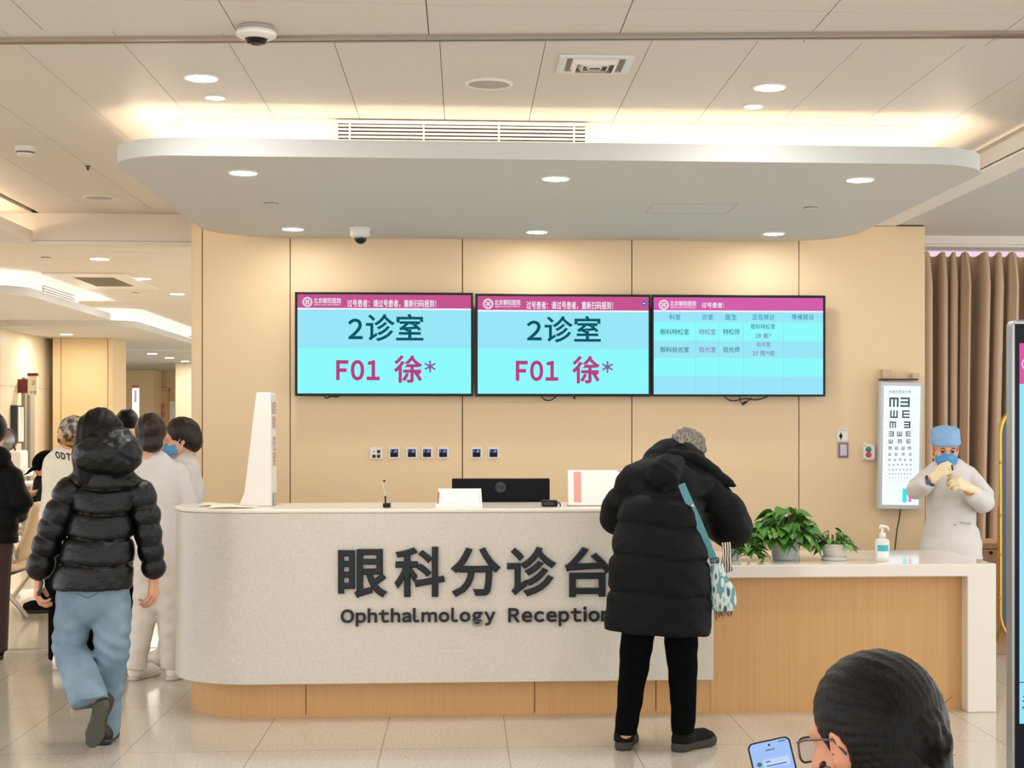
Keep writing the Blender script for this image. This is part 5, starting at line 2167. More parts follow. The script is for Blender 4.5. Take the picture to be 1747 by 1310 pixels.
for i in range(16):
    x = 1219 + i * 2.0
    y0_ = 1042 - i * .35
    b.tube([P(x, y0_, yb_ + .015), P(x + random.uniform(-1, 2), y0_ + 9, yb_ + .01), P(x + random.uniform(-3, 4), y0_ + random.uniform(11, 18), yb_ + .012)], [.0022, .0018, .001], 5)
b.build('fringe', M('dark_plastic'), t)
# striped scarf end between coat and bag
t = thing('scarf', 'black and white striped scarf end hanging beside the patterned bag', 'scarf', P(1240, 950, Y0))
b = MB()
pts = [P(1238, 925, Y0 + .02), P(1241, 945, Y0 + .0), P(1238, 962, Y0), P(1243, 976, Y0 + .01)]
ribbon(b, pts, [Vector((0, -1, 0))] * 4, .045, .008)
ms = bpy.data.materials.new('scarf_stripe')
ms.use_nodes = True
nt = ms.node_tree
bs = nt.nodes['Principled BSDF']
tcn = nt.nodes.new('ShaderNodeTexCoord')
wv = nt.nodes.new('ShaderNodeTexWave')
wv.inputs['Scale'].default_value = 28
wv.inputs['Distortion'].default_value = 3
nt.links.new(tcn.outputs['Object'], wv.inputs['Vector'])
rp = nt.nodes.new('ShaderNodeValToRGB')
rp.color_ramp.elements[0].position = .4
rp.color_ramp.elements[0].color = lin('#16120f')
rp.color_ramp.elements[1].position = .6
rp.color_ramp.elements[1].color = lin('#d2c7b4')
nt.links.new(wv.outputs['Fac'], rp.inputs[0])
nt.links.new(rp.outputs[0], bs.inputs['Base Color'])
b.build('cloth', ms, t, smooth=True)
# ================================================================== nurse with the bun
def legs(s, hl, kl, al, hr_, kr, ar, r0, r1, r2, cut_z=None):
    s.chain([hl, kl, al], [r0, r1, r2], .02)
    s.chain([hr_, kr, ar], [r0, r1, r2], .02)


Y0 = 9.28
J = lambda px, py, dy=0.0: V(P(px, py, Y0 + dy))
hm = frame(J(257, 743), Vector((.2, 1, -.05)), (0, 0, 1))
parts = [xf(head_solid(.006), hm)]
parts.append(body_core(.015, [
    ([J(258, 785), J(264, 860), J(270, 940)], [.07, .08, .08], .03),
    ([J(228, 806), J(222, 862), J(232, 900, .12)], [.035, .03, .028], .02),
    ([J(304, 806), J(320, 868), J(322, 880, .24)], [.035, .03, .028], .02),
    ([J(256, 950), J(246, 1045), J(231, 1140)], [.05, .04, .03], .02),
    ([J(286, 950), J(290, 1050), J(292, 1140)], [.05, .04, .03], .02)], (-2.3, 8.9, 0), (-1.4, 9.8, 1.5)))
parts.append(hand_at(J(324, 880, .26), Vector((.1, 1, .1)), Vector((0, 0, 1)), h=.004))
parts.append(hand_at(J(233, 902, .14), Vector((.2, 1, -.3)), Vector((-1, 0, .2)), left=True, h=.004))
nd = person_thing('nurse in white with a dark hair bun, standing behind the walking woman', parts, M('skin'))
s = Solid((-2.15, 9.05, 1.25), (-1.6, 9.5, 1.75), .007)
s.ball(J(257, 734, -.015), (.090, .108, .108), .0)
s.ball(J(258, 758, -.06), (.07, .06, .05), .03)
s.cut(J(257, 743, .055), (.2, 1, .15))
s.disp(lambda X, Y, Z: .0016 * np.sin(X * 170 + 2 * np.sin(Z * 16)))
part('hair', s.mesh(), M('hair_dark'), nd)
s = Solid((-2.0, 8.95, 1.35), (-1.7, 9.35, 1.65), .006)
s.ball(J(261, 729, -.125), (.052, .04, .050), .0)
s.disp(lambda X, Y, Z: .002 * np.sin(90 * np.sqrt((X + 1.86) ** 2 + (Z - 1.515) ** 2) * 4))
part('hair_bun', s.mesh(), mat('hair_bun_brown', '#2c1b14', .42, spec=.3, bump=((200, 200, 60), .5, .003)), nd)
MB().tube([J(261 + 13 * math.cos(a), 729 + 12 * math.sin(a), -.10) for a in [i * PI / 8 for i in range(17)]], .006, 8).build('hair_net', mat('net_brown', '#3d2a22', .6), nd, smooth=True)
s = Solid((-2.3, 8.95, .6), (-1.4, 9.8, 1.45), .009)
s.chain([J(262, 802), J(266, 835), J(268, 868), J(268, 905), J(266, 935)], [.120, .142, .135, .148, .158], .02, flat=((0, 1, 0), .72))
s.chain([J(232, 806), J(303, 806)], [.058, .058], .05)
s.chain([J(247, 786, -.01), J(269, 786, -.01)], [.05, .05], .04)
s.chain([J(228, 808), J(222, 858), J(228, 890, .1)], [.062, .056, .05], .015)
s.chain([J(304, 808), J(319, 862), J(321, 878, .2)], [.062, .060, .052], .015)
s.cut(J(262, 946), (0, 0, -1))
s.disp(lambda X, Y, Z: .005 * np.exp(-np.abs(Z - J(262, 862)[2]) / .006) * (np.abs(X + 1.84) < .17))
s.disp(noise_disp(.003, 20, 24, 22, .3))
part('tunic', s.mesh(), M('nurse_white'), nd)
s = Solid((-2.3, 8.95, .03), (-1.4, 9.7, .9), .009)
s.chain([J(270, 930), J(270, 950)], [.14, .135], .02, flat=((0, 1, 0), .8))
s.chain([J(256, 950), J(247, 1045, .01), J(231, 1140)], [.092, .075, .060], .03)
s.chain([J(286, 950), J(290, 1050, .01), J(291, 1140)], [.092, .073, .060], .03)
s.cut(J(260, 1141), (0, 0, -1))
s.disp(noise_disp(.004, 26, 30, 40, 1.2))
part('trousers', s.mesh(), M('nurse_trouser'), nd)
for px, tx in ((222, .85), (287, .9)):
    p = PZ(px, 1160, 0)
    shoe('shoe', (p.x + .02, p.y - .02, 0), (tx * .55, 1, 0), M('shoe_white'), M('shoe_sole_pale'), nd, L=.25, sole_h=.022, ankle=.085)

# ================================================================== nurse with short hair and blue mask, in profile
Y0 = 9.85
J = lambda px, py, dy=0.0: V(P(px, py, Y0 + dy))
fd = Vector((-.93, -.12, -.16))
hm = frame(J(309, 748), fd, (0, 0, 1))
parts = [xf(head_solid(.006), hm)]
parts.append(body_core(.015, [
    ([J(318, 790), J(320, 870), J(318, 950)], [.07, .08, .08], .03),
    ([J(318, 805, -.14), J(322, 870, -.15), J(312, 925, -.12)], [.035, .03, .028], .02),
    ([J(318, 805, .16), J(322, 870, .17), J(312, 925, .12)], [.035, .03, .028], .02),
    ([J(316, 950, -.06), J(300, 1040, -.03), J(278, 1118, .02)], [.05, .04, .03], .02),
    ([J(318, 950, .07), J(325, 1040, .07), J(328, 1125, .07)], [.05, .04, .03], .02)], (-2.4, 9.4, 0), (-1.4, 10.3, 1.5)))
parts.append(hand_at(J(311, 928, -.12), Vector((-.2, 0, -1)), Vector((-.2, -1, 0)), left=True, h=.004))
parts.append(hand_at(J(311, 928, .12), Vector((-.2, 0, -1)), Vector((-.2, 1, 0)), h=.004))
ne = person_thing('nurse in white with short dark hair and a blue mask, turned in profile', parts, M('skin'))
s = Solid((-2.05, 9.6, 1.3), (-1.55, 10.1, 1.75), .007)
lhm = np.array(hm.inverted())


def in_head(px, py, pz):
    return hm @ Vector((px, py, pz))


s.ball(in_head(0, -.018, .042), (.112, .093, .096), .0, rot=Matrix.Rotation(.15, 4, 'Y'))
s.ball(in_head(0, -.060, -.030), (.07, .085, .075), .04)
s.cut(in_head(0, .055, 0), hm.to_3x3() @ Vector((0, 1, -.35)))
s.cut(in_head(0, .02, -.03), hm.to_3x3() @ Vector((0, .8, -1)))
s.disp(lambda X, Y, Z: .0016 * np.sin(X * 150 + Y * 120 + 2 * np.sin(Z * 16)))
part('hair', s.mesh(), M('hair_dark'), ne)


def mask_mesh(parent, hm, m, h=.005, drop=0.0):
    s = Solid((-.12, -.02, -.16), (.12, .16, .06), h)
    s.ball((0, .040, -.056), (.070, .076, .062), .0)
    s.chain([(0, .090, -.02), (0, .115, -.045), (0, .095, -.09)], [.016, .018, .018], .03)
    s.ball((0, .030, -.052), (.064, .070, .075), .0, sub=True)
    s.cut((0, .09, -.014 - drop), (0, .25, 1))
    s.cut((0, .022, -.05), (0, -1, 0))
    s.cut((0, .06, -.108), (0, -.1, -1))
    s.disp(lambda X, Y, Z: .0018 * np.sin(Z * 420))
    mk = part('face_mask', xf(s.mesh(), hm), m, parent)
    b = MB()
    for sx in (-1, 1):
        b.tube([hm @ Vector((sx * .064, .030, -.03)), hm @ Vector((sx * .078, .01, -.012)), hm @ Vector((sx * .084, -.012, .018))], .0022, 6)
        b.tube([hm @ Vector((sx * .058, .030, -.085)), hm @ Vector((sx * .074, .005, -.06)), hm @ Vector((sx * .084, -.022, -.02))], .0022, 6)
    b.build('ear_loops', mat('loop_white', '#e9e4e4', .6), mk, smooth=True)
    return mk


mask_mesh(ne, hm, M('mask_blue'))
s = Solid((-2.3, 9.45, .45), (-1.45, 10.3, 1.45), .0095)
s.chain([J(318, 800), J(323, 840), J(322, 880), J(318, 960), J(318, 1000)], [.115, .135, .130, .15, .16], .02, flat=((1, 0, 0), .72))
s.chain([J(318, 808, -.13), J(318, 808, .13)], [.055, .055], .05)
s.chain([J(318, 788, -.02), J(318, 788, .02)], [.045, .045], .03)
s.chain([J(319, 808, -.14), J(323, 866, -.155), J(313, 922, -.12)], [.062, .056, .048], .015)
s.chain([J(319, 808, .14), J(323, 866, .155), J(313, 922, .12)], [.062, .056, .048], .015)
s.disp(noise_disp(.003, 20, 24, 22, .9))
part('white_coat', s.mesh(), M('nurse_white'), ne)
s = Solid((-2.4, 9.45, .03), (-1.4, 10.3, .9), .01)
s.chain([J(316, 950, -.06), J(302, 1040, -.03), J(280, 1122, .02)], [.085, .07, .058], .03)
s.chain([J(318, 950, .07), J(325, 1040, .07), J(328, 1128, .07)], [.085, .07, .058], .03)
part('trousers', s.mesh(), M('nurse_trouser'), ne)
p = PZ(280, 1135, 0)
shoe('shoe', (p.x, 9.88, 0), (-1, .1, 0), M('shoe_white'), M('shoe_sole_pale'), ne, L=.24, sole_h=.022, ankle=.085)
shoe('shoe', (J(330, 1125, .07)[0], 9.93, 0), (-1, .1, 0), M('shoe_white'), M('shoe_sole_pale'), ne, L=.24, sole_h=.022, ankle=.085)

# ================================================================== person in black at the left edge
Y0 = 10.16
J = lambda px, py, dy=0.0: V(P(px, py, Y0 + dy))
hm = frame(J(-14, 738, .05), Vector((-.3, 1, 0)), (0, 0, 1))
parts = [xf(head_solid(.007), hm)]
parts.append(body_core(.016, [
    ([J(-16, 790), J(-15, 860), J(-14, 930)], [.075, .085, .085], .03),
    ([J(22, 815), J(36, 862), J(26, 884, .1)], [.035, .03, .028], .02),
    ([J(-50, 815), J(-58, 862), J(-54, 900, .1)], [.035, .03, .028], .02),
    ([J(-22, 930), J(-24, 1020), J(-24, 1105, .1)], [.05, .04, .03], .02),
    ([J(-2, 930), J(-3, 1020), J(-4, 1105)], [.05, .04, .03], .02)], (-3.6, 9.7, 0), (-2.6, 10.6, 1.5)))
parts.append(hand_at(J(24, 888, .14), Vector((-.2, .9, -.3)), Vector((1, 0, .3)), h=.0045))
parts.append(hand_at(J(-54, 904, .12), Vector((.2, .9, -.3)), Vector((-1, 0, .3)), left=True, h=.0045))
nf = person_thing('person in a black padded jacket and brown trousers cut by the left edge', parts, M('skin'))
s = Solid((-3.5, 9.8, 1.2), (-2.7, 10.5, 1.75), .009)
s.ball(J(-14, 730, .03), (.095, .11, .11), .0)
s.cut(J(-14, 738, .12), (-.3, 1, 0))
part('hair', s.mesh(), M('hair_black'), nf)
s = Solid((-3.6, 9.75, .7), (-2.6, 10.6, 1.45), .010)
s.chain([J(-14, 800), J(-13, 850), J(-13, 900), J(-13, 918)], [.13, .16, .166, .166], .02, flat=((0, 1, 0), .72))
s.chain([J(-40, 812), J(14, 812)], [.075, .075], .05)
s.chain([J(18, 816), J(34, 858), J(30, 876, .10)], [.080, .080, .064], .0, seam=(.16, .010, .4))
s.chain([J(-48, 818), J(-58, 862), J(-54, 890, .08)], [.078, .074, .064], .0, seam=(.16, .010, .4))
s.cut(J(0, 926), (0, 0, -1))
s.disp(quilt([J(0, y)[2] for y in (822, 868, 905)], .012, .02, -3, .014))
s.disp(noise_disp(.003, 26, 30, 32, .7))
part('jacket', s.mesh(), M('coat_black'), nf)
s = Solid((-3.4, 9.8, 1.2), (-2.7, 10.4, 1.5), .009)
s.ball(J(-4, 780, -.09), (.085, .08, .075), .0)
part('hood', s.mesh(), M('coat_black'), nf)
s = Solid((-3.5, 9.75, .05), (-2.6, 10.6, .9), .010)
s.chain([J(-14, 918), J(-14, 935)], [.135, .13], .02, flat=((0, 1, 0), .8))
s.chain([J(-22, 930), J(-24, 1020), J(-24, 1110, .1)], [.09, .075, .065], .02)
s.chain([J(-4, 930), J(-6, 1020), J(-6, 1112)], [.092, .082, .070], .02)
part('trousers', s.mesh(), M('trouser_brown'), nf)
p = PZ(-4, 1126, 0)
shoe('shoe', (p.x, p.y, 0), (-.4, 1, 0), M('sneaker_black'), M('sneaker_sole'), nf, L=.26)
shoe('shoe', (p.x - .06, p.y + .14, 0), (-.4, 1, 0), M('sneaker_black'), M('sneaker_sole'), nf, L=.26)

# ================================================================== person with the knitted hat and cream jacket
Y0 = 9.80
J = lambda px, py, dy=0.0: V(P(px, py, Y0 + dy))
hm = frame(J(126, 752), Vector((.55, .8, -.05)), (0, 0, 1))
parts = [xf(head_solid(.007), hm)]
parts.append(body_core(.016, [
    ([J(122, 795), J(118, 870), J(118, 950)], [.075, .085, .085], .03),
    ([J(92, 808), J(92, 870, -.02), J(98, 920, .1)], [.035, .03, .028], .02),
    ([J(150, 808), J(160, 870), J(160, 920, .1)], [.035, .03, .028], .02),
    ([J(106, 950), J(102, 1040), J(100, 1118)], [.05, .04, .03], .02),
    ([J(134, 950), J(142, 1040), J(148, 1110, .15)], [.05, .04, .03], .02)], (-3.0, 9.4, 0), (-2.1, 10.3, 1.5)))
parts.append(hand_at(J(98, 924, .12), Vector((0, .3, -1)), Vector((-1, 0, 0)), left=True, h=.0045))
parts.append(hand_at(J(160, 924, .12), Vector((0, .3, -1)), Vector((1, 0, 0)), h=.0045))
ng = person_thing('person in a cream jacket and patterned knit hat, behind the walking woman', parts, M('skin'))
s = Solid((-2.9, 9.5, 1.2), (-2.1, 10.1, 1.75), .007)
s.ball(J(126, 742), (.086, .10, .115), .0)
s.cut(J(126, 728), (0, 0, 1))
s.cut(J(126, 752, .03), (.55, .8, -.4))
part('hair', s.mesh(), M('hair_dark'), ng)
s = Solid((-2.9, 9.5, 1.3), (-2.1, 10.15, 1.75), .006)
s.ball(J(126, 740), (.098, .112, .118), .0)
s.chain([J(126, 752, .0), J(126, 752, .002)], [.1, .1], .02, flat=((0, 0, 1), .28))
s.cut(J(126, 759), (-.15, .15, -1))
s.disp(lambda X, Y, Z: .003 * np.sin(X * 200) * np.sin(Z * 170))
mk_ = bpy.data.materials.new('knit_pattern')
mk_.use_nodes = True
nt = mk_.node_tree
bs = nt.nodes['Principled BSDF']
tcn = nt.nodes.new('ShaderNodeNewGeometry')
sp_ = nt.nodes.new('ShaderNodeSeparateXYZ')
nt.links.new(tcn.outputs['Position'], sp_.inputs[0])
nz = nt.nodes.new('ShaderNodeTexNoise')
nz.inputs['Scale'].default_value = 26
nt.links.new(tcn.outputs['Position'], nz.inputs['Vector'])
ra = nt.nodes.new('ShaderNodeValToRGB')
ra.color_ramp.elements[0].position = .42
ra.color_ramp.elements[0].color = lin('#55504a')
ra.color_ramp.elements[1].position = .55
ra.color_ramp.elements[1].color = lin('#b3a898')
rb_ = nt.nodes.new('ShaderNodeValToRGB')
rb_.color_ramp.elements[0].position = .42
rb_.color_ramp.elements[0].color = lin('#4a3118')
rb_.color_ramp.elements[1].position = .56
rb_.color_ramp.elements[1].color = lin('#b0854a')
nt.links.new(nz.outputs['Fac'], ra.inputs[0])
nt.links.new(nz.outputs['Fac'], rb_.inputs[0])
gt = nt.nodes.new('ShaderNodeMath')
gt.operation = 'GREATER_THAN'
nt.links.new(sp_.outputs[2], gt.inputs[0])
gt.inputs[1].default_value = float(J(126, 742)[2])
mxn = nt.nodes.new('ShaderNodeMix')
mxn.data_type = 'RGBA'
nt.links.new(gt.outputs[0], mxn.inputs[0])
nt.links.new(rb_.outputs[0], mxn.inputs[6])
nt.links.new(ra.outputs[0], mxn.inputs[7])
nt.links.new(mxn.outputs[2], bs.inputs['Base Color'])
bs.inputs['Roughness'].default_value = .9
part('knit_hat', s.mesh(), mk_, ng)
mask_mesh(ng, hm, mat('mask_white', '#e8e4e0', .7), .006)
s = Solid((-3.0, 9.4, .75), (-2.0, 10.2, 1.45), .0095)
s.chain([J(120, 790), J(118, 830), J(116, 880), J(116, 915)], [.13, .165, .175, .17], .02, flat=((0, 1, 0), .75))
s.chain([J(94, 796), J(146, 800)], [.08, .075], .05)
s.chain([J(112, 776), J(138, 776)], [.05, .05], .03)
s.chain([J(96, 808, -.03), J(94, 864, -.04), J(98, 912, .08)], [.082, .078, .06], .0, seam=(.2, .01, .4))
s.chain([J(150, 808), J(160, 866), J(160, 912, .08)], [.082, .078, .06], .0, seam=(.2, .01, .4))
s.disp(noise_disp(.004, 24, 24, 26, 2.1))
jk = part('jacket', s.mesh(), M('cream_jacket'), ng)
tree = bvh_of(jk)
me_parts = []
for i, ch in enumerate('OODT'):
    x0, y0 = 86.5 + i * 9.2, 768 + i * 1.6
    me = text_mesh(chr(ord(ch) + 0xFEE0), 0, .045)
    co = [v.co for v in me.vertices]
    lx, hx, ly, hy = min(c.x for c in co), max(c.x for c in co), min(c.y for c in co), max(c.y for c in co)
    ok = True
    for v in me.vertices:
        u_, w_ = (v.co.x - lx) / (hx - lx), (v.co.y - ly) / (hy - ly)
        q, n_ = on_surface(tree, x0 + 7.6 * u_ - 1.5 * w_, y0 + 12 * (1 - w_) + 1.6 * u_, .003)
        if q is None:
            ok = False
            break
        v.co = q
    if ok:
        link_mesh('back_letter', me, M('dark_plastic'), jk)
s = Solid((-3.0, 9.4, .05), (-2.0, 10.3, .95), .010)
s.chain([J(118, 910), J(118, 945)], [.14, .135], .02, flat=((0, 1, 0), .8))
s.chain([J(106, 950), J(102, 1040), J(100, 1128)], [.085, .07, .062], .02)
s.chain([J(134, 950), J(142, 1040), J(149, 1120, .15)], [.085, .07, .062], .02)
part('trousers', s.mesh(), M('trouser_black'), ng)
p = PZ(99, 1143, 0)
shoe('shoe', (p.x, p.y, 0), (.2, 1, 0), M('shoe_white'), M('shoe_sole_pale'), ng, L=.26)
shoe('shoe', (J(149, 1120, .15)[0], Y0 + .13, 0), (.2, 1, 0), M('shoe_white'), M('shoe_sole_pale'), ng, L=.26)

# ================================================================== person with black hair and cream top farther back
Y0 = 12.3
J = lambda px, py, dy=0.0: V(P(px, py, Y0 + dy))
hm = frame(J(217, 726), Vector((.1, 1, -.1)), (0, 0, 1))
parts = [xf(head_solid(.008), hm)]
parts.append(body_core(.018, [
    ([J(217, 765), J(217, 830), J(217, 890)], [.075, .085, .085], .03),
    ([J(190, 775), J(184, 840), J(190, 880, .1)], [.035, .03, .028], .02),
    ([J(244, 775), J(250, 840), J(244, 880, .1)], [.035, .03, .028], .02),
    ([J(208, 890), J(206, 960), J(205, 1035)], [.05, .04, .03], .02),
    ([J(227, 890), J(228, 960), J(229, 1035)], [.05, .04, .03], .02)], (-3.2, 11.9, 0), (-2.3, 12.7, 1.5)))
parts.append(hand_at(J(190, 884, .12), Vector((0, .3, -1)), Vector((-1, 0, 0)), left=True, h=.0055))
parts.append(hand_at(J(244, 884, .12), Vector((0, .3, -1)), Vector((1, 0, 0)), h=.0055))
ni = person_thing('person with short black hair and peach top, beyond the bun nurse', parts, M('skin'))
s = Solid((-3.0, 12.0, 1.3), (-2.5, 12.6, 1.75), .008)
s.ball(J(217, 717, -.015), (.088, .106, .095), .0)
s.cut(J(217, 726, .07), (.1, 1, .1))
s.cut(J(217, 731), (0, 0, -1))
part('hair', s.mesh(), M('hair_black'), ni)
s = Solid((-3.3, 11.9, .7), (-2.2, 12.8, 1.5), .011)
s.chain([J(217, 765), J(217, 800), J(217, 850), J(217, 885)], [.125, .155, .16, .16], .02, flat=((0, 1, 0), .75))
s.chain([J(196, 765), J(238, 765)], [.07, .07], .05)
s.chain([J(206, 752), J(230, 752)], [.085, .085], .03)
s.chain([J(210, 738, -.03), J(226, 738, -.03)], [.062, .062], .03)
s.chain([J(192, 775), J(185, 835), J(190, 872, .08)], [.075, .068, .056], .015)
s.chain([J(242, 775), J(250, 835), J(244, 872, .08)], [.075, .068, .056], .015)
part('top', s.mesh(), mat('peach_top', '#ecd3b4', .75), ni)
s = Solid((-3.2, 11.9, .05), (-2.3, 12.8, .95), .012)
s.chain([J(208, 885), J(206, 960), J(205, 1040)], [.09, .075, .065], .03)
s.chain([J(227, 885), J(228, 960), J(229, 1040)], [.09, .075, .065], .03)
part('trousers', s.mesh(), M('trouser_black'), ni)
for px in (205, 229):
    shoe('shoe', (J(px, 1040)[0], Y0 - .02, 0), (.05, 1, 0), M('sneaker_black'), M('sneaker_sole'), ni, L=.25)

# ================================================================== nurse with the blue cap behind the low counter
Y0 = 9.42
J = lambda px, py, dy=0.0: V(P(px, py, Y0 + dy))
hc = J(1613, 765, -.02)
hm = frame(hc, Vector((-.14, -1, -.16)), (0, 0, 1))
parts = [xf(head_solid(.0045), hm)]
parts.append(body_core(.015, [
    ([J(1618, 800), J(1622, 860), J(1620, 930), J(1620, 960)], [.07, .08, .085, .085], .03),
    ([J(1582, 818), J(1558, 842, -.10), J(1590, 818, -.26)], [.036, .034, .026], .02),
    ([J(1658, 822), J(1682, 856, -.06), J(1650, 838, -.26)], [.036, .034, .026], .02),
    ([J(1606, 960), J(1604, 1040), J(1602, 1130)], [.05, .04, .03], .02),
    ([J(1638, 960), J(1640, 1040), J(1642, 1130)], [.05, .04, .03], .02)], (2.6, 8.9, 0), (3.7, 9.8, 1.5)))
nc = person_thing('nurse in a blue surgical cap, mask and cream gloves by the eye chart', parts, M('skin'))
# eyes looking down
for sx in (-1, 1):
    s_ = MB().sphere(hm @ Vector((sx * .031, .0765, -.002)), .0118, 10).build('eye', mat('eye_dark', '#2a1d18', .2), nc, smooth=True)
    s = Solid((-.02, -.02, -.02), (.02, .02, .02), .003)
    s.chain([(-.013, 0, .0), (0, .004, .001), (.013, 0, 0)], [.0028, .0034, .0026], .0)
    part('eyebrow', xf(s.mesh(), hm @ Matrix.Translation((sx * .033, .0905, .0165))), M('hair_dark'), nc)
    s = Solid((-.02, -.02, -.02), (.02, .02, .02), .003)
    s.ball((0, -.004, .003), (.0145, .0135, .0085), .0)
    part('eyelid', xf(s.mesh(), hm @ Matrix.Translation((sx * .031, .079, .001))), M('skin'), nc)
mask_mesh(nc, hm, M('mask_blue'))
s = Solid((-.13, -.15, -.05), (.13, .14, .17), .005)
s.ball((0, -.015, .050), (.092, .112, .090), .0)
s.chain([(-.082, -.02, .034), (-.055, .068, .038), (0, .090, .040), (.055, .068, .038), (.082, -.02, .034), (.06, -.09, .02), (0, -.11, .015), (-.06, -.09, .02), (-.082, -.02, .034)], [.013] * 9, .02)
s.cut((0, .05, .026), (0, -.05, -1))
s.chain([(-.032, -.02, .108), (.032, -.02, .108)], [.052, .052], .04, flat=((0, 0, 1), .5))
s.disp(lambda X, Y, Z: .0022 * np.sin(60 * X + 50 * Z) * np.sin(80 * Z - 20 * X))
part('surgical_cap', xf(s.mesh(), hm), M('cap_blue'), nc)
# tunic
s = Solid((2.55, 8.85, .45), (3.75, 9.85, 1.42), .0085)
s.chain([J(1619, 815), J(1622, 850), J(1622, 895), J(1622, 935), J(1624, 990)], [.135, .155, .165, .195, .215], .02, flat=((0, 1, 0), .74))
s.chain([J(1590, 812), J(1652, 814)], [.062, .062], .05)
s.chain([J(1606, 798, .0), J(1632, 798, .0)], [.045, .045], .03)
s.cut(J(1620, 952), (-.05, 0, -1))
s.chain([J(1612, 815, -.14), J(1614, 850, -.17), J(1614, 950, -.2)], [.0015, .0015, .0015], .006, sub=True)
s.disp(noise_disp(.006, 15, 18, 15, .5))
s.disp(lambda X, Y, Z: .0035 * np.sin(70 * (Z * .8 - X * .6) + 3 * np.sin(9 * X)) * np.exp(-((Z - J(0, 915)[2]) / .14) ** 2))
s2 = Solid((2.55, 8.85, .85), (3.75, 9.85, 1.42), .0085)
s2.chain([J(1583, 818, -.01), J(1568, 830, -.08), J(1563, 837, -.14), J(1577, 826, -.24)], [.070, .068, .060, .052], .0)
s2.chain([J(1658, 822, -.01), J(1675, 845, -.04), J(1678, 856, -.10), J(1660, 846, -.22)], [.072, .074, .070, .056], .0)
s2.disp(noise_disp(.0045, 26, 24, 28, 2.5))
part('tunic', [s.mesh(), s2.mesh()], M('nurse_white'), nc)
tun = [c for c in nc.children if c.name.startswith('tunic')][0]
tree = bvh_of(tun)
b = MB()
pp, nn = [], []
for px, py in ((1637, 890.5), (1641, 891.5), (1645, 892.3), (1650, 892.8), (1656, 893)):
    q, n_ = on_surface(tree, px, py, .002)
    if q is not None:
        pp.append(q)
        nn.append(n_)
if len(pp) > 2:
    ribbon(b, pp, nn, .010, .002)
    b.build('pocket_shade_strip', mat('pocket_shadow', '#b9a79e', .7), nc)  # dark strip along the pocket edge, its shade put into the colour
q, n_ = on_surface(tree, 1629.5, 895, .003)
if q is not None:
    MB().sphere(q, .0065, 8).build('button', mat('button_grey', '#777', .4) if False else M('grey_plastic'), nc, smooth=True)
# trousers, shoes
s = Solid((2.6, 9.0, .05), (3.8, 9.9, .95), .012)
s.chain([J(1606, 945), J(1604, 1040), J(1602, 1135)], [.095, .075, .062], .03)
s.chain([J(1638, 945), J(1640, 1040), J(1642, 1135)], [.095, .075, .062], .03)
part('trousers', s.mesh(), mat('trouser_taupe', '#8d7a70', .8), nc)
for px in (1602, 1642):
    shoe('shoe', (J(px, 1135)[0], Y0 + .03, 0), (0, -1, 0), M('shoe_white'), M('shoe_sole_pale'), nc, L=.24)
# gloved hands, fingertips meeting
hr_ = hand_at(J(1593, 815, -.28), (V(J(1615, 797, -.31)) - V(J(1593, 815, -.28))), Vector((-.2, -.75, .65)), curl=(.75, .85, .95, 1.0), thumb=.9, glove=.0025, h=.0035)
hl_ = hand_at(J(1653, 832, -.27), (V(J(1631, 822, -.31)) - V(J(1653, 832, -.27))), Vector((.1, -.8, .55)), left=True, curl=(.75, .85, .95, 1.0), thumb=.9, glove=.0025, h=.0035)
part('glove', hr_, M('glove_cream'), nc)
part('glove', hl_, M('glove_cream'), nc)
wa, wb = V(J(1579, 826, -.25)), V(J(1594, 814.5, -.285))
s = Solid((2.6, 8.9, 1.1), (3.3, 9.4, 1.4), .005)
s.chain([V(J(1572, 831, -.22)), V(J(1588, 819, -.272))], [.030, .026], .0)
part('forearm_skin', s.mesh(), M('skin_warm'), nc)
s = Solid((2.9, 8.9, 1.0), (3.6, 9.4, 1.35), .005)
s.chain([V(J(1662, 846, -.22)), V(J(1657, 838, -.255))], [.032, .029], .0)
part('forearm_skin', s.mesh(), M('skin_warm'), nc)
t = thing('wristwatch', 'dark wristwatch with grey face on the capped nurse wrist', 'watch', J(1585, 820, -.27))
dirw = Vector(wb - wa).normalized()
c_ = Vector(V(J(1586.5, 820.2, -.268)))
uu = dirw.orthogonal().normalized()
vv = dirw.cross(uu)
b = MB()
b.tube([c_ + (uu * math.cos(a) + vv * math.sin(a)) * .0315 for a in [i * PI / 12 for i in range(25)]], .009, 8)
b.build('strap', mat('watch_strap', '#2c2a3a', .5), t, smooth=True)
cam_dir = (Vector((0, 0, EYE)) - c_).normalized()
nd_ = (cam_dir - dirw * cam_dir.dot(dirw)).normalized()
nd_ = (nd_ + vv * 0).normalized()
b = MB()
b.lathe([(.017, 0), (.017, .007), (.014, .009), (0, .009)], n=20, tr=frame(c_ + nd_ * .037, dirw, nd_))
b.build('face', mat('watch_face', '#5d6168', .2), t)
q = Vector(V(J(1624.5, 799.5, -.33)))
t = thing('syringe', 'small dark medical tool held between the gloved hands', 'tool', q)
MB().tube([V(J(1624, 793, -.335)), V(J(1625.5, 802, -.335))], .006, 8).build('dark_part', M('dark_plastic'), t)
MB().tube([V(J(1625.5, 803, -.335)), V(J(1627.5, 812, -.33))], .0045, 8).build('clear_part', mat('clear_grey', '#cfcfd0', .2), t)

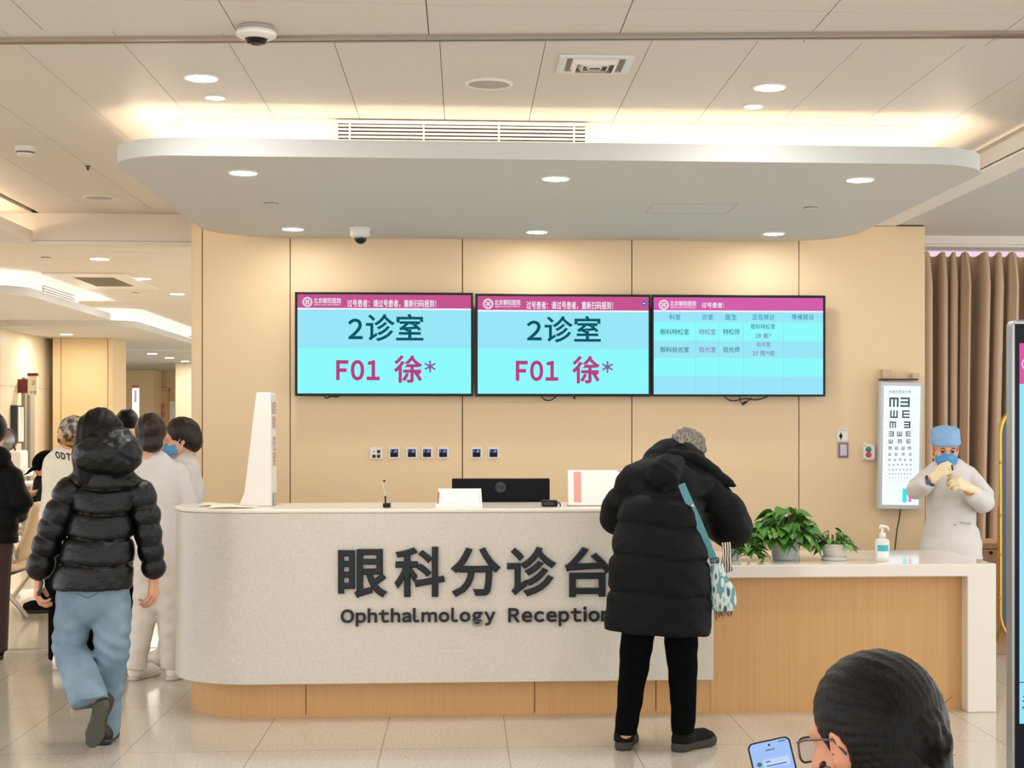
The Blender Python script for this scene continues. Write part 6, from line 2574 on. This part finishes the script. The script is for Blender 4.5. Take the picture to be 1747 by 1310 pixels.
# ================================================================== seated woman with phone in the foreground
Y0 = 2.26
J = lambda px, py, dy=0.0: V(P(px, py, Y0 + dy))
fdir = Vector((-.50, .86, -.20))
hm = frame(J(1487, 1262), fdir, Vector((0, 0, 1)))
parts = [xf(head_solid(.0035, .14, -.02), hm)]
lo, hi = (-.1, 1.7, .0), (1.4, 3.3, 1.1)
sh_l, sh_r = V(J(1330, 1500, .06)), V(J(1660, 1500, -.02))
parts.append(body_core(.014, [
    ([J(1500, 1440, -.03), J(1500, 1560, .0), V((.62, 2.18, .52))], [.05, .07, .08], .03),
    ([V((.54, 2.2, .50)), V((.40, 2.62, .50)), V((.40, 2.70, .08))], [.07, .055, .035], .02),
    ([V((.72, 2.14, .50)), V((.66, 2.60, .50)), V((.66, 2.68, .08))], [.07, .055, .035], .02),
    ([V((.46, 2.22, .84)), V((.37, 2.28, .66)), V((.50, 2.50, .74))], [.04, .035, .026], .02),
    ([V((.80, 2.12, .84)), V((.86, 2.24, .64)), V((.66, 2.48, .66))], [.04, .035, .026], .02)], lo, hi))
# phone frame: upright plate tilted back towards the reader
phc = V(P(1328, 1262, 2.52)) + V((0, 0, -.075))
ph_x = Vector((.93, -.13, .22)).normalized()
ph_z = Vector((-.20, .25, .95)).normalized()
ph_z = (ph_z - ph_x * ph_z.dot(ph_x)).normalized()
pm = Matrix((ph_x, ph_z.cross(ph_x), ph_z)).transposed().to_4x4()
parts.append(hand_at(pm @ Vector((.0, 0, 0)) + Vector(phc) + Vector((-.03, .02, -.14)), Vector((.15, .1, .95)), Vector((-.3, .9, -.1)), left=True, curl=(.7, .75, .8, .85), thumb=.5))
parts.append(hand_at(V((.66, 2.48, .66)), Vector((-.4, .8, .1)), Vector((.2, 0, 1)), curl=(.4, .45, .5, .55)))
fg = person_thing('seated woman in the foreground with black hair in a bun, glasses and earbuds', parts, M('skin_warm'))
HM = lambda x, y, z: np.array(hm @ Vector((x, y, z)))
# hair
s = Solid((.3, 1.95, .85), (.95, 2.55, 1.25), .0042)
s.ball(HM(0, -.020, .040), (.087, .104, .094), .0, rot=hm.to_3x3().to_4x4())
s.ball(HM(.0, -.055, -.005), (.080, .068, .085), .03, rot=hm.to_3x3().to_4x4())
s.ball(HM(.0, -.06, -.06), (.062, .055, .055), .04, rot=hm.to_3x3().to_4x4())
r3 = hm.to_3x3()
# hairline: keep the face and the ears free
s.cut(HM(0, .058, .05), r3 @ Vector((0, 1, -.55)))
for sx in (-1, 1):
    s.chain([HM(sx * .10, .05, -.035), HM(sx * .095, .02, -.045), HM(sx * .092, -.006, -.012)], [.042, .034, .024], .012, sub=True)
def strands(X, Y, Z):
    lx = (X - hm.translation.x) * r3.col[0][0] + (Y - hm.translation.y) * r3.col[0][1] + (Z - hm.translation.z) * r3.col[0][2]
    ly = (X - hm.translation.x) * r3.col[1][0] + (Y - hm.translation.y) * r3.col[1][1] + (Z - hm.translation.z) * r3.col[1][2]
    lz = (X - hm.translation.x) * r3.col[2][0] + (Y - hm.translation.y) * r3.col[2][1] + (Z - hm.translation.z) * r3.col[2][2]
    a = np.arctan2(lz + .03, lx)
    return .0011 * np.sin(a * 46 + 3 * np.sin(ly * 30)) + .0007 * np.sin(a * 90 + 2 * np.sin(ly * 40) + 1)
s.disp(strands)
fh = part('hair', s.mesh(), M('hair_black'), fg)
# bun twisted at the back
bc_ = HM(.0, -.115, .004)
s = Solid(bc_ - .1, bc_ + .1, .0038)
bm_ = hm @ Matrix.Translation((.0, -.107, .0))
for i in range(3):
    pts = []
    for k in range(15):
        a = k / 14 * 2 * PI * 1.05 + i * 2.1
        rad = .030 - .009 * i
        pts.append(np.array(bm_ @ Vector((rad * math.cos(a), -.012 * i - .006 * math.sin(a * 1.5), rad * 1.15 * math.sin(a)))))
    s.chain(pts, [.017 - .002 * i] * 15, .008)
s.disp(lambda X, Y, Z: .0012 * np.sin(X * 420 + 3 * np.sin(Z * 90)))
part('hair_bun', s.mesh(), M('hair_black'), fg)
b = MB()
random.seed(21)
tree = bvh_of(fh)
for i in range(40):      # flyaway strands round the bun and nape
    a = random.uniform(0, 2 * PI)
    p0 = bm_ @ Vector((.045 * math.cos(a), .01, .05 * math.sin(a)))
    d = bm_.to_3x3() @ Vector((math.cos(a + random.uniform(-.5, .5)), random.uniform(-.7, .3), math.sin(a + random.uniform(-.5, .5))))
    L = random.uniform(.012, .034)
    side = bm_.to_3x3() @ Vector((-math.sin(a), 0, math.cos(a))) * random.uniform(-.02, .02)
    b.tube([p0, p0 + d * L * .5 + side * .3, p0 + d * L + side], [.0006, .0005, .0003], 4)
for i in range(40):      # fine strands combed over the head
    ox, oy = random.uniform(1400, 1530), random.uniform(1128, 1215)
    pp = []
    for k in range(8):
        u = k / 7
        q, n_ = on_surface(tree, ox + (1555 - ox) * u * .75, oy + (1235 - oy) * u * .75 - 10 * math.sin(u * PI), .0010 + .0008 * math.sin(i))
        if q is None:
            break
        pp.append(q)
    if len(pp) > 4:
        b.tube(pp, [.0003] * len(pp), 4)
b.build('loose_strands', mat('strand_brown', '#14100d', .5, spec=.2), fg)
MB().sphere(hm @ Vector((-.012, -.118, .052)), .0045, 8).build('hair_pin', M('steel'), fg, smooth=True)
# glasses
b = MB()
gm = hm @ Matrix.Translation((0, .102, -.006))
for sx in (-1, 1):
    out = [gm @ Vector((sx * .034 + u, -.004 * abs(u) / .03, v)) for u, v in rr(-.025, .025, -.020, .017, .012, 5)]
    b.tube(out + [out[0]], .0018, 6)
    b.tube([gm @ Vector((sx * .061, -.004, .012)), hm @ Vector((sx * .076, .06, .010)), hm @ Vector((sx * .083, -.005, .010)), hm @ Vector((sx * .084, -.03, -.012))], .0018, 6)
b.tube([gm @ Vector((-.008, 0, .006)), gm @ Vector((0, .002, .009)), gm @ Vector((.008, 0, .006))], .0016, 6)
t = thing('glasses', 'thin dark-rimmed glasses worn by the foreground woman', 'glasses', gm.translation)
b.build('frame', mat('glasses_dark', '#4a3340', .3), t, smooth=True)
ml = mat('lens_phone_reflection', '#e4effc', .03)  # pale blue tint stands in for the phone's reflection
ml.node_tree.nodes['Principled BSDF'].inputs['Alpha'].default_value = .25
for sx in (-1, 1):
    b = MB()
    b.prism([(u, v) for u, v in rr(-.024, .024, -.019, .016, .011, 5)], -.0006, .0006, axis='y', tr=gm @ Matrix.Translation((sx * .034, 0, 0)))
    b.build('lens', ml, t)
# earbuds with hooks
for sx, lab in ((-1, 'dark clip-on earbud with silver ball on the foreground woman left ear'), (1, 'dark clip-on earbud at the foreground woman right ear')):
    e0 = hm @ Vector((sx * .090, .000, -.034))
    t = thing('earbud', lab, 'earbud', e0, 'earbuds')
    MB().sphere(hm @ Vector((sx * .094, .004, -.034)), .0075, 10).build('ball', mat('earbud_grey', '#8d8088', .2, metal=.5), t, smooth=True)
    pts = [hm @ Vector((sx * (.092 + .006 * math.sin(a)), .003 + .013 * math.cos(a), -.036 + .013 * math.sin(a))) for a in [i * 4.4 / 10 - 2.9 for i in range(11)]]
    MB().tube(pts, .0042, 8).build('clip', mat('earbud_dark', '#3a1f26', .3), t, smooth=True)
    MB().sphere(hm @ Vector((sx * .090, -.016, -.04)), .0085, 10).build('battery', M('earbud_dark'), t, smooth=True)
# dark padded coat of the seated woman (below the frame)
s = Solid((.1, 1.75, .38), (1.15, 2.85, .98), .012)
s.chain([J(1500, 1490, -.02), V((.62, 2.18, .70)), V((.62, 2.17, .60)), V((.62, 2.17, .50))], [.12, .15, .16, .17], .03, flat=((0, 1, 0), .8))
s.chain([V((.47, 2.22, .85)), V((.79, 2.13, .85))], [.065, .065], .05)
s.chain([V((.45, 2.22, .84)), V((.36, 2.28, .66)), V((.47, 2.46, .725))], [.068, .06, .045], .02)
s.chain([V((.81, 2.12, .84)), V((.87, 2.24, .64)), V((.70, 2.43, .655))], [.068, .06, .045], .02)
part('jacket', s.mesh(), M('coat_black'), fg)
s = Solid((.1, 1.75, .05), (1.15, 2.95, .68), .012)
s.chain([V((.54, 2.18, .50)), V((.40, 2.64, .51)), V((.40, 2.70, .10))], [.095, .08, .065], .02)
s.chain([V((.72, 2.12, .50)), V((.66, 2.62, .51)), V((.66, 2.68, .10))], [.095, .08, .065], .02)
part('trousers', s.mesh(), M('trouser_black'), fg)
for x in (.40, .66):
    shoe('shoe', (x, 2.64, 0), (-.2, 1, 0), M('sneaker_black'), M('sneaker_sole'), fg, L=.24)
# the phone
t = thing('smartphone', 'black smartphone with a pale blue chat screen held in the foreground', 'phone', phc)
pmw = Matrix.Translation(Vector(phc)) @ pm
b = MB()
b.prism(rr(-.0365, .0365, -.075, .075, .010, 6), -.004, .004, axis='y')
b.bm.transform(pmw)
b.build('case', M('black_plastic'), t, smooth=True, bevel=.0015)
glow('phone_blue', '#a4c3f8', 1.0)
glow('phone_white', '#c3d8fb', 1.0)
glow('phone_ink', '#5a6c8e', 1.0)


def ph(poly, y, m_, nm):
    b = MB()
    vs = [b.bm.verts.new((u, y, v)) for u, v in poly]
    b.face(vs)
    b.bm.transform(pmw)
    return b.build(nm, m_, t)


ph(rr(-.0335, .0335, -.0725, .0725, .008, 6), -.0043, M('phone_blue'), 'screen')
ph([(.002 * math.cos(i * PI / 8), .0665 + .002 * math.sin(i * PI / 8)) for i in range(16)], -.0047, M('dark_hole'), 'camera_hole')
for i, (x0, x1, z0, z1, m_) in enumerate(((-.008, .008, .0575, .0595, 'phone_ink'), (-.016, .028, .030, .044, 'phone_white'), (-.012, -.004, .039, .041, 'phone_ink'), (-.012, .022, .032, .034, 'phone_ink'),
                                          (-.016, .024, .010, .022, 'phone_white'), (.016, .028, .068, .070, 'phone_ink'))):
    ph([(x0, z0), (x1, z0), (x1, z1), (x0, z1)], -.0046 - .0002 * (m_ == 'phone_ink'), M(m_), 'message_bubble' if m_ == 'phone_white' else 'text_line')
ph([(-.023 + .004 * math.cos(i * PI / 8), .038 + .004 * math.sin(i * PI / 8)) for i in range(16)], -.0047, mat('avatar_green', '#3f6a64', .5), 'avatar')

# ================================================================== waiting benches
mat('bench_beige', '#d9bd94', .5)


def bench_seat(x, y, parent):
    """one seat facing -X"""
    b = MB()
    b.grid(lambda u, v: Vector((x - .24 + .46 * u, y - .25 + .5 * v, .43 - .03 * math.sin(u * PI * .9) + (.02 if u < .05 else 0))), 10, 2)
    b.build('seat', M('bench_beige'), parent, smooth=True, solid=.03)
    b = MB()
    b.grid(lambda u, v: Vector((x + .20 + .16 * u + .02 * math.sin(u * PI), y - .25 + .5 * v, .47 + .46 * u)), 10, 2)
    b.build('backrest', M('bench_beige'), parent, smooth=True, solid=.03)


def arm(x, y, parent):
    pts = [Vector((x + .24, y, .50)), Vector((x + .20, y, .62)), Vector((x + .10, y, .66)), Vector((x - .14, y, .65)), Vector((x - .22, y, .60)), Vector((x - .20, y, .50)), Vector((x - .10, y, .42))]
    out = []
    for i in range(len(pts) - 1):
        for k in range(4):
            p0, p1, p2, p3 = pts[max(i - 1, 0)], pts[i], pts[i + 1], pts[min(i + 2, len(pts) - 1)]
            s_ = k / 4
            out.append(0.5 * (2 * p1 + (p2 - p0) * s_ + (2 * p0 - 5 * p1 + 4 * p2 - p3) * s_ * s_ + (3 * p1 - p0 - 3 * p2 + p3) * s_ ** 3))
    out.append(pts[-1])
    MB().tube(out, .017, 8).build('armrest', M('chrome'), parent, smooth=True)


def bench(x, y, n, label):
    t = thing('waiting_bench', label, 'bench', (x, y, 0), 'beige waiting benches')
    for i in range(n):
        bench_seat(x, y + i * .56, t)
        arm(x, y + (i - .5) * .56, t)
    arm(x, y + (n - .5) * .56, t)
    MB().box(x - .03, x + .05, y - .3, y + (n - 1) * .56 + .3, .33, .39).build('beam', M('dark_plastic'), t)
    for yy in (y - .05, y + (n - 1) * .56 + .05):
        b = MB()
        b.tube([Vector((x + .01, yy, .34)), Vector((x - .22, yy, .03))], .02, 8)
        b.tube([Vector((x + .01, yy, .34)), Vector((x + .26, yy, .03))], .02, 8)
        b.build('leg', M('chrome'), t, smooth=True)
    return t


bench(-3.66, 12.2, 3, 'beige waiting bench with chrome arms beyond the person in black at the left')
tb_ = bench(0, 0, 2, 'beige waiting bench under the seated foreground woman')
tb_.location = (.36, 2.12, 0)
tb_.rotation_euler = (0, 0, -PI / 2)
bench(-4.75, 11.2, 3, 'second beige waiting bench, farther left beyond the first one')

# ================================================================== person with a black cap bending over the bench
Y0 = 12.75
J = lambda px, py, dy=0.0: V(P(px, py, Y0 + dy))
hm = frame(J(80, 798), Vector((-.85, -.1, -.5)), (0, 0, 1))
parts = [xf(head_solid(.008), hm)]
parts.append(body_core(.018, [
    ([J(78, 822), J(80, 860), J(80, 920)], [.06, .08, .085], .03),
    ([J(84, 828, -.12), J(78, 868, -.16), J(68, 838, -.14)], [.035, .03, .026], .02),
    ([J(96, 828, .14), J(84, 868, .16), J(68, 845, .14)], [.035, .03, .026], .02),
    ([J(82, 930, -.08), J(70, 940, -.08), J(82, 1030, -.08)], [.055, .045, .03], .02),
    ([J(82, 930, .1), J(70, 940, .1), J(82, 1030, .1)], [.055, .045, .03], .02)], (-4.2, 12.2, 0), (-2.9, 13.2, 1.4)))
parts.append(hand_at(J(68, 838, -.14), Vector((-1, 0, -.1)), Vector((0, 0, 1)), left=True, h=.0055))
parts.append(hand_at(J(68, 845, .14), Vector((-1, 0, -.1)), Vector((0, 0, 1)), h=.0055))
nh = person_thing('seated person with a black cap and black jacket, facing left on the bench', parts, M('skin'))
s = Solid((-.13, -.15, -.08), (.13, .2, .17), .008)
s.ball((0, -.015, .045), (.092, .112, .095), .0)
s.chain([(-.04, .09, .05), (.04, .09, .05)], [.05, .05], .02, flat=((0, 0, 1), .2))
s.chain([(0, .12, .045), (0, .15, .04)], [.05, .04], .02, flat=((0, 0, 1), .2))
s.cut((0, 0, .02), (0, -.35, -1))
part('cap', xf(s.mesh(), hm), M('trouser_black'), nh)
s = Solid((-.13, -.15, -.12), (.13, .1, .1), .008)
s.ball((0, -.03, .0), (.085, .095, .085), .0)
s.cut((0, .0, 0), (0, 1, 0))
part('hair', xf(s.mesh(), hm), M('hair_black'), nh)
s = Solid((-4.2, 12.2, .4), (-2.9, 13.3, 1.3), .012)
s.chain([J(78, 826), J(80, 860), J(80, 920)], [.10, .13, .13], .02)
s.chain([J(88, 828, -.1), J(94, 828, .12)], [.07, .07], .04)
s.chain([J(84, 828, -.13), J(79, 866, -.17), J(71, 842, -.15)], [.06, .056, .045], .02)
s.chain([J(96, 828, .15), J(86, 866, .17), J(71, 847, .15)], [.06, .056, .045], .02)
part('jacket', s.mesh(), M('coat_black'), nh)
s = Solid((-4.2, 12.2, .05), (-2.9, 13.3, .75), .012)
s.chain([J(82, 930, -.08), J(70, 940, -.08), J(82, 1030, -.08)], [.085, .075, .06], .02)
s.chain([J(82, 930, .1), J(70, 940, .1), J(82, 1030, .1)], [.085, .075, .06], .02)
part('trousers', s.mesh(), M('trouser_black'), nh)
for dy in (-.08, .1):
    q = J(83, 1030, dy)
    shoe('shoe', (q[0] + .03, q[1], 0), (-1, 0, 0), M('sneaker_black'), M('sneaker_sole'), nh, L=.25)

# ================================================================== eye examination device on its table at the far left
yd_ = 14.0
c_ = P(8, 750, yd_)
tb = P(20, 822, yd_)
t = thing('instrument_table', 'white instrument table against the left side of the hall', 'table', (c_.x + .1, yd_, 0))
MB().box(c_.x - .35, c_.x + .32, yd_ - .25, yd_ + .3, tb.z - .03, tb.z).build('table_top', M('white_plastic'), t, bevel=.01)
MB().box(c_.x - .1, c_.x + .0, yd_ - .06, yd_ + .06, .03, tb.z - .031).build('column', M('white_plastic'), t)
MB().box(c_.x - .3, c_.x + .2, yd_ - .22, yd_ + .22, 0, .03).build('base', M('white_plastic'), t)
t = thing('eye_instrument', 'white eye examination instrument with a round silver bowl at the far left', 'instrument', (c_.x + .1, yd_, tb.z))
MB().lathe([(.105, .03), (.11, 0), (.095, -.03), (.05, -.05), (0, -.055)], (0, 0, 0), 26, tr=Matrix.Translation(c_) @ Matrix.Rotation(PI / 2, 4, 'X') @ Matrix.Rotation(.5, 4, 'Y')).build('bowl', M('silver'), t, smooth=True)
a, c = P(18, 800, yd_), P(42, 768, yd_)
MB().box(a.x, c.x, yd_ - .12, yd_ + .12, a.z, c.z).build('body', mat('device_white', '#e9e0d2', .35), t, bevel=.02)
a, c = P(12, 812, yd_), P(50, 799, yd_)
MB().box(a.x, c.x, yd_ - .14, yd_ + .14, a.z, c.z).build('cross_slide', M('device_white'), t, bevel=.01)
a, c = P(16, 822, yd_), P(36, 812, yd_)
MB().box(a.x, c.x, yd_ - .12, yd_ + .12, a.z + .001, c.z).build('base', M('grey_plastic'), t, bevel=.01)
MB().tube([P(8, 768, yd_), P(12, 800, yd_)], .02, 10).build('post', M('device_white'), t)
MB().tube([P(23, 757, yd_ - .1), P(27, 772, yd_ - .1)], .008, 8).build('lever', M('dark_plastic'), t)

# ================================================================== plants and bottle on the low counter
WZ = .7925
leaf_m = []
for i, (c0_, c1_) in enumerate((('#3c6f2b', '#598a3a'), ('#5f8f3c', '#7ca850'), ('#2c5524', '#437a33'))):
    leaf_m.append(mat('leaf_%d' % i, c0_, .35, spec=.5, var=((14, 14, 14), .25, c1_)))
mat('stem_green', '#5b7a35', .5)
mat('stem_brown', '#4f3d2a', .6)
mat('soil', '#3a2c20', .95)


def leaf(b, base, direction, L, W, droop, m, roll=0.0):
    """heart-shaped leaf"""
    d = Vector(direction).normalized()
    side = d.cross(Vector((0, 0, 1)))
    side = side.normalized() if side.length > .05 else Vector((1, 0, 0))
    up = side.cross(d)
    side, up = side * math.cos(roll) + up * math.sin(roll), up * math.cos(roll) - side * math.sin(roll)
    prof = [(-.06, .30), (.0, .42), (.14, .50), (.32, .48), (.52, .38), (.72, .24), (.88, .10), (1.0, .0)]
    rows = []
    b.m = m
    for t_, w_ in prof:
        c = Vector(base) + d * L * t_ - Vector((0, 0, 1)) * droop * L * t_ * t_
        if t_ < 0:
            c = Vector(base) + d * L * t_
        fold = .16 * W * (w_ / .5)
        rows.append([b.bm.verts.new(c - side * W * w_ + up * fold), b.bm.verts.new(c), b.bm.verts.new(c + side * W * w_ + up * fold)])
    for r0, r1 in zip(rows, rows[1:]):
        b.face([r0[0], r0[1], r1[1], r1[0]])
        b.face([r0[1], r0[2], r1[2], r1[1]])


def plant(t, centre, top_z, spread, height, n, L, seed, trails=(), droop_z=-.05, lean=(0, 0)):
    random.seed(seed)
    fb, sb = MB(), MB()
    for i in range(n):
        a = random.uniform(0, 2 * PI)
        q = random.random() ** .6
        hgt = height * (1 - .75 * q * q) * random.uniform(.55, 1.0)
        tip = Vector((centre.x + math.cos(a) * spread * q + lean[0] * q, centre.y + math.sin(a) * spread * q * .8, top_z + hgt + droop_z * q))
        b0 = Vector((centre.x + math.cos(a) * .03, centre.y + math.sin(a) * .03, top_z - .01))
        mid = (b0 + tip) / 2 + Vector((0, 0, .05))
        sb.tube([b0, mid, tip], [.003, .0025, .002], 5)
        dr = Vector((math.cos(a), math.sin(a), random.uniform(-.6, .35)))
        leaf(fb, tip, dr, L * random.uniform(.75, 1.2), L * random.uniform(.7, .98), random.uniform(.1, .6), random.choice((0, 0, 1, 2)), random.uniform(-.5, .5))
    for pts, cnt in trails:
        pts = [Vector(p) for p in pts]
        sb.tube(pts, .0028, 5)
        for i in range(cnt):
            u = (i + .6) / cnt * (len(pts) - 1)
            k = min(int(u), len(pts) - 2)
            p = pts[k].lerp(pts[k + 1], u - k)
            a = random.uniform(0, 2 * PI)
            leaf(fb, p, (math.cos(a), math.sin(a) - .4, random.uniform(-.7, .2)), L * random.uniform(.55, .95), L * random.uniform(.45, .7), .3, random.choice((0, 1, 0, 2)), random.uniform(-.5, .5))
    f = fb.build('foliage', leaf_m, t, smooth=True)
    sb.build('stems', M('stem_green'), t, smooth=True)
    return f


pc = P(1339, 955, 8.28)
t = thing('pothos_plant', 'big leafy green pothos in a white pot on the low counter', 'plant', (pc.x, pc.y, WZ))
R0 = (P(1362, 955, 8.28).x - P(1317, 955, 8.28).x) / 2
MB().lathe([(0, .001), (R0 * .9, .001), (R0 * .97, .02), (R0 * 1.1, .125), (R0 * 1.1, .132), (R0 * 1.02, .132), (R0 * 1.0, .11), (0, .108)], (pc.x, pc.y, WZ), 32).build('pot', mat('pot_white', '#dfe2e0', .3), t, smooth=True)
MB().lathe([(R0 * 1.0, .112), (0, .118)], (pc.x, pc.y, WZ), 24).build('soil', M('soil'), t)
tr_ = [([pc + Vector((-.02, -.03, .14)), P(1312, 885, 8.2), P(1296, 905, 8.17), P(1284, 925, 8.17), P(1272, 945, 8.15)], 8),
       ([pc + Vector((.02, -.03, .14)), P(1372, 890, 8.2), P(1384, 905, 8.2), P(1388, 930, 8.22)], 6),
       ([pc + Vector((0, -.05, .14)), P(1340, 905, 8.17), P(1338, 930, 8.16)], 3)]
plant(t, pc, WZ + .12, .19, .175, 125, .092, 4, tr_)
pc2 = P(1276, 958, 8.2)
t = thing('trailing_plant', 'low trailing green plant in a glass between the woman in black and the white pot', 'plant', (pc2.x, pc2.y, WZ))
gl = P(1251, 958, 8.2)
g_ = mat('glass_pale', '#cfd9da', .05)
g_.node_tree.nodes['Principled BSDF'].inputs['Alpha'].default_value = .45
MB().lathe([(0, .001), (.028, .001), (.034, .085), (.032, .085), (.026, .004), (0, .004)], (gl.x, gl.y, WZ), 24).build('glass', g_, t, smooth=True)
tr_ = [([gl + Vector((0, 0, .06)), P(1262, 925, 8.19), P(1275, 925, 8.18), P(1284, 936, 8.16), P(1290, 946, 8.15)], 9),
       ([gl + Vector((0, 0, .06)), P(1258, 915, 8.19), P(1272, 910, 8.2), P(1290, 918, 8.2)], 9),
       ([gl + Vector((0, 0, .06)), P(1262, 935, 8.16), P(1272, 942, 8.14), P(1270, 948, 8.13)], 6),
       ([gl + Vector((0, 0, .06)), P(1265, 938, 8.16), P(1295, 944, 8.14), P(1310, 949, 8.13)], 4)]
plant(t, P(1277, 930, 8.2), P(0, 940, 8.2).z, .075, .07, 40, .06, 8, tr_)
pc3 = P(1423.5, 957, 8.22)
t = thing('small_potted_plant', 'small sparse plant in a grey pot with saucer beside the big pothos', 'plant', (pc3.x, pc3.y, WZ))
r_ = (P(1446, 957, 8.22).x - P(1401, 957, 8.22).x) / 2
MB().lathe([(0, .001), (r_ * .95, .001), (r_ * .97, .018), (r_ * .9, .020), (r_ * .88, .008), (0, .008)], (pc3.x, pc3.y, WZ), 30).build('saucer', mat('pot_grey', '#d3ccc2', .4), t, smooth=True)
MB().lathe([(0, .0085), (r_ * .74, .009), (r_ * .80, .02), (r_ * .97, .078), (r_ * 1.06, .082), (r_ * 1.06, .090), (r_ * .95, .090), (r_ * .92, .076), (0, .074)], (pc3.x, pc3.y, WZ), 30).build('pot', M('pot_grey'), t, smooth=True)
MB().lathe([(r_ * .93, .078), (0, .082)], (pc3.x, pc3.y, WZ), 24).build('soil', M('soil'), t)
plant(t, pc3, WZ + .08, .105, .105, 30, .055, 15, [([pc3 + Vector((.02, 0, .09)), P(1447, 915, 8.2), P(1456, 928, 8.19), P(1464, 938, 8.18)], 3)])
# hand sanitiser
ps = P(1505, 957, 8.13)
t = thing('sanitizer_bottle', 'clear pump bottle of hand sanitiser with a blue label on the low counter', 'bottle', (ps.x, ps.y, WZ))
sc_ = (P(1517.5, 957, 8.13).x - P(1493, 957, 8.13).x) / 2
g2 = mat('bottle_clear', '#e6e4de', .12)
g2.node_tree.nodes['Principled BSDF'].inputs['Alpha'].default_value = .8
prof = [(0, .001), (sc_ * .95, .001), (sc_, .006), (sc_, .105), (sc_ * .9, .118), (sc_ * .45, .125), (sc_ * .42, .135), (0, .135)]
MB().lathe(prof, (ps.x, ps.y, WZ), 28, 1, .62).build('bottle', g2, t, smooth=True)
MB().lathe([(sc_ * .46, .134), (sc_ * .46, .152), (.008, .154), (.006, .18), (0, .18)], (ps.x, ps.y, WZ), 20).build('collar', M('white_plastic'), t, smooth=True)
zz = WZ + .18
MB().tube([Vector((ps.x - .016, ps.y, zz - .002)), Vector((ps.x - .008, ps.y, zz + .008)), Vector((ps.x + .015, ps.y, zz + .008)), Vector((ps.x + .03, ps.y - .004, zz + .002)), Vector((ps.x + .034, ps.y - .006, zz - .012))], [.006, .009, .008, .006, .005], 10).build('pump_head', M('white_plastic'), t, smooth=True)
lb = MB()
for (z0, z1, m_) in ((.055, .088, 0), (.02, .055, 1)):
    lb.m = m_
    n = 10
    vs = [[lb.bm.verts.new((ps.x + sc_ * 1.01 * math.sin(a), ps.y - sc_ * 1.01 * .62 * math.cos(a), WZ + z)) for a in [-.85 + 1.7 * i / n for i in range(n + 1)]] for z in (z0, z1)]
    for i in range(n):
        lb.face([vs[0][i], vs[0][i + 1], vs[1][i + 1], vs[1][i]])
lb.build('label', [mat('label_teal', '#3fb0bd', .4), mat('label_pale', '#e7e9e2', .4)], t, smooth=True)
